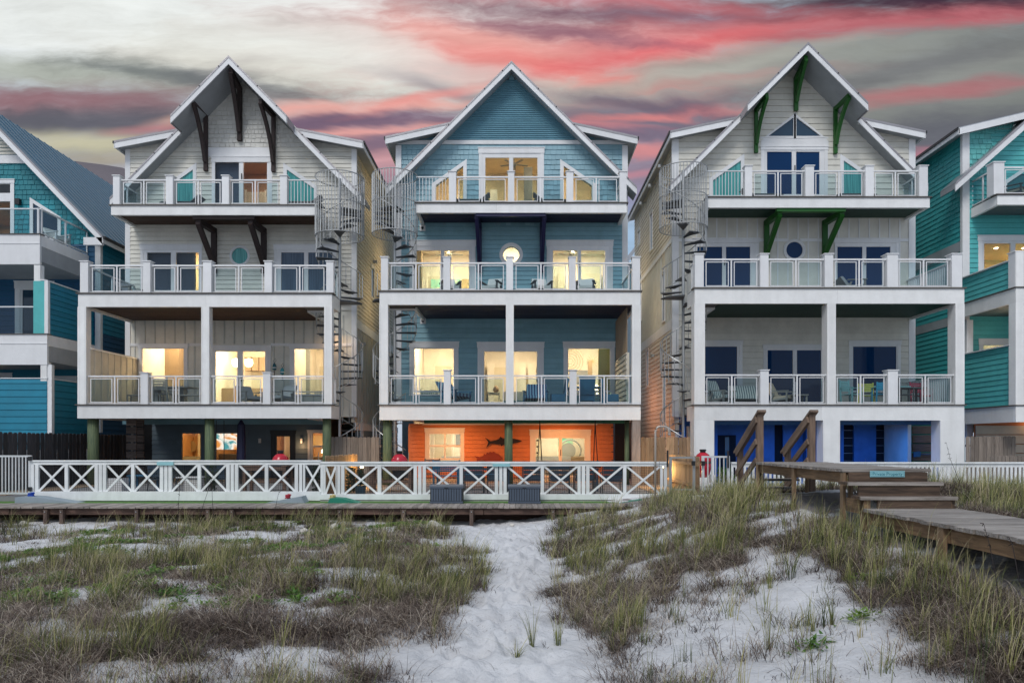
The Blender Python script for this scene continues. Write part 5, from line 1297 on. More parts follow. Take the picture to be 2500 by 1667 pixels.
# ------------------------------------------------------------------ teal house, far left
H0 = thing('beach_house', 'dark teal beach house with a long blue metal roof at the left edge', 'beach house', (-21.7, 26, .09))
def teal_left():
    T = H0; Y0, Y1, Y2 = 26.0, 29.0, 40.0; Xr = -16.9; fm = front(Y1); s_ = 1750 / Y1
    zp, cx = 14.95, -21.7
    O = [(cx - 5.2, 2), (Xr, 2), (Xr, 10.1), (cx, zp - .25), (cx - 5.2, 9.6)]
    door = rect(U(-40, Y1), U(36, Y1), V(580, Y1), V(440, Y1))
    h1 = opening_window(T, Y1, (-60, 440, 36, 582), [(-50, 450, 26, 472), (-50, 492, 26, 578)], mat='clear_glass', w=.12, top=.14)
    p, o = poly_window(T, Y1, [(82, 497), (142, 535), (142, 578), (82, 578)], 'slate_glass', w=.13)
    # storeys below
    low = opening_window(T, Y1, (118, 920, 188, 990), [(124, 937, 182, 984)], w=.06, top=.22)
    lo2 = opening_window(T, Y1, (-30, 912, 30, 990), [(-22, 935, 22, 984)], w=.06, top=.2)
    mid = opening_window(T, Y1, (38, 688, 132, 835), [(56, 708, 114, 830)], mat='slate_glass', w=.2, top=.28)
    wall(T, 'wall', 'teal_dark_siding', fm, O, [h1, p, low, lo2, mid])
    zs = V(400, Y1)
    shingles(T, 'teal_dark_shingle', fm, O, [h1, o], 9.6, zs, .2, .16, .28)
    boards(T, 'white_siding', fm, O, [], zs + .35, 14.6, .14, name='louvre_slat', t0=.05, t1=.0); a, b = ival(O, zs + .1); box('gable_band', 'white_trim', a, b, Y1 - .06, Y1, zs, zs + .33, T)
    boards(T, 'navy_siding', fm, O, [mid], 5.9, 9.6, .2); boards(T, 'teal_dark_siding', fm, O, [low, lo2], 2.1, 5.9, .2)
    box('corner_board', 'white_trim', Xr - .2, Xr + .02, Y1 - .06, Y1 + .1, 2, 9.9, T)
    X = Xr; mp = right_side(X); wall(T, 'side_wall', 'navy_siding', mp, rect(Y1 + .1, Y2, .1, 9.9), []); boards(T, 'teal_dark_siding', mp, rect(Y1 + .1, Y2, .1, 9.8), [], 6.0, 9.8, .2); boards(T, 'navy_siding', mp, rect(Y1 + .1, Y2, .1, 9.8), [], .1, 6.0, .2)
    box('corner_board', 'white_trim', X, X + .05, 31.2, 31.36, .1, 9.6, T)
    # roof: blue metal, standing seams
    E = (U(250, 28.2), V(578, 28.2)); P = (cx, E[1] + (E[0] - cx) * 1.05)
    for s in (1, -1):
        e = (cx + s * (E[0] - cx), E[1])
        slope(T, P, e, 28.25, Y2 + .4, .18, 'roof_deck', 'eave_soffit'); slope(T, P, e, 28.22, Y2 + .4, .035, 'roof_covering', 'roof_blue_metal', up=.036)
        slope(T, P, e, 28.2, 28.245, .3, 'rake_board', 'white_trim', up=-.002); slope(T, P, e, 28.185, 28.2, .09, 'drip_edge', 'drip_edge', up=.04)
    for i in range(1, 26):
        y = 28.3 + i * .45; slope(T, P, E, y, y + .025, .03, 'roof_seam', 'roof_blue_metal', up=.066)
    box('side_fascia', 'white_trim', E[0] - .02, E[0] + .02, 28.2, Y2, E[1] - .24, E[1] - .02, T); box('gutter', 'black_metal', E[0] + .021, E[0] + .1, 28.2, Y2, E[1] - .08, E[1] + .02, T)
    box('return_board', 'white_trim', E[0] - .75, E[0], 28.2, 28.32, E[1] - .32, E[1] - .02, T)
    # decks: top, middle with sided parapet, lowest with sided parapet
    zt = V(571, Y0); x1 = U(97, Y0)
    def slab(x1, z0, z1, y1): 
        m = MB(); m.box(-27, x1 - .01, Y0 + .02, y1, z0 + .12, z1 - .02); m.build('deck_floor', 'eave_soffit', T)
        box('fascia_board', 'white_trim', -27, x1, Y0, Y0 + .1, z0, z1 - .02, T); box('side_fascia', 'white_trim', x1 - .1, x1, Y0 + .1, y1, z1 - .42, z1 - .02, T); box('deck_edge', 'deck_edge_wood', -27, x1 + .05, Y0 - .04, Y0 + .2, z1 - .02, z1 + .01, T)
        box('fascia_moulding', 'white_trim', -27, x1 + .015, Y0 - .02, Y0, z1 - .36, z1 - .32, T)
    slab(x1, V(645, Y0), zt, Y1); zr = V(506, Y0)
    box('top_rail', 'rail_metal', -27, x1, Y0 + .1, Y0 + .15, zr - .04, zr, T); box('bottom_rail', 'rail_metal', -27, x1, Y0 + .1, Y0 + .15, zt + .02, zt + .05, T)
    for i in range(4):
        x = x1 - .12 - i * 1.9; box('rail_post', 'rail_metal', x - .03, x + .03, Y0 + .08, Y0 + .14, zt, zr, T); box('glass_panel', 'rail_glass', x - 1.85, x - .05, Y0 + .11, Y0 + .12, zt + .06, zr - .05, T)
    side_rail(T, x1 - .06, Y0 + .2, Y1 - .05, zt, zr, 'glass', mat='rail_metal')
    x2 = U(115, Y0); zm = V(815, Y0); slab(x2, V(890, Y0), zm, Y1)
    box('parapet', 'teal_side_siding', x2 - .22, x2 - .1, Y0 + .04, Y1, zm + .02, V(685, Y0), T); mp = right_side(x2 - .1); boards(T, 'teal_dark_siding', mp, rect(Y0 + .06, Y1, zm, V(685, Y0)), [], zm, V(687, Y0), .19)
    box('parapet_cap', 'white_trim', x2 - .25, x2 - .05, Y0, Y1, V(685, Y0), V(682, Y0), T); box('parapet_post', 'white_trim', x2 - .1, x2 + .03, Y0, Y0 + .12, zm, V(684, Y0), T)
    box('parapet_front', 'teal_siding', x2 - .5, x2 - .1, Y0, Y0 + .04, zm, V(686, Y0), T)
    box('column', 'white_paint', U(82, Y0), U(97, Y0), Y0 + .02, Y0 + .25, zm, V(646, Y0), T)
    box('top_rail', 'rail_metal', -27, U(80, Y0), Y0 + .1, Y0 + .15, V(749, Y0), V(746, Y0), T); box('glass_panel', 'rail_glass', -27, U(76, Y0), Y0 + .11, Y0 + .12, zm + .06, V(750, Y0), T)
    # lowest
    box('column', 'white_paint', U(98, Y0), U(113, Y0), Y0 + .02, Y0 + .27, V(930, Y0), V(890, Y0) + .1, T); box('corner_post', 'white_trim', U(113, Y0), U(124, Y0), Y0 + .05, Y0 + .2, V(1098, Y0), V(930, Y0) + .6, T)
    zq = V(924, Y0); SOf = rect(-27, U(113, Y0), V(1098, Y0), zq); wall(T, 'parapet_wall', 'teal_dark_siding', front(Y0 + .05), SOf, [], d1=-.1); boards(T, 'teal_dark_siding', front(Y0 + .05), SOf, [], V(1098, Y0), zq - .02, .24)
    mp = right_side(U(113, Y0) - .02); SOs = rect(Y0 + .2, Y1, V(1098, Y0), zq); wall(T, 'parapet_wall', 'teal_dark_siding', mp, SOs, [], d1=-.1); boards(T, 'teal_dark_siding', mp, SOs, [], V(1098, Y0), zq - .02, .24)
    box('parapet_cap', 'white_trim', -27, U(113, Y0) + .03, Y0, Y0 + .12, zq, zq + .03, T); box('parapet_cap', 'white_trim', U(113, Y0) - .1, U(113, Y0) + .03, Y0 + .12, Y1, zq, zq + .03, T)
    room(T, -26, -17.1, 3.2, 5.8, Y1 + .15, 3, power=60); room(T, -26, -19, 8.9, 11.3, Y1 + .15, 3, wallm='interior_tan', power=30)
    box('wall_lantern', 'black_metal', U(43, Y1), U(54, Y1), Y1 - .18, Y1 - .04, V(502, Y1), V(488, Y1), T)
teal_left()

# ------------------------------------------------------------------ teal house, far right
H4 = thing('beach_house', 'pale turquoise beach house with sided deck parapets at the right edge', 'beach house', (22.3, YD, .09))
def teal_right():
    T = H4; X = 17.62; cx = 22.3; fm = front(YW); hw = cx - X
    zc = V(314, YW); J = 2.3; zp = 16.4
    O = [(X, 2.0), (cx + hw, 2), (cx + hw, zc - .1), (cx + J, zp - .2 - J), (cx, zp - .2), (cx - J, zp - .2 - J), (X, zc - .1)]
    w1 = opening_window(T, YW, (2387, 577, 2530, 712), [(2401.5, 595, 2466, 700), (2478, 595, 2524, 700)], w=.14, top=.2)
    w2 = opening_window(T, YW, (2389, 829, 2540, 962), [(2400, 843, 2530, 950)], w=.14, top=.2)
    w3, o3 = poly_window(T, YW, [(2530, 400), (2530, 480), (2457, 480), (2457, 449)], 'teal_glass', w=.14)
    wall(T, 'wall', 'teal_siding', fm, O, [w1, w2, w3])
    # shingled cheek left of the rake, lap boards inside
    rake = [(U(2349, YW), V(440, YW)), (U(2510, YW), V(279, YW)), (cx, zp), (cx, 10)]
    boards(T, 'teal_siding', fm, O, [o3], 9.9, 12.2, .185); boards(T, 'teal_siding', fm, O, [rect(X, U(2420, YW), 12.0, 15)], 12.2, 15.6, .185)
    shingles(T, 'teal_shingle', fm, [(X + .2, 12.2), (U(2425, YW), 12.2), (U(2480, YW), 14.4), (X + .2, zc - .15)], [], 12.2, 14.3, .2, .14, .24)
    for a, b in ((6.6, 9.95), (2.6, 6.5)): boards(T, 'teal_siding', fm, O, [w1, w2], a, b, .19)
    box('corner_board', 'white_trim', X - .06, X + .22, YW - .05, YW + .1, 1.8, zc, T)
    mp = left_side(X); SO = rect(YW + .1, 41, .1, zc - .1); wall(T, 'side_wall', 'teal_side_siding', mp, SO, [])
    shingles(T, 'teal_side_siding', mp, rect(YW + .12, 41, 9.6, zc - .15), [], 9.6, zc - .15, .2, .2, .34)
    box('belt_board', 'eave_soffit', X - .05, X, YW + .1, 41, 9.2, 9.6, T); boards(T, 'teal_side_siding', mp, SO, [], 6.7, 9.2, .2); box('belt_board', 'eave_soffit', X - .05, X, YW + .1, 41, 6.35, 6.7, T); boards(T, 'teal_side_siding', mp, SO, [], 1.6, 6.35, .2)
    # rakes
    Pk = (cx, zp); Tl = (U(2331, 27.85), V(449, 27.85)); k = (zp - Tl[1]) / (cx - Tl[0]); Jx = (cx - 3.6, zp - 3.6 * k)
    slope(T, Pk, Tl, 27.85, YW + .4, .2, 'roof_deck', 'eave_soffit'); slope(T, Pk, Tl, 27.82, YW + .4, .035, 'roof_covering', 'roof_metal', up=.036); slope(T, Pk, Tl, 27.80, 27.848, .3, 'rake_board', 'white_trim', up=-.002); slope(T, Pk, Tl, 27.785, 27.8, .1, 'drip_edge', 'drip_edge', up=.05)
    D = (U(2339.6, 27.97), V(314, 27.97)); J2 = (U(2496, 27.97), V(277, 27.97)); J3 = (cx, J2[1] + .9)
    for a, b in ((J2, D), (J3, J2)):
        slope(T, a, b, 27.97, 41, .17, 'dormer_roof', 'eave_soffit'); slope(T, a, b, 27.94, 41, .035, 'dormer_covering', 'roof_metal', up=.036); slope(T, a, b, 27.93, 27.968, .25, 'dormer_fascia', 'white_trim', up=-.002)
    box('side_fascia', 'white_trim', D[0] - .012, D[0] + .03, 27.93, 41, D[1] - .22, D[1] - .01, T); box('gutter_edge', 'black_metal', D[0] - .06, D[0] - .013, 27.92, 41, D[1] - .06, D[1] + .035, T)
    # decks
    x0, x1, zf = deck(T, YT, YW, 2435, 2700, 474, 477, 500, 'soffit_grey')
    newel(T, 2427, 2453, 394, YT, zf); zr = V(405, YT)
    glass_bay(T, U(2453, YT), U(2600, YT), YT, zf, zr); side_rail(T, x0 + .08, YT + .3, YW, zf, zr, 'glass')
    def level(px, fl, b0, b1, par, zc0):
        x0 = U(px, YD); m = MB(); z1 = V(fl, YD); m.box(x0 + .02, 26, YD + .03, YW - .01, V(b1, YD) + .1, z1); m.build('deck_floor', 'soffit_grey', T)
        box('fascia_board', 'white_paint', x0, 26, YD, YD + .13, V(b1, YD), V(b0, YD), T); box('side_fascia', 'white_paint', x0, x0 + .1, YD + .13, YW, V(b1, YD), V(b0, YD), T); box('deck_edge', 'deck_edge_wood', x0 - .05, 26, YD - .04, YW, z1 - .03, z1, T)
        zt = V(par, YD); mp = left_side(x0 + .12); R_ = rect(YD + .3, YW, z1, zt); wall(T, 'parapet_wall', 'teal_siding', mp, R_, [], d1=-.1); boards(T, 'teal_siding', mp, R_, [], z1, zt - .02, .19)
        box('parapet_cap', 'white_trim', x0 - .02, x0 + .25, YD + .3, YW, zt, zt + .035, T)
        column(T, px, px + 22, YD, z1, zc0, depth=.35)
        fr = rect(x0 + .3, 26, z1, zt); wall(T, 'parapet_wall', 'teal_siding', front(YD + .12), fr, [], d1=-.1); boards(T, 'teal_siding', front(YD + .12), fr, [], z1, zt - .02, .19); return x0
    level(2480, 700, 703, 738, 631, V(614, YD)); newel(T, 2479, 2503, 612, YD, V(700, YD))
    level(2480, 988, 991, 1030, 840, V(738, YD))
    box('corner_trim', 'white_trim', X - .05, X + .2, YW - .3, YW - .051, 1.8, 6.4, T)
    for i in range(6): box('skirt_board', 'side_siding_cream', X, 26, 27.6, 27.64, .12 + i * .36, .12 + i * .36 + .33, T)
    box('skirt_backing', 'orange_lit_siding', X, 26, 27.7, 27.75, .09, 2.4, T); lamp('skirt_light', 'POINT', (X + 2.2, 27.3, 2.3), 5, (1, .5, .2), size=.1)
    room(T, X + .3, 26, 6.75, 9.6, YW + .15, 3, wallm='interior_cream', power=75, col=(1, .62, .28)); room(T, X + .3, 26, 2.95, 6.2, YW + .15, 3, power=80)
    lamp('eave_light', 'POINT', (X + .8, 27.2, 6.0), 6, (1, .75, .5), size=.1)
teal_right()
# warm wall lights in the narrow passages between the houses
for y_, z_, p_, c_ in ((33, 3.4, 22, (1, .40, .22)), (30.2, 2.2, 14, (1, .42, .22)), (32, 7.6, 13, (1, .74, .42)), (35.5, 9.6, 15, (1, .76, .45)), (30.5, 11.0, 7, (1, .8, .55))): lamp('passage_light', 'AREA', (4.5, y_, z_), p_, c_, size=1.3, rot=(0, R(-95), 0))
for y_, z_, p_ in ((31, 7.4, 12), (33.5, 9.6, 17), (31, 12.0, 9)): lamp('passage_light', 'AREA', (-5.0, y_, z_), p_, (1, .72, .36), size=1.3, rot=(0, R(95), 0))
lamp('passage_light', 'AREA', (-7.2, 27.9, 5.9), 6, (1, .6, .3), size=.3)
for a, b, t in ((-6.5, -4.7, 'plain dark grey wall closing the passage left of the blue house'), (4.2, 6.3, 'plain dark grey wall closing the passage right of the blue house')):
    T = thing('passage_backdrop', t, 'wall', ((a + b) / 2, 40, .09)); box('wall_panel', 'slate_siding', a, b, 40, 40.2, .09, 3.1, T); box('wall_cap', 'white_trim', a - .02, b + .02, 39.96, 40.24, 3.1, 3.16, T)  # added backdrop that keeps the passage ends dark against the sky
# small grey house roof seen in the gap on the right
B5 = thing('beach_house', 'small grey gabled house seen in the gap right of the blue house', 'house', (U(1535, 60), 60, .09))
m = MB(); m.prism([(U(1500, 60), .09), (U(1546, 60), .09), (U(1546, 60), V(640, 60)), (U(1500, 60), V(640, 60))], 60, 66); m.build('wall', 'slate_siding', B5)
slope(B5, (U(1552, 59.5), V(600, 59.5)), (U(1520, 59.5), V(640, 59.5)), 59.5, 66, .4, 'roof', 'roof_metal')
box('window', 'slate_glass', U(1531, 59.9), U(1537, 59.9), 59.93, 59.98, V(690, 60), V(650, 60), B5)

# ------------------------------------------------------------------ spiral stairs
spiral('galvanised spiral staircase right of the left white house', U(829.5, 27), 27.0, .88, [V(988, YD), V(715, YD), V(500, YT)], .09, V(500, YT), 1, R(200), exit_ang=R(180))
spiral('galvanised spiral staircase left of the blue house', U(964, 27), 27.0, .83, [V(988, YD), V(709.4, YD), V(494.5, YT)], .09, V(494.5, YT), -1, R(-20), exit_ang=R(0))
spiral('galvanised spiral staircase left of the right white house', U(1668, 27), 27.0, .87, [V(988, YD), V(702, YD), V(480.5, YT)], .09, V(480.5, YT), -1, R(-20), exit_ang=R(0))
# ------------------------------------------------------------------ fences
YF = 20.0
def hz(x, y): return float(hgt(np.array([x]), np.array([y]))[0])
def xfence(label, px0, px1, cells, posts, slots, cap, rail, cb, kick):
    T = thing('crossed_fence', label, 'fence', (U((px0 + px1) / 2, YF), YF, 0))
    m = 'fence_white'; z = lambda p: V(p, YF); x = lambda p: U(p, YF)
    box('top_rail', m, x(px0), x(px1), YF - .05, YF + .08, z(cap[1]), z(cap[0]), T)
    box('upper_board', m, x(px0) + .01, x(px1) - .01, YF - .02, YF + .04, z(rail), z(cap[1]) - .001, T)
    box('kick_board', m, x(px0), x(px1), YF - .065, YF + .04, z(kick), z(cb), T)
    for a, b in posts: box('post', m, x(a), x(b), YF - .025, YF + .04, z(cb) + .001, z(rail) - .001, T)
    for a, b in cells:
        X0, X1, Z0, Z1 = x(a), x(b), z(cb), z(rail)
        for p, q, dy in (((X0, Z0), (X1, Z1), 0), ((X0, Z1), (X1, Z0), .022)):
            d = Vector((q[0] - p[0], 0, q[1] - p[1])); n = Vector((-d.z, 0, d.x)).normalized() * .028; P, Q = Vector((p[0], 0, p[1])), Vector((q[0], 0, q[1])); k = MB()
            k.prism([((P + n).x, (P + n).z), ((P - n).x, (P - n).z), ((Q - n).x, (Q - n).z), ((Q + n).x, (Q + n).z)], YF - .02 + dy, YF + .001 + dy); k.build('cross_brace', m, T)
        k = MB(); yw = YF + .05; i = X0 + .02
        while i < X1: k.box(i, i + .008, yw, yw + .004, Z0 - .02, Z1 + .02); i += .05
        j = Z0 + .02
        while j < Z1: k.box(X0 - .02, X1 + .02, yw + .0041, yw + .008, j, j + .008); j += .05
        k.build('wire_mesh', 'black_wire', T, kind='stuff')
    return T
xfence('left run of white crossed fence in front of the white house pool yard', 75, 783,
       [(95, 159), (167, 232), (260, 321), (329, 391), (420, 483), (491, 553), (582, 647), (655, 720), (745, 783)],
       [(75, 84), (87, 95), (159, 167), (232, 240), (242, 250), (252, 260), (321, 329), (391, 399), (402, 409.5), (412, 420), (483, 491), (553, 561.5), (564, 571.5), (574, 582), (647, 655), (720, 728), (731, 738), (740.5, 745)], [], (1123, 1126.5), 1134, 1199, 1221)
xfence('right run of white crossed fence before the blue house patio with two grey boxes', 783, 1628,
       [(795, 820), (841, 922), (931, 1010), (1040, 1122), (1130, 1208), (1237, 1320), (1328, 1410), (1439, 1521), (1529, 1612)],
       [(783, 791), (791.5, 795), (820, 822), (824, 831), (833, 841), (922, 931), (1010, 1018), (1021, 1029), (1032, 1040), (1122, 1130), (1208, 1216), (1219, 1226.5), (1229, 1237), (1320, 1328), (1410, 1417.5), (1420, 1428.5), (1431, 1439), (1521, 1529), (1612, 1618), (1620.5, 1628)], [], (1126.5, 1130.5), 1137.5, 1205.5, 1219)
tag(box('concrete_kerb', 'concrete', U(783, YF), U(1628, YF), YF - .05, YF + .1, -.3, V(1221, YF)), kind='structure')
for a, b, t in ((386, 426, 'pale blue blank plaque on the left fence top board'), (1203, 1245, 'pale blue blank plaque on the right fence top board')):
    s = box('plaque', 'sign_blue', U(a, YF), U(b, YF), YF - .075, YF - .055, V(1135 if a < 500 else 1138, YF), V(1127 if a < 500 else 1131, YF)); tag(s, t, 'plaque')
def board_fence(label, pts, ztop, zbot, mat, w=.14, pitch=.15, dog=True, jitter=.02, rail=True):
    """upright boards along the line pts (xy), pointed tops"""
    T = thing('board_fence', label, 'fence', (pts[0][0], pts[0][1], zbot))
    a, b = Vector(pts[0]), Vector(pts[1]); L_ = (b - a).length; d = (b - a) / L_; n = int(L_ / pitch); ang = math.atan2(d.y, d.x); ms = []
    for v in range(4):
        h = ztop - zbot + rnd.uniform(-jitter, jitter); m = MB(); c = w * .22 if dog else .001
        m.prism([(-w / 2, 0), (w / 2, 0), (w / 2, h - c), (w / 2 - c, h), (-w / 2 + c, h), (-w / 2, h - c)], -.01, .01); ms.append(mesh_of('fence_board', m.v, m.f, mat))
    for i in range(min(n, 300)):
        p = a + d * (i + .5) * pitch; o = obj('fence_board', ms[rnd.randrange(4)], T, (p.x, p.y + rnd.uniform(-.004, .004), zbot)); o.rotation_euler = (0, rnd.uniform(-.006, .006), ang)
    if rail:
        nn = Vector((-d.y, d.x)) * .04
        for f in (.25, .8):
            z = zbot + (ztop - zbot) * f; beam('fence_rail', mat, (a.x + nn.x, a.y + nn.y, z), (b.x + nn.x, b.y + nn.y, z), .04, .08, T)
    return T
board_fence('dark upright board fence running back beside the left white house', [(-15.9, 20.6), (-15.9, 29.2)], 1.93, .09, 'fence_dark_wood', w=.19, pitch=.215)
board_fence('weathered grey board fence between the left white house and the blue house', [(U(797, 26), 26), (U(930, 26), 26)], V(1066, 26), .09, 'fence_grey_wood', pitch=.147)
board_fence('low warm lit board fence behind the left end of the right crossed fence', [(-5.47, 20.3), (-5.47, 24.4)], 1.21, .09, 'fence_warm_wood', w=.12, pitch=.135)
board_fence('tall knotty board fence between the blue house and the right white house', [(U(1564, 26), 26.0), (U(1700, 26), 26.0)], V(1066.5, 26), .09, 'fence_warm_wood', pitch=.152)
board_fence('low board fence glowing at its left end behind the metal gates', [(5.1, 20.2), (5.1, 24.4)], 1.20, .09, 'fence_warm_wood', w=.13, pitch=.15)
board_fence('tall grey board fence at the right below the turquoise house', [(U(2358, 26), 26), (U(2482, 26), 26)], V(1064, 26), .09, 'fence_grey_wood', pitch=.15)
board_fence('short grey board fence at the right edge behind the white pickets', [(U(2417, 22), 22), (U(2560, 22), 22)], V(1112, 22), .09, 'fence_grey_wood', pitch=.118, w=.1)
lamp('bollard_light', 'POINT', (-5.1, 23.6, .7), 40, (1, .58, .18), size=.1); lamp('bollard_light', 'POINT', (4.75, 23.8, .7), 40, (1, .62, .24), size=.1)
for x, y in ((-5.25, 24.0), (4.9, 24.2)):
    T = thing('bollard_lamp', 'small warm lamp post in the passage %s of the blue house' % ('left' if x < 0 else 'right'), 'lamp', (x, y, .09)); box('post', 'black_metal', x - .03, x + .03, y - .03, y + .03, .09, .75, T); box('lamp_head', 'lamp_warm', x - .05, x + .05, y - .05, y + .05, .75, .80, T)
def metal_gate(label, px0, px1, top, bot, ypl, bars, mat, name='metal_gate', mid=False):
    T = thing(name, label, 'gate', (U(px0, ypl), ypl, V(bot, ypl))); x0, x1, z1, z0 = U(px0, ypl), U(px1, ypl), V(top, ypl), V(bot, ypl)
    box('frame_post', mat, x0, x0 + .07, ypl - .03, ypl + .03, z0 - .1, z1, T); box('frame_post', mat, x1 - .07, x1, ypl - .03, ypl + .03, z0 - .1, z1, T)
    box('top_rail', mat, x0 + .07, x1 - .07, ypl - .02, ypl + .02, z1 - .05, z1, T); box('bottom_rail', mat, x0 + .07, x1 - .07, ypl - .02, ypl + .02, z0, z0 + .05, T)
    for b in bars: box('baluster', mat, U(b, ypl) - .014, U(b, ypl) + .014, ypl - .014, ypl + .014, z0 + .05, z1 - .05, T)
    return T
metal_gate('white metal bar panel at the left edge beside the crossed fence', -60, 77, 1111, 1206, 20.0, [-52 + i * 8.25 for i in range(15)], 'rail_metal', name='bar_panel')
for py in (1119, 1193): tag(box('hinge', 'black_metal', U(70, 19.94), U(77, 19.94), 19.9, 19.96, V(py + 5, 20), V(py - 5, 20), bpy.data.objects['bar_panel']))
g1 = metal_gate('open aluminium gate frame left of the barred gate', 1634, 1697, 1114.5, 1197, 19.9, [], 'galvanised')
g2 = metal_gate('aluminium gate with upright bars in front of the red grill', 1713, 1781, 1112.5, 1196, 19.9, [1728, 1737.5, 1747, 1757, 1767], 'rail_metal')
box('hinge_block', 'black_metal', U(1689, 19.8), U(1697, 19.8), 19.78, 19.86, V(1136, 19.8), V(1125, 19.8), g1); box('latch', 'black_metal', U(1628.5, 19.8), U(1632, 19.8), 19.8, 19.86, V(1140, 19.8), V(1099, 19.8), g1)
box('hinge_block', 'black_metal', U(1712, 19.8), U(1721, 19.8), 19.78, 19.86, V(1136, 19.8), V(1125, 19.8), g2); box('latch', 'black_metal', U(1777, 19.8), U(1780, 19.8), 19.8, 19.86, V(1142, 19.8), V(1100, 19.8), g2)
T = thing('picket_fence', 'long white picket fence behind the raised boardwalk on the right', 'fence', (U(2100, YF), YF, 0))
x0, x1 = U(1785, YF), U(2620, YF); box('top_rail', 'fence_white', x0, x1, YF - .06, YF + .06, V(1131, YF), V(1127.5, YF), T); box('upper_board', 'fence_white', x0, x1, YF - .015, YF + .02, V(1140, YF), V(1131, YF) - .001, T)
i = 0
while x0 + i * .118 < x1: box('picket', 'fence_white', x0 + i * .118, x0 + i * .118 + .06, YF - .015, YF + .015, -.2, V(1140, YF) - .001, T); i += 1
# ------------------------------------------------------------------ long low boardwalk
T = thing('boardwalk', 'long low boardwalk of crosswise grey planks in front of the crossed fence', 'boardwalk', (-7, 18.7, -.45))
i = 0; x = -19.5
while x < 3.95:
    w = rnd.choice((.135, .138, .132)); dy = rnd.uniform(-.03, .03); dz = rnd.uniform(-.004, .004)
    box('plank', 'walk_board_wood', x, x + .138, 18.2 + round(dy, 2), 19.3, -.07 + round(dz, 3), -.03 + round(dz, 3), T); x += .146; i += 1
for a, b in ((-19.5, -13.0), (-12.98, -6.6), (-6.58, -.9), (-.88, 3.9)): box('joist', 'walk_joist_wood', a, b, 18.28, 18.32, -.235, -.08, T)
box('rear_joist', 'walk_joist_wood', -19.5, 3.9, 19.15, 19.2, -.235, -.08, T)
for p in (-60, 111, 150, 333, 507, 566, 746 + 83, 985, 1151, 1350, 1391):
    x = U(p, 18.2); P = box('support_post', 'walk_post_wood', x - .045, x + .045, 18.18, 18.27, -.75, -.10, T); m = MB(); m.tube([(x, 18.165, -.155), (x, 18.18, -.155)], .014, 8); m.build('bolt', 'bolt_metal', P)
    box('rear_post', 'walk_post_wood', x - .045, x + .045, 19.0, 19.1, -.75, -.10, T)
tag(box('turf_strip', 'artificial_turf', -19.5, 3.9, 19.31, 19.955, -.2, -.032), kind='structure')
m = MB(); yb = 19.6
for x in np.arange(-30, 12, .9): pass
box('shade_skirt', 'walk_joist_wood', -19.5, 3.9, 19.22, 19.25, -.6, -.08, T)
# ------------------------------------------------------------------ raised boardwalk with steps
XL, XR = 4.34, 5.42
T = thing('raised_boardwalk', 'raised timber boardwalk with steps down towards the camera on the right', 'boardwalk', (4.9, 9.5, .5))
def cross_boards(y0, y1, z, xl=XL, xr=XR):
    y = y0
    while y < y1 - .05:
        a = round(rnd.uniform(-.03, .02), 2); box('plank', 'platform_board_wood', xl - .05 + a, xr + .05 - a, y, y + .138, z - .04, z + round(rnd.uniform(-.003, .003), 3), T); y += .146
cross_boards(9.5, 13.1, 1.25)
for X in (XL, XR - .04): box('side_joist', 'platform_side_wood', X, X + .04, 9.54, 11.2, 1.06, 1.205, T); box('side_joist', 'platform_side_wood', X, X + .04, 11.22, 13.1, 1.06, 1.205, T)
for X in (XL + .05, XR - .14):
    for y in (9.55, 11.25, 12.95): box('support_post', 'platform_post_wood', X - .09, X - .052, y - .05, y + .04, .1, 1.2, T)
box('riser', 'platform_riser_wood', XL + .02, XR - .02, 9.46, 9.49, 1.04, 1.205, T); box('tread', 'platform_riser_wood', XL - .12, XR, 9.2, 9.455, 1.055, 1.09, T); box('tread_nosing', 'platform_board_wood', XL - .12, XR + .02, 9.17, 9.199, 1.05, 1.092, T)
box('riser', 'platform_riser_wood', XL + .02, XR - .02, 9.19, 9.22, .92, 1.045, T); box('tread', 'platform_riser_wood', XL - .08, XR + .03, 8.95, 9.185, .89, .925, T); box('tread_nosing', 'platform_board_wood', XL - .08, XR + .05, 8.92, 8.949, .885, .927, T)
box('riser', 'platform_riser_wood', XL + .14, XR - .02, 8.94, 8.97, .77, .88, T)
for X in (XL - .02, XR - .05): box('stringer', 'platform_side_wood', X, X + .05, 8.96, 9.45, .7, .88, T)
box('step_post', 'platform_post_wood', XL - .02, XL + .07, 8.98, 9.07, .2, .88, T); box('step_post', 'platform_riser_wood', XR - .04, XR + .05, 8.98, 9.07, .3, .88, T)
T = thing('lower_boardwalk', 'lower timber boardwalk leaving the picture at the right edge', 'boardwalk', (4.9, 7, .3)); cross_boards(-1.0, 8.93, .78)
for X in (XL, XR - .04):
    for a, b in ((-1, 3.6), (3.62, 7.2), (7.22, 8.9)): box('side_joist', 'platform_side_wood', X, X + .04, a, b, .585, .735, T)
    for y in (1.5, 4.5, 7.3): box('support_post', 'platform_post_wood', X - .045 if X < 5 else X + .05, (X - .045 if X < 5 else X + .05) + .042, y - .05, y + .05, -.2, .74, T)
T = thing('stair_handrails', 'pair of sloping timber handrails where steps go down behind the raised boardwalk', 'handrail', (4.9, 13.5, .8))
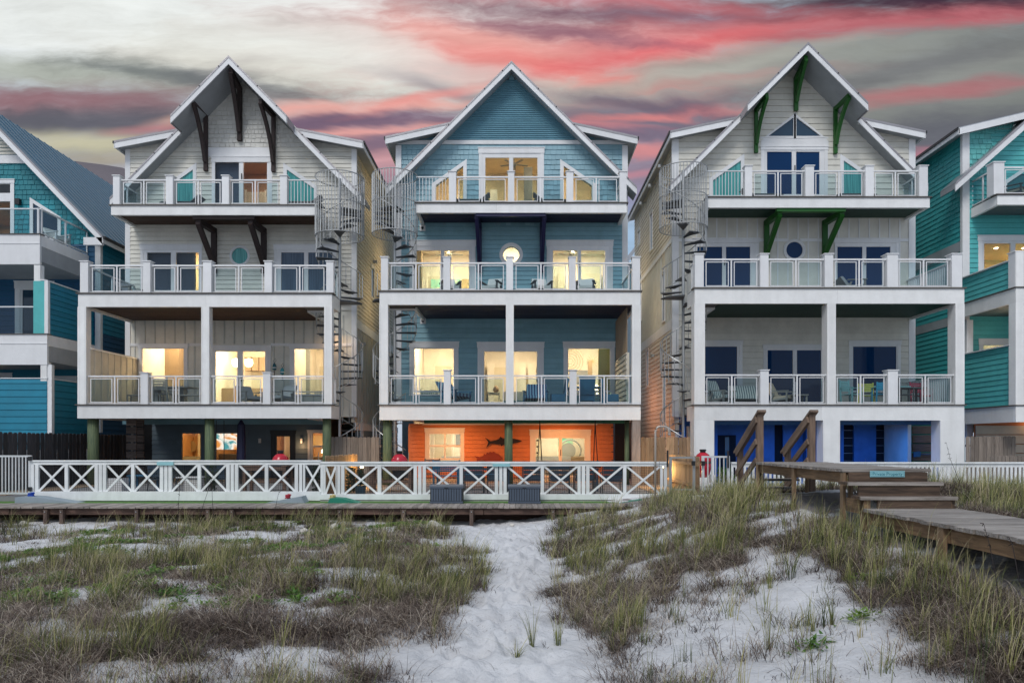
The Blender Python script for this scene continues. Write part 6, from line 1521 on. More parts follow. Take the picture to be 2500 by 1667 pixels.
for X in (4.38, 5.32):
    box('tall_post', 'platform_rail_wood', X - .055, X + .055, 12.97, 13.08, .5, 2.13, T); box('short_post', 'platform_rail_wood', X - .05, X + .05, 14.12, 14.22, .1, 1.45, T)
    beam('hand_rail', 'platform_rail_wood', (X, 12.9, 2.17), (X, 14.36, 1.40), .15, .045, T); beam('upper_rail', 'platform_rail_wood', (X - .07, 13.0, 2.02), (X - .07, 14.2, 1.38), .035, .13, T)
    beam('middle_rail', 'platform_rail_wood', (X - .07, 13.0, 1.62), (X - .07, 14.2, .98), .035, .11, T); beam('lower_rail', 'platform_rail_wood', (X - .07, 13.0, 1.28), (X - .07, 14.2, .66), .035, .11, T)
T = thing('rear_steps', 'timber steps going down from the raised boardwalk towards the right white house', 'steps', (4.9, 13.6, .6))
for i in range(4): box('tread', 'platform_board_wood', 4.45, 5.27, 13.15 + i * .28, 13.42 + i * .28, 1.05 - i * .17, 1.09 - i * .17, T)
# sign on the front riser
T = thing('private_property_sign', 'pale blue sign reading Private Property on the top step riser', 'sign', (U(2166, 9.45), 9.45, V(1163, 9.45)))
ys = 9.45; a, b, c, d = U(2124, ys), U(2208.5, ys), V(1164, ys), V(1149, ys)
box('sign_plate', 'sign_blue', a, b, ys - .004, ys + .004, c, d, T); k = MB(); i_ = .008
for q in ((a + i_, b - i_, c + i_, c + i_ + .0035), (a + i_, b - i_, d - i_ - .0035, d - i_), (a + i_, a + i_ + .0035, c + i_ + .0035, d - i_ - .0035), (b - i_ - .0035, b - i_, c + i_ + .0035, d - i_ - .0035)): k.box(q[0], q[1], ys - .007, ys - .0041, q[2], q[3])
k.build('sign_border', 'sign_ink', T, weld=True)
cu = bpy.data.curves.new('sign_text', 'FONT'); cu.body = '\u00b7Private\u00b7Property\u00b7'; cu.size = .066; cu.extrude = .0015; cu.align_x = 'CENTER'; cu.align_y = 'CENTER'; cu.space_character = 1.02
tmp = bpy.data.objects.new('sign_text_source', cu); COL.objects.link(tmp); bpy.context.view_layer.update()
me = bpy.data.meshes.new_from_object(tmp.evaluated_get(bpy.context.evaluated_depsgraph_get())); me.materials.clear(); me.materials.append(MATS['sign_ink'])
wtxt = max(v.co.x for v in me.vertices) - min(v.co.x for v in me.vertices); bpy.data.objects.remove(tmp)
o = obj('sign_lettering', me, T, ((a + b) / 2, ys - .006, (c + d) / 2)); o.rotation_euler = (R(90), 0, 0); s = (b - a - .035) / wtxt; o.scale = (s, s * 1.05, 1)
# ------------------------------------------------------------------ outdoor shower, storage boxes, covers and ropes
T = thing('outdoor_shower', 'tall curved outdoor shower pipe at the right end of the crossed fence', 'shower', (U(1600, 19.4), 19.4, .1)); Ys = 19.4; m = MB()
m.tube([(U(1600, Ys), Ys, .0), (U(1600, Ys), Ys, V(1062, Ys))] + [(U(1600 + 11 - 11 * math.cos(t), Ys), Ys, V(1055 - 14 * math.sin(t), Ys)) for t in np.linspace(.15, 1.57, 6)] + [(U(1622 + 11 * math.sin(t), Ys), Ys, V(1055 - 14 * math.cos(t), Ys)) for t in np.linspace(.1, 1.5, 6)] + [(U(1633.5, Ys), Ys, V(1058, Ys))], .028, 10); m.build('shower_pipe', 'pole_tan', T, smooth=True)
m = MB(); m.lathe([(.03, .02), (.035, 0), (.02, -.03)], (U(1633.5, Ys), Ys, V(1060, Ys)), 12); m.build('shower_head', 'galvanised', T); m = MB(); m.tube([(U(1594, Ys), Ys - .05, V(1133, Ys)), (U(1612, Ys), Ys - .05, V(1137, Ys))], .012, 6); m.tube([(U(1609, Ys), Ys - .06, V(1125, Ys)), (U(1609, Ys), Ys - .06, V(1140, Ys))], .008, 6); m.build('tap', 'galvanised', T, weld=True)
def storage_box(label, a, b):
    Y = 19.15; x0, x1 = U(a, Y), U(b, Y); z0, z1 = V(1228, Y), V(1184, Y); T = thing('storage_box', label, 'storage box', ((x0 + x1) / 2, Y, z0), 'grey storage boxes on the boardwalk')
    box('box_body', 'box_dark', x0 + .01, x1 - .01, Y + .01, Y + .45, z0, z1 - .06, T); box('lid', 'box_lid', x0 - .005, x1 + .005, Y - .01, Y + .47, z1 - .045, z1, T); box('lid_rim', 'box_grey', x0, x1, Y - .004, Y + .46, z1 - .085, z1 - .046, T)
    n = 12; g = (x1 - x0 - .06) / n
    for i in range(n): box('slat', 'box_grey', x0 + .03 + g * i + .008, x0 + .03 + g * (i + 1) - .008, Y - .008, Y + .01, z0 + .06, z1 - .10, T)
    box('base_band', 'box_grey', x0, x1, Y - .006, Y + .01, z0, z0 + .05, T); box('handle', 'black_metal', (x0 + x1) / 2 - .05, (x0 + x1) / 2 + .05, Y - .018, Y - .004, z1 - .09, z1 - .065, T)
storage_box('grey slatted storage box in front of the left part of the orange wall', 1049, 1130); storage_box('grey slatted storage box below the middle column of the blue house', 1240.5, 1320)
def wedge(name, label, pts, mat, y0=19.35, y1=19.8, hi=0.0):
    m = MB(); m.prism([(U(a, y0), V(b, y0)) for a, b in pts], y0, y1); o = m.build(name, mat); return tag(o, label, 'board')
wedge('wedge_board', 'long grey wedge board tapering right at the left end of the boardwalk', [(36, 1213.5), (70, 1211.5), (90, 1213.5), (150, 1222.5), (195, 1229), (36, 1229)], 'skiff_grey')
wedge('wedge_board', 'grey wedge board rising to the right beside the boardwalk under the red grill', [(640, 1229), (735, 1211.5), (743, 1229)], 'skiff_grey'); wedge('wedge_board', 'dark green wedge board tapering right near the middle of the boardwalk', [(806, 1215), (835, 1217), (880, 1229), (799, 1229)], 'skiff_green')
wedge('wedge_board', 'dark green wedge board rising right near the shower pipe', [(1500, 1229), (1568, 1219), (1569, 1229)], 'skiff_green')
def coil(label, px, py, mat, n=26, r=.085):
    m = MB(); c = Vector((U(px, 19.5), 19.5, V(py, 19.5)))
    rr = random.Random(px)
    pts = [c + Vector((math.cos(i * 1.1) * r * rr.uniform(.5, 1.1), math.sin(i * 1.1) * r * .8, (i / n) * .11 + rr.uniform(-.01, .01))) for i in range(n)]
    sm = []
    for i in range(len(pts) - 1):
        for j in range(3): sm.append(pts[i].lerp(pts[i + 1], j / 3))
    m.tube(sm, .017, 6); o = m.build('rope_coil', mat, smooth=True); tag(o, label, 'rope')
coil('bundle of bright blue rope on the grey wedge board at the left', 76, 1212, 'rope_blue'); coil('bundle of red rope on the grey wedge board under the red grill', 703, 1216, 'rope_red'); coil('bundle of pale yellow rope on the green wedge board', 812, 1217, 'rope_yellow')
# ------------------------------------------------------------------ grills
def grill(label, px, ytop, Y, bowl='chair_charcoal'):  # charcoal bowl: shade painted over its red ceramic
    x = U(px, Y); zt = V(ytop, Y); s = .26; T = thing('ceramic_grill', label, 'grill', (x, Y, zt - .85), 'red ceramic grills')
    m = MB(); m.lathe([(s * .98, -.30), (s * 1.0, -.26), (s * .93, -.17), (s * .72, -.07), (s * .42, -.01), (s * .3, 0)], (x, Y, zt), 24); m.build('dome', 'red_ceramic', T, smooth=True)
    m = MB(); m.lathe([(s * .45, -.78), (s * .8, -.68), (s * 1.0, -.48), (s * 1.0, -.34)], (x, Y, zt), 24); m.build('bowl', bowl, T, smooth=True)
    m = MB(); m.lathe([(s * 1.03, -.335), (s * 1.03, -.305)], (x, Y, zt), 24); m.build('band', 'black_metal', T); m = MB(); m.lathe([(.085, -.02), (.09, .05), (.105, .055), (.105, .09), (.06, .10)], (x, Y, zt), 14); m.build('chimney_cap', 'black_metal', T)
    m = MB(); m.tube([(x - .14, Y - s, zt - .33), (x - .14, Y - s - .06, zt - .31), (x + .14, Y - s - .06, zt - .31), (x + .14, Y - s, zt - .33)], .013, 6); m.build('handle', 'grill_table_wood', T)
    return T
def grill_table(label, a, b, Y, zt):
    x0, x1 = U(a, Y), U(b, Y); T = thing('grill_table', label, 'table', ((x0 + x1) / 2, Y, .09)); m = 'grill_table_wood'; xc = (x0 + x1) / 2
    box('apron', m, x0, x1, Y - .34, Y - .30, zt - .14, zt - .03, T); box('apron', m, x0, x1, Y + .30, Y + .34, zt - .14, zt - .03, T)
    box('table_top', m, x0 - .03, xc - .3 + .25, Y - .36, Y + .36, zt - .029, zt, T); box('table_top', m, x1 - .12, x1 + .03, Y - .36, Y + .36, zt - .029, zt, T)
    for x in (x0 + .05, x1 - .05):
        for y in (Y - .28, Y + .28): box('leg', m, x - .045, x + .045, y - .045, y + .045, .09, zt - .15, T)
    box('shelf', m, x0 + .1, x1 - .1, Y - .3, Y + .3, .38, .45, T)
grill_table('timber table holding the red grill below the left white house', 602, 706, 22, .90); grill('red ceramic grill in front of the dark door of the left white house', 685, 1107, 22)
grill_table('dark timber table holding the red grill left of the orange wall', 906, 1008, 22, .90); grill('red ceramic grill beside the green pile left of the orange wall', 975, 1108, 22)
grill('red ceramic grill behind the barred metal gate', 1716, 1104, 22.4, bowl='red_ceramic'); T = thing('grill_cart', 'white cart under the red grill behind the barred gate', 'cart', (U(1716, 22.4), 22.4, .09)); xx = U(1716, 22.4); box('cart_shelf', 'white_trim', xx - .33, xx + .33, 22.1, 22.7, .28, .34, T)
for a in (-.3, .3):
    for b in (-.25, .25): box('leg', 'white_trim', xx + a - .03, xx + a + .03, 22.4 + b - .03, 22.4 + b + .03, .09, .6, T)
# ------------------------------------------------------------------ wall ornaments
def plate_shape(name, label, cat, pts, Y, mat, th=.03):
    m = MB(); m.prism([(U(a, Y), V(b, Y)) for a, b in pts], Y - th, Y); return tag(m.build(name, mat), label, cat)
yo = YG - .07
plate_shape('fish_sculpture', 'long black fish silhouette with forked tail on the orange wall', 'wall sculpture', [(1275.2, 1076.7), (1262, 1080.5), (1244, 1083), (1232, 1083.5), (1224, 1089), (1222, 1084), (1207, 1083), (1198.7, 1081.5), (1187, 1093), (1192.5, 1079.5), (1184, 1067), (1197, 1077), (1206, 1075), (1218, 1071.5), (1222, 1065), (1228, 1071), (1236, 1067), (1241, 1070.5), (1254, 1070), (1266, 1073)], yo, 'fish_black')
plate_shape('fish_sculpture', 'rounded orange red fish with spiny back low on the orange wall', 'wall sculpture', [(1227.4, 1119), (1220, 1125), (1205, 1129), (1190, 1127), (1176, 1121), (1163.6, 1127), (1165, 1119), (1158, 1112.5), (1172, 1116), (1180, 1112), (1182, 1107), (1186, 1109), (1189, 1104), (1193, 1106), (1197, 1101.5), (1201, 1104), (1206, 1102), (1209, 1105.5), (1217, 1107.5)], yo, 'fish_red')
plate_shape('fish_sculpture', 'small pale fish hanging on the lit end wall of the blue house deck', 'wall sculpture', [(1530, 925), (1527, 910), (1534, 897), (1541, 885), (1543, 893), (1540, 907), (1534, 918)], 26.0, 'cushion_grey')
for px, y0, y1, s, t in ((670, 874, 912, 'buoy_teal', 'larger dark teal buoy hanging left between the deck windows of the left white house'), (689, 886, 922, 'buoy_stripe', 'smaller light blue buoy hanging right between the deck windows of the left white house')):
    T = thing('lobster_buoy', t, 'buoy', (U(px, 28.2), 28.2, V(y1, 28.2))); h = (y1 - y0) / 61.6; z0 = V(y1, 28.2); x = U(px, 28.2)
    m = MB(); m.lathe([(.01, h * .2), (.075, h * .26), (.085, h * .45), (.05, h * .62), (.02, h * .66)], (x, 28.2, z0), 14); m.build('float', s, T, smooth=True); m = MB(); m.lathe([(.087, h * .34), (.087, h * .40)], (x, 28.2, z0), 14); m.build('stripe', 'white_trim', T)
    m = MB(); m.tube([(x, 28.2, z0 - .1), (x, 28.2, z0 + h * .7)], .013, 6); m.build('stick', 'dark_brown_wood', T); m = MB(); m.tube([(x, 28.2, z0 + h * .66), (x - .05, 28.25, z0 + h * .85), (x, 28.3, z0 + h), (x + .05, 28.25, z0 + h * .85), (x, 28.2, z0 + h * .66)], .007, 5); m.build('rope_loop', 'dark_brown_wood', T)
# ------------------------------------------------------------------ furniture prototypes, built at the origin facing -Y
def local(name, label, cat, group): return thing(name, label, cat, (0, 0, 0), group)
def low_chair(name, label, cat, group, frame, cush, w=.68, seat=.36, back=.82, lean=.28):
    T = local(name, label, cat, group)
    for x in (-w / 2 + .03, w / 2 - .03):
        box('leg', frame, x - .03, x + .03, -.34, -.28, 0, .56, T); beam('rear_leg', frame, (x, .36, 0), (x, .16, .5), .06, .06, T); box('armrest', frame, x - .05, x + .05, -.38, .30, .56, .59, T); beam('side_rail', frame, (x, -.32, seat - .06), (x, .30, seat - .14), .04, .07, T)
    m = MB(); m.hexa([(-w / 2 + .07, -.34, seat - .05), (w / 2 - .07, -.34, seat - .05), (w / 2 - .07, .24, seat - .12), (-w / 2 + .07, .24, seat - .12)], [(-w / 2 + .07, -.34, seat + .06), (w / 2 - .07, -.34, seat + .06), (w / 2 - .07, .24, seat), (-w / 2 + .07, .24, seat)]); m.build('seat_cushion', cush, T)
    m = MB(); m.hexa([(-w / 2 + .07, .16, seat), (w / 2 - .07, .16, seat), (w / 2 - .07, .28, seat - .02), (-w / 2 + .07, .28, seat - .02)], [(-w / 2 + .07, .16 + lean, back), (w / 2 - .07, .16 + lean, back), (w / 2 - .07, .26 + lean, back - .01), (-w / 2 + .07, .26 + lean, back - .01)]); m.build('back_cushion', cush, T)
    return T
def slat_chair(name, label, cat, group, mat, w=.5, seat=.45, back=1.0, arms=True, slats=5):
    T = local(name, label, cat, group)
    for x in (-w / 2, w / 2):
        box('leg', mat, x - .022, x + .022, -.25, -.205, 0, seat + (.22 if arms else 0), T); beam('back_post', mat, (x, .22, 0), (x, .30, back), .045, .045, T)
        if arms: box('armrest', mat, x - .03, x + .03, -.27, .26, seat + .22, seat + .245, T)
    box('seat', mat, -w / 2 + .025, w / 2 - .025, -.25, .24, seat - .03, seat, T)
    for i in range(slats):
        z = seat + .12 + i * (back - seat - .14) / slats; box('back_slat', mat, -w / 2 + .025, w / 2 - .025, .235 + .06 * z, .255 + .06 * z, z, z + (back - seat) / slats * .6, T)
    return T
def sling_chair(label):
    T = local('sling_chair', label, 'chair', 'blue grey sling chairs behind the crossed fence'); m = 'chair_charcoal'
    for x in (-.29, .29): q = MB(); q.tube([(x, -.27, 0), (x, -.29, .62), (x, -.05, .64), (x, .25, .60)], .018, 6); q.build('arm_frame', m, T); q = MB(); q.tube([(x, .28, 0), (x, .20, .42), (x, .30, .95)], .018, 6); q.build('back_frame', m, T)
    a = MB(); a.hexa([(-.27, -.26, .42), (.27, -.26, .42), (.27, .2, .37), (-.27, .2, .37)], [(-.27, -.26, .44), (.27, -.26, .44), (.27, .2, .39), (-.27, .2, .39)]); a.build('seat_sling', 'sling_blue', T)
    for i in range(4):
        z = .46 + i * .125; box('back_band', 'sling_blue' if i < 3 else 'cushion_grey', -.27, .27, .215 + (z - .42) * .19, .232 + (z - .42) * .19, z, z + .105, T)
    return T
def wicker(label):
    T = local('wicker_chair', label, 'chair', 'navy wicker chairs round the deck table'); mt = 'chair_blue'
    box('seat', mt, -.27, .27, -.26, .22, .18, .45, T); m = MB(); m.hexa([(-.26, .2, .4), (.26, .2, .4), (.26, .27, .4), (-.26, .27, .4)], [(-.29, .32, 1.02), (.29, .32, 1.02), (.29, .39, 1.02), (-.29, .39, 1.02)]); m.build('backrest', mt, T)
    for i in range(8): box('weave_strip', 'cushion_grey' if i == 7 else mt, -.265, .265, .195 + i * .013, .2 + i * .015, .45 + i * .07, .47 + i * .07, T)
    for x in (-.24, .24):
        for y in (-.23, .2): box('leg', mt, x - .02, x + .02, y - .02, y + .02, 0, .18, T)
    return T
def table(name, label, cat, w, d, h, mat, top='', group=None, pedestal=False):
    T = local(name, label, cat, group); box('table_top', mat, -w / 2, w / 2, -d / 2, d / 2, h - .04, h, T)
    if pedestal:
        for x in (-w * .28, w * .28): box('pedestal', mat, x - .1, x + .1, -.15, .15, .05, h - .04, T); box('foot', mat, x - .18, x + .18, -.3, .3, 0, .05, T)
    else:
        for x in (-w / 2 + .06, w / 2 - .06):
            for y in (-d / 2 + .06, d / 2 - .06): box('leg', mat, x - .03, x + .03, y - .03, y + .03, 0, h - .04, T)
    return T
def put(T, px, Y, z, rot=0.0): T.location = (U(px, Y), Y, z); T.rotation_euler = (0, 0, rot); return T
def puts(T, items):
    """items: px, Y, z, rot, label; the first one moves the prototype itself"""
    for i, (px, Y, z, r, l) in enumerate(items):
        o = T if i == 0 else copy_tree(T); put(o, px, Y, z, r); o['label'] = l
z1a, z1b, z1c = V(988, YD) + .004, V(715, YD) + .004, V(500, YT) + .004
z2b, z2c, z3c = V(709.4, YD) + .004, V(494.5, YT) + .004, V(480.5, YT) + .004
puts(low_chair('deck_chair', 'x', 'chair', 'black framed white deck chairs', 'chair_charcoal', 'cushion_white'), [(1099, 26.4, z2b, .3, 'white cushioned chair half hidden by the newel left of the round window'), (1200, 26.4, z2b, -.3, 'white cushioned chair just left of the middle newel on the blue house middle deck'), (1322, 26.4, z2b, .2, 'white cushioned chair right of the middle newel on the blue house middle deck'), (1430, 26.4, z2b, -.2, 'white cushioned chair rightmost on the blue house middle deck')])
puts(low_chair('lounge_chair', 'x', 'chair', None, 'chair_grey_wood', 'cushion_grey', w=.75), [(610, 27, z1a, .9, 'grey lounge chair in front of the lit sliding door of the left white house'), (688, 26.6, z1a, -.5, 'grey lounge chair under the two hanging buoys'), (322, 27, z1b, 1.2, 'grey lounge chair at the left end of the middle deck of the left white house')])
puts(low_chair('lounge_chair', 'x', 'chair', None, 'chair_grey_wood', 'cushion_beige', w=.8, back=.92), [(1908, 26.6, z1a, .9, 'beige lounge chair before the navy sliding door of the right white house')])
puts(low_chair('lounge_chair', 'x', 'chair', None, 'chair_grey_wood', 'stripe_grey', w=.75, back=.98), [(1762, 26.4, z1a, .7, 'striped lounge chair at the left end of the right white house lower deck')])
puts(low_chair('lounge_sofa', 'x', 'sofa', None, 'chair_aqua', 'stripe_grey', w=1.25, back=.85), [(1822, 27.0, z1a, 0, 'striped two seat sofa on the right white house lower deck')])
puts(low_chair('lounge_sofa', 'x', 'sofa', None, 'chair_blue', 'stripe_blue', w=1.3, seat=.42, back=.9), [(1112, 26.4, z1a, 1.2, 'navy slatted sofa with blue striped cushions on the blue house lower deck')])
puts(low_chair('lounge_chair', 'x', 'chair', None, 'chair_blue', 'stripe_blue', w=.9, back=.88), [(1308, 26.6, z1a, -.1, 'navy lounge chair with blue striped cushions right of the middle column')])
puts(wicker('x'), [(1362, 26.4, z1a, -1.5, 'navy wicker chair seen from the side at the left of the deck table'), (1432, 25.9, z1a, 3.14, 'navy wicker chair with its back to the rail in the middle'), (1492, 26.4, z1a, 1.5, 'navy wicker chair seen from the side at the right of the deck table')])
puts(table('deck_table', 'x', 'table', 1.3, .9, .76, 'chair_blue'), [(1430, 27.0, z1a, 0, 'navy rectangular table between the wicker chairs')])
puts(slat_chair('slatted_chair', 'x', 'chair', 'grey slatted dining chairs', 'chair_grey_wood', arms=False, back=1.02), [(332, 26.8, z1a, -1.3, 'grey slatted dining chair at the far left of the dining table'), (400, 26.0, z1a, 3.14, 'grey slatted dining chair with its back to the rail'), (374, 27.6, z1a, -.1, 'grey slatted dining chair on the far side of the dining table')])
puts(table('dining_table', 'x', 'table', 1.75, .95, .76, 'chair_grey_wood', pedestal=True), [(415, 26.9, z1a, 0, 'grey timber dining table on the left white house lower deck')]); puts(table('bench', 'x', 'bench', 1.1, .35, .45, 'chair_grey_wood'), [(470, 26.6, z1a, 0, 'grey bench right of the dining table')])
def lounger(label):
    T = local('sun_lounger', label, 'sun lounger', 'slatted grey sun loungers on the top decks')
    for x in (-.6, .6):
        for y in (-.28, .28): box('leg', 'chair_charcoal', x - .03, x + .03, y - .03, y + .03, 0, .22, T)
    box('frame', 'chair_charcoal', -.75, .75, -.32, .32, .22, .27, T)
    for i in range(4): box('slat', 'chair_grey_wood', -.7, .35, -.3 + i * .155, -.3 + i * .155 + .12, .275, .3, T)
    m = MB(); m.hexa([(.36, -.3, .27), (.40, -.3, .27), (.40, .3, .27), (.36, .3, .27)], [(.72, -.3, .55), (.76, -.3, .55), (.76, .3, .55), (.72, .3, .55)]); m.build('headrest', 'cushion_grey', T); return T
puts(lounger('x'), [(447, 27.6, z1c, 0, 'sun lounger at the left on the left white house top deck'), (740, 27.6, z1c, 0, 'sun lounger behind the bars on the left white house top deck'), (1148, 27.6, z2c, 0, 'sun lounger left of the door on the blue house top deck'), (1350, 27.6, z2c, 3.14, 'sun lounger right of the door on the blue house top deck'), (1858, 27.6, z3c, 3.14, 'sun lounger left of the door on the right white house top deck'), (2084, 27.6, z3c, 0, 'sun lounger right of the door on the right white house top deck')])
puts(low_chair('lounge_chair', 'x', 'chair', None, 'chair_grey_wood', 'cushion_grey', w=1.1, back=.72), [(2080, 26.8, V(702, YD), 1.4, 'grey low lounge chair on the right white house middle deck')])
puts(slat_chair('metal_chair', 'x', 'chair', None, 'chair_aqua', back=.98), [(2078, 26.2, z1a, .5, 'aqua metal chair left of the deck table')]); puts(slat_chair('metal_chair', 'x', 'chair', None, 'cushion_yellow', arms=False, back=.9), [(2115, 27.0, z1a, 2.6, 'yellow green chair behind the aqua chair')])
puts(slat_chair('metal_chair', 'x', 'chair', None, 'chair_bright_blue', back=.88), [(2152, 26.2, z1a, 3.0, 'bright blue chair at the front of the deck table')]); puts(slat_chair('metal_chair', 'x', 'chair', None, 'chair_charcoal', back=1.05), [(2208, 26.4, z1a, 1.4, 'dark metal chair right of the wide newel')])
puts(slat_chair('metal_chair', 'x', 'chair', None, 'cushion_pink', back=.98), [(2250, 27.0, z1a, .2, 'dark pink cushioned chair near the right deck corner')]); puts(table('deck_table', 'x', 'table', 1.5, .9, .78, 'chair_aqua'), [(2160, 27.1, z1a, 0, 'aqua table on the right white house lower deck')]); puts(table('side_table', 'x', 'table', .7, .7, .7, 'chair_charcoal'), [(2228, 26.5, z1a, 0, 'small dark table beside the dark metal chair')])
puts(table('side_table', 'x', 'table', .6, .5, .45, 'chair_grey_wood'), [(1948, 26.5, z1a, 0, 'low side table right of the beige lounge chair')])
puts(low_chair('deck_chair', 'x', 'chair', None, 'chair_charcoal', 'cushion_beige', w=.6), [(2472, 27.7, V(474, YT), .8, 'folding chair behind the glass of the turquoise house top deck')])
puts(low_chair('deck_chair', 'x', 'chair', None, 'rail_metal', 'cushion_white', w=.6), [(140, 28.0, V(571, 26), 1.2, 'white lounge chair behind the side glass of the dark teal house')])
P0 = .094
puts(sling_chair('x'), [(1157, 21.2, P0, 3.14, 'sling chair behind the fence just right of the left storage box'), (1214, 21.3, P0, 3.2, 'sling chair behind the fence posts under the right plaque'), (1300, 21.3, P0, 3.14, 'sling chair behind the right storage box'), (1366, 21.1, P0, 3.1, 'sling chair right of the right storage box'), (1426, 21.3, P0, 3.14, 'sling chair behind the fence posts below the hanging rope'), (1493, 21.1, P0, 3.14, 'rightmost sling chair in front of the dark slatted store'), (395, 22.0, P0, 2.9, 'sling chair behind the left crossed fence under its plaque'), (536, 22.2, P0, 3.1, 'sling chair behind the left crossed fence left of the grill table')])
puts(table('patio_table', 'x', 'table', 1.6, .8, .7, 'sling_blue'), [(1185, 22.6, P0, 0, 'blue patio table behind the sling chairs under the fish')]); puts(table('patio_table', 'x', 'table', 1.8, .8, .7, 'sling_blue'), [(1390, 22.6, P0, 0, 'blue patio table behind the sling chairs under the hanging ropes')])
puts(slat_chair('slatted_armchair', 'x', 'chair', None, 'chair_blue', w=.85, back=.95, slats=6), [(1095, 23.2, P0, 3.0, 'wide navy slatted armchair behind the left storage box')])
puts(slat_chair('patio_bench', 'x', 'bench', None, 'chair_blue', w=1.7, back=.62, slats=2), [(1180, 24.0, P0, 0, 'long navy patio bench against the orange wall below the fish')])
puts(slat_chair('orange_chair', 'x', 'chair', None, 'grill_table_wood', w=.5, back=.95), [(1053, 24.6, P0, 0, 'slatted wooden chair left of the navy armchair')])
puts(table('patio_table', 'x', 'table', 1.0, .6, .5, 'chair_blue'), [(360, 22.3, P0, 0, 'low blue table behind the left crossed fence')])
T = thing('hanging_daybed', 'hanging daybed on dark ropes in front of the orange wall', 'hanging bed', (U(1386, 27), 27, .9))
for a, b in ((1318, 1313), (1318, 1323), (1453, 1449), (1453, 1459)): m = MB(); m.tube([(U(a, 27), 27, 2.6), (U(a, 27), 27, 2.3), (U(b, 27), 27, V(1128, 27))], .02, 6); m.build('rope', 'black_metal', T)
box('bed_base', 'dark_brown_wood', U(1308, 27), U(1464, 27), 26.6, 27.4, V(1140, 27), V(1131, 27), T); box('mattress', 'chair_blue', U(1310, 27), U(1462, 27), 26.62, 27.38, V(1130.8, 27), V(1125, 27), T)
T = thing('closed_parasol', 'dark closed parasol right of the television on the left patio', 'parasol', (U(589, 26), 26, .09)); m = MB(); m.tube([(U(589, 26), 26, .09), (U(589, 26), 26, 2.42)], .03, 8); m.build('pole', 'black_metal', T); m = MB(); m.lathe([(.14, .75), (.16, 1.0), (.15, 1.8), (.13, 2.25), (.04, 2.4)], (U(589, 26), 26, .0), 12); m.build('canopy', 'soffit_black', T)
for a in (528, 547):
    T = thing('patio_string_pole', 'thin dark cord hanging %s in front of the television' % ('left' if a < 540 else 'right'), 'cord', (U(a, 26), 26, .4)); m = MB(); m.tube([(U(a, 26), 26, .5), (U(a, 26), 26, 2.4)], .012, 6); m.build('cord', 'black_metal', T)
T = thing('planter_box', 'white planter box behind the second bay of the left crossed fence', 'planter', (U(280, 21.5), 21.5, .09)); box('box_side', 'white_trim', U(263, 21.5), U(297, 21.5), 21.5, 21.9, .09, .53, T); box('soil', 'soffit_brown', U(265, 21.5), U(295, 21.5), 21.52, 21.88, .531, .54, T)
T = thing('white_bin', 'white box table behind the third bay of the left crossed fence', 'table', (U(466, 21.6), 21.6, .09)); box('box_side', 'cushion_white', U(449, 21.6), U(483, 21.6), 21.6, 22.0, .09, .53, T); box('table_top', 'white_trim', U(430, 21.6), U(486, 21.6), 21.55, 22.05, .531, .56, T)
# gravel strips along the passage fences
for a, b, c, d in ((-15.85, -14.6, 20.4, 28.5), (-5.4, -4.6, 20.4, 26), (4.0, 5.0, 20.4, 25.9)): tag(box('gravel_strip', 'gravel', a, b, c, d, .0, .105), kind='structure')
# ------------------------------------------------------------------ plants in the yards
def shrub(label, cat, px, Y, z, h, w, n, mat='plant_dark', pot=None, seed=1):
    T = thing('potted_plant' if pot else 'shrub', label, cat, (U(px, Y), Y, z)); rr = random.Random(seed); x = U(px, Y); z0 = z
    if pot: m = MB(); m.lathe([(pot * .8, 0), (pot, pot * 1.5), (pot * 1.08, pot * 1.55), (pot * .9, pot * 1.5)], (x, Y, z), 16); m.build('pot', 'planter', T); z0 = z + pot * 1.4
    m = MB()
    for i in range(5): m.tube([(x, Y, z0), (x + rr.uniform(-w, w) * .4, Y + rr.uniform(-w, w) * .4, z0 + h * rr.uniform(.5, .95))], .012, 4)
    m.build('stem', 'twig_bark' if 'twig_bark' in MATS else 'dark_brown_wood', T, weld=True); m = MB()
    for i in range(n):
        t = rr.random(); a = rr.uniform(0, 6.28); q = rr.random() ** .5 * w * (1 - .5 * abs(t - .4)); c = Vector((x + q * math.cos(a), Y + q * math.sin(a), z0 + .05 + t * h)); u = Vector((rr.uniform(-1, 1), rr.uniform(-1, 1), rr.uniform(-.3, 1))).normalized() * rr.uniform(.03, .06); v = u.cross(Vector((rr.uniform(-1, 1), rr.uniform(-1, 1), .3))).normalized() * .018
        m.add([c - u, c + v, c + u, c - v], [(0, 1, 2, 3)])
    m.build('foliage', mat, T, kind='stuff'); return T
shrub('dark leafy plant in a blue pot before the warm lit low fence', 'plant', 880, 20.9, .09, .42, .13, 260, pot=.17, seed=3); shrub('dark slender shrub left of the blue pot', 'shrub', 852, 21.2, .09, .75, .10, 260, seed=4); shrub('dark slender shrub nearest the left fence end', 'shrub', 863, 21.6, .09, .7, .09, 240, seed=5)
shrub('dark plant at the right end of the left crossed fence', 'shrub', 772, 21.0, .09, .8, .14, 320, seed=6); shrub('leafy plant behind the fence below the left house middle pile', 'shrub', 517, 21.2, .09, .9, .18, 300, seed=7); shrub('low green bush behind the barred metal gate', 'shrub', 1772, 20.6, .09, .75, .3, 600, mat='creeper_leaf', seed=8)
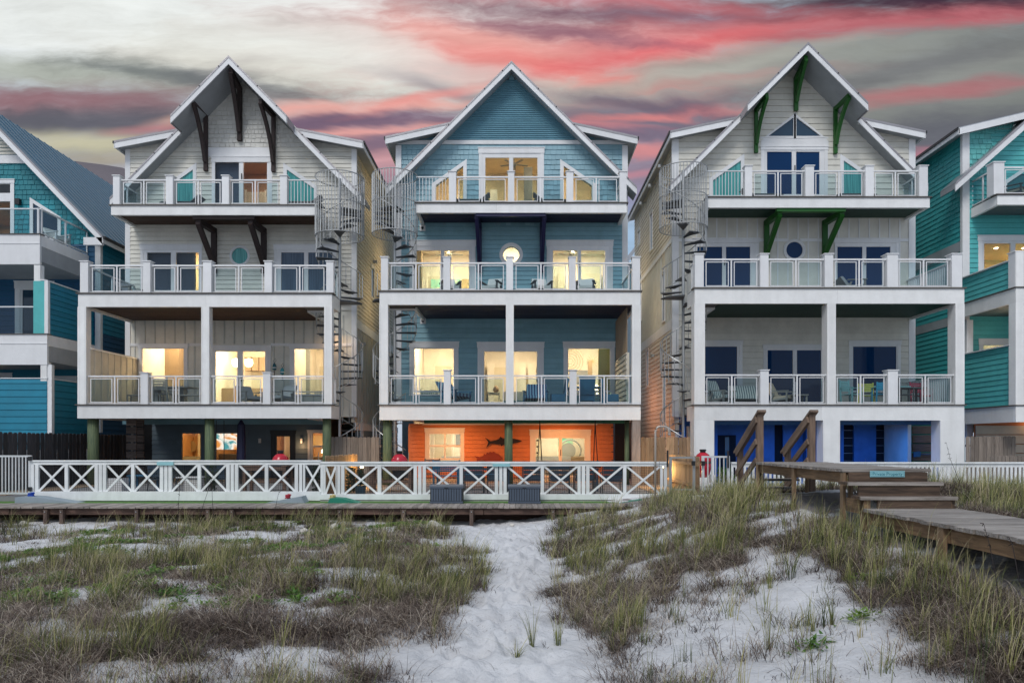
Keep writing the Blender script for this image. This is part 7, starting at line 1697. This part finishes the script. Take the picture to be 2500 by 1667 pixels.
# ------------------------------------------------------------------ dune grass
rs = np.random.RandomState(11)
def ribbons(name, mat, bx, by, bz, phi, L_, H_, curve, droop, width, shade, nseg=4, label=None, parent=None, kind='stuff', cat=None, tipshade=.25):
    """many blades as one mesh; each blade a tapering bent ribbon"""
    n = len(bx); t = np.linspace(0, 1, nseg + 1)[None, :]
    out = L_[:, None] * (t * (1 - curve[:, None]) + curve[:, None] * t ** 2.2); up = H_[:, None] * (t - droop[:, None] * t ** 2.6)
    X = bx[:, None] + out * np.cos(phi)[:, None]; Y = by[:, None] + out * np.sin(phi)[:, None]; Z = bz[:, None] + up
    w = width[:, None] * (1 - t ** 1.6 * .9) * .5; psi = phi + np.pi / 2 + rs.uniform(-.9, .9, n); wx = w * np.cos(psi)[:, None]; wy = w * np.sin(psi)[:, None]
    P = np.stack([np.stack([X - wx, Y - wy, Z], -1), np.stack([X + wx, Y + wy, Z], -1)], 2)   # n, seg+1, 2, 3
    vs = P.reshape(-1, 3); base = (np.arange(n) * (nseg + 1) * 2)[:, None] + (np.arange(nseg) * 2)[None, :]
    q = np.stack([base, base + 1, base + 3, base + 2], -1).reshape(-1, 4)
    o = WP[parent.name] if parent is not None else (0, 0, 0); vs = vs - np.array(o)
    me = bpy.data.meshes.new(name); me.vertices.add(len(vs)); me.vertices.foreach_set('co', vs.ravel()); me.loops.add(q.size); me.loops.foreach_set('vertex_index', q.ravel().astype(np.int32)); me.polygons.add(len(q)); me.polygons.foreach_set('loop_start', np.arange(0, q.size, 4, dtype=np.int32)); me.polygons.foreach_set('loop_total', np.full(len(q), 4, dtype=np.int32)); me.update(calc_edges=True)
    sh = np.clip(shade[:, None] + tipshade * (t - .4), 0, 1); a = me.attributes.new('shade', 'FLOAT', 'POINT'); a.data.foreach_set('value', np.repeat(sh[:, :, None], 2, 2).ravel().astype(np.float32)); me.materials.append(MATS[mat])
    ob = obj(name, me, parent, o); return tag(ob, label, cat, None, kind)
def scatter(n, x0, x1, y0, y1, fn, wy=1.0):
    """tuft centres: more of them near the camera, thinned by fn"""
    y = y0 + (y1 - y0) * rs.rand(n) ** wy; half = y * .80 + 1.5; x = rs.uniform(-1, 1, n) * half; k = (x > x0) & (x < x1); x, y = x[k], y[k]; k = rs.rand(len(x)) < fn(x, y); return x[k], y[k]
def off_walk(x, y):
    ok = ~((x > 4.27) & (x < 5.5) & (y < 13.2)) & ~((y > 17.95) & (x < 3.6)) & (y < 19.8)
    return ok
def tufts(cx, cy, nb, spread):
    i = np.repeat(np.arange(len(cx)), nb); n = len(i); r = np.abs(rs.normal(0, 1, n)) * spread[i]; a = rs.uniform(0, 2 * np.pi, n); x = cx[i] + r * np.cos(a); y = cy[i] + r * np.sin(a); return i, x, y, hgt(x, y) - .015, a, r
def dry(n, lab, y0, y1, hsc=1.0):
    x, y = scatter(n, -16, 14, y0, y1, lambda a, b: np.clip(cover(a, b) * 1.05 + .03 * (path_dist(a, b) > 1.1), 0, 1) * off_walk(a, b)); far = np.clip((y - 6) / 10, 0, 1)
    nb = (30 - 13 * far).astype(int); sp = rs.uniform(.05, .14, len(x)); ht = rs.uniform(.12, .30, len(x)) * hsc * (.6 + .9 * vnoise(x, y, 1.4, 62)); tone = np.clip(rs.normal(.38, .2, len(x)) - .2 * (vnoise(x, y, .9, 61) > .55), 0, 1)
    i, bx, by, bz, a, r = tufts(x, y, nb, sp); m = len(i)
    H = ht[i] * rs.uniform(.5, 1.2, m); L = H * rs.uniform(.3, 1.4, m); phi = a + rs.normal(0, .9, m); phi = phi + .35 * np.sin(phi)
    wd = (.0052 + .0034 * far[i]) * rs.uniform(.7, 1.3, m)
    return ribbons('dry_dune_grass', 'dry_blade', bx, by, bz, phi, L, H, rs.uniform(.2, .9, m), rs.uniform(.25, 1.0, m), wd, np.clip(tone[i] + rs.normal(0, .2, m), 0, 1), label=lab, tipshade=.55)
def green(n, lab, y0, y1):
    def dens(a, b):
        c = cover(a, b); patch = vnoise(a, b, .8, 31); return np.clip(c * np.clip((patch - .30) * 2.4, .06, 1) + .035 * (path_dist(a, b) > 1.25) * (a > 0) + np.where((a > .4) & (b > 9), .2 * c, 0) + np.where((a > 3.5) & (a < 4.3) & (b > 5), .5 * c, 0), 0, 1) * off_walk(a, b)
    x, y = scatter(n, -16, 14, y0, y1, dens); far = np.clip((y - 6) / 10, 0, 1); nb = (15 - 4 * far).astype(int); sp = rs.uniform(.015, .10, len(x)); ht = rs.uniform(.16, .62, len(x)) * (.75 + .5 * vnoise(x, y, 1.2, 77)); tone = np.clip(rs.normal(.46, .24, len(x)), 0, 1); lean = rs.uniform(.15, .85, len(x)); wind = rs.uniform(-.4, 1.2, len(x))
    i, bx, by, bz, a, r = tufts(x, y, nb, sp); m = len(i); H = ht[i] * rs.uniform(.45, 1.1, m); L = H * (lean[i] * rs.uniform(.2, 1.3, m)); phi = a + rs.normal(0, .5, m); phi = np.where(rs.rand(m) < .4, wind[i], phi)
    wd = (.0055 + .0034 * far[i]) * rs.uniform(.7, 1.3, m)
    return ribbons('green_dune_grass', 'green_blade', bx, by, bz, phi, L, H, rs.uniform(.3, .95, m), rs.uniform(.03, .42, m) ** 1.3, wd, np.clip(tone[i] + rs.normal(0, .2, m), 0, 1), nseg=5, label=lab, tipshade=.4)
dry(14500, 'dry grey brown dune grass on the sand nearest the camera', 3.3, 9.5); dry(15000, 'dry grey brown dune grass on the far part of the dunes', 9.5, 19.7, 1.05)
green(5600, 'green blades of dune grass on the sand nearest the camera', 3.3, 9.5); green(11000, 'green blades of dune grass on the far part of the dunes', 9.5, 19.7)
# dark twigs lying and standing
def twigs():
    x, y = scatter(8000, -14, 12, 3.3, 18, lambda a, b: np.clip(cover(a, b) * .8 + .10 * (path_dist(a, b) > .8) + .015, 0, 1) * off_walk(a, b)); nb = np.full(len(x), 9); i, bx, by, bz, a, r = tufts(x, y, nb, rs.uniform(.04, .16, len(x))); m = len(i); H = rs.uniform(.01, .14, m); L = rs.uniform(.05, .26, m)
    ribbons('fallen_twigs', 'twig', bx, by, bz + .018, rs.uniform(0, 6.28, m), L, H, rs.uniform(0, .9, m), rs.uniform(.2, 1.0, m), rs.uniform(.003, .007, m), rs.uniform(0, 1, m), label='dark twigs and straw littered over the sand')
twigs()
# fleshy green creeper, mostly on the left
def creeper():
    cx = []; cy = []
    for _ in range(70):
        x, y = rs.uniform(-9.5, -1.6), rs.uniform(8.2, 17.2)
        if path_dist(np.array([x]), np.array([y]))[0] < 1.3: continue
        k = rs.randint(2, 9); cx += list(x + rs.normal(0, .28, k)); cy += list(y + rs.normal(0, .18, k))
    for _ in range(4): cx.append(rs.uniform(2, 4)); cy.append(rs.uniform(5.3, 8))
    cx, cy = np.array(cx), np.array(cy); i = np.repeat(np.arange(len(cx)), 70); n = len(i); r = np.abs(rs.normal(0, .10, n)); a = rs.uniform(0, 6.28, n); x = cx[i] + r * np.cos(a); y = cy[i] + r * np.sin(a); z = hgt(x, y) + rs.uniform(0, .07, n)
    ribbons('creeper_plants', 'creeper_leaf', x, y, z, rs.uniform(0, 6.28, n), rs.uniform(.04, .085, n), rs.uniform(.0, .05, n), rs.rand(n), rs.rand(n) * .5, rs.uniform(.02, .035, n), np.clip(rs.rand(len(cx))[i] * .7 + rs.rand(n) * .3, 0, 1), nseg=2, label='bright green creeping plants on the left dune')
creeper()
# single tufts standing apart on bare sand
def ground_at(px, py):
    Y = np.linspace(4, 19.8, 1600); X = (px - CX) / F * Y; z = CZ + (CY - py) / F * Y; k = np.where(z <= hgt(X, Y))[0]; j = k[0] if len(k) else len(Y) - 1; return float(X[j]), float(Y[j])
def single(px, py, h, nb, label, lean=.35, mat='green_blade', name='grass_tuft'):
    x, y = ground_at(px, py); z = hz(x, y); T = tag(bpy.data.objects.new(name, None), label, 'grass tuft', 'single grass tufts standing on bare sand'); T.empty_display_size = .1; link(T, None, (x, y, z))
    a = rs.uniform(0, 6.28, nb); r = np.abs(rs.normal(0, .02, nb)); H = h * rs.uniform(.4, 1.05, nb); L = H * lean * rs.uniform(.1, 1.3, nb)
    ribbons('blades', mat, x + r * np.cos(a), y + r * np.sin(a), np.full(nb, z - .02), a + rs.normal(0, .4, nb), L, H, rs.uniform(.3, .9, nb), rs.uniform(0, .35, nb), rs.uniform(.004, .007, nb), np.clip(rs.normal(.42, .16, nb), 0, 1), nseg=5, parent=T, tipshade=.35)
for a in [(1301, 1582, .56, 34, 'upright green tuft at the right edge of the sandy path, left of its twin'), (1360, 1575, .50, 30, 'upright green tuft just right of the tuft at the path edge'), (1262, 1602, .34, 26, 'low sprawling tuft on the path in front of the two upright tufts', 1.6),
          (1881, 1434, .36, 22, 'yellow green tuft in the middle of the bare sand slope'), (1986, 1540, .40, 20, 'thin green tuft left of its pair on the bare sand at right'), (2032, 1525, .42, 26, 'green tuft right of its pair on the bare sand at right'),
          (1879, 1586, .44, 22, 'slender tuft low on the bare sand between the two grass belts'), (2237, 1566, .42, 14, 'thin tuft of few tall blades on the sand left of the bottom right grass'), (2317, 1606, .36, 34, 'dense short tuft at the lower right of the sand'), (1751, 1430, .25, 12, 'small leaning tuft at the top left of the bare sand slope', 1.0), (2078, 1430, .46, 34, 'bright green tuft at the top of the bare sand slope'), (1030, 1395, .4, 40, 'bushy green tuft on the left bank where the path narrows')]:
    single(*a[:5], lean=a[5] if len(a) > 5 else .35)
# tall dry seed stalks
def stalk(label, pts, Y):
    T = tag(bpy.data.objects.new('seed_stalk', None), label, 'grass stalk', 'tall dry seed stalks'); T.empty_display_size = .1; x0 = U(pts[0][0], Y); link(T, None, (x0, Y, V(pts[0][1], Y))); m = MB(); P = [Vector((U(a, Y), Y + i * .03, V(b, Y))) for i, (a, b) in enumerate(pts)]; sm = []
    for i in range(len(P) - 1):
        for j in range(3): sm.append(P[i].lerp(P[i + 1], j / 3))
    sm.append(P[-1]); n = len(sm); m.tube(sm, [.0045 * (1 - .6 * k / n) for k in range(n)], 4); m.build('stem', 'twig', T)
    tip = sm[-4:]; m = MB()
    for k in range(10): c = tip[k % len(tip)]; m.tube([c, c + Vector((rnd.uniform(-.03, .03), rnd.uniform(-.02, .02), rnd.uniform(-.03, .02)))], .003, 3)
    m.build('seed_head', 'dry_blade', T, weld=True)
for a in [('tall straight seed stalk before the second bay of the left fence', [(430, 1385), (430, 1300), (431, 1230), (432, 1160)], 9.5), ('tall leaning seed stalk crossing the left fence', [(483, 1285), (492, 1240), (505, 1195), (520, 1140)], 12.0), ('forked seed stalk right of the leaning one', [(524, 1276), (517, 1230), (514, 1195), (512, 1165)], 12.5), ('seed stalk in front of the grey wedge board with red rope', [(664, 1283), (671, 1240), (677, 1205), (686, 1195)], 13.0), ('brown seed stalk in front of the lower boardwalk', [(2440, 1470), (2436, 1400), (2428, 1330), (2420, 1280)], 5.4), ('thin seed stalk right of the other before the lower boardwalk', [(2490, 1430), (2486, 1370), (2484, 1330), (2483, 1315)], 5.6), ('seed stalk leaning left above the white pickets', [(2345, 1180), (2335, 1150), (2325, 1120), (2318, 1080)], 12.0)]: stalk(*a)
# rocks by the boardwalk
for i, (px, py, s, l) in enumerate([(58, 1272, .10, 'pale rock on the sand under the left end of the boardwalk'), (817, 1290, .13, 'pointed pale rock in the grass before the boardwalk'), (742, 1298, .09, 'flat white rock on the sand left of the pointed one'), (1062, 1290, .17, 'wide tan rock at the left edge of the path'), (1250, 1277, .06, 'small rock under the boardwalk at the path')]):
    x, y = ground_at(px, py); y = min(y, 18.0); x = U(px, y); bm = bmesh.new(); bmesh.ops.create_icosphere(bm, subdivisions=3, radius=s)
    for v in bm.verts: v.co *= 1 + .35 * mnoise.noise(v.co * (1.2 / s) * .8 + Vector((i * 7, 0, 0))); v.co.z *= .8
    me = bpy.data.meshes.new('rock'); bm.to_mesh(me); bm.free(); me.materials.append(MATS['rock']); o = obj('rock', me, None, (x, y, hz(x, y) + s * .25)); tag(o, l, 'rock')
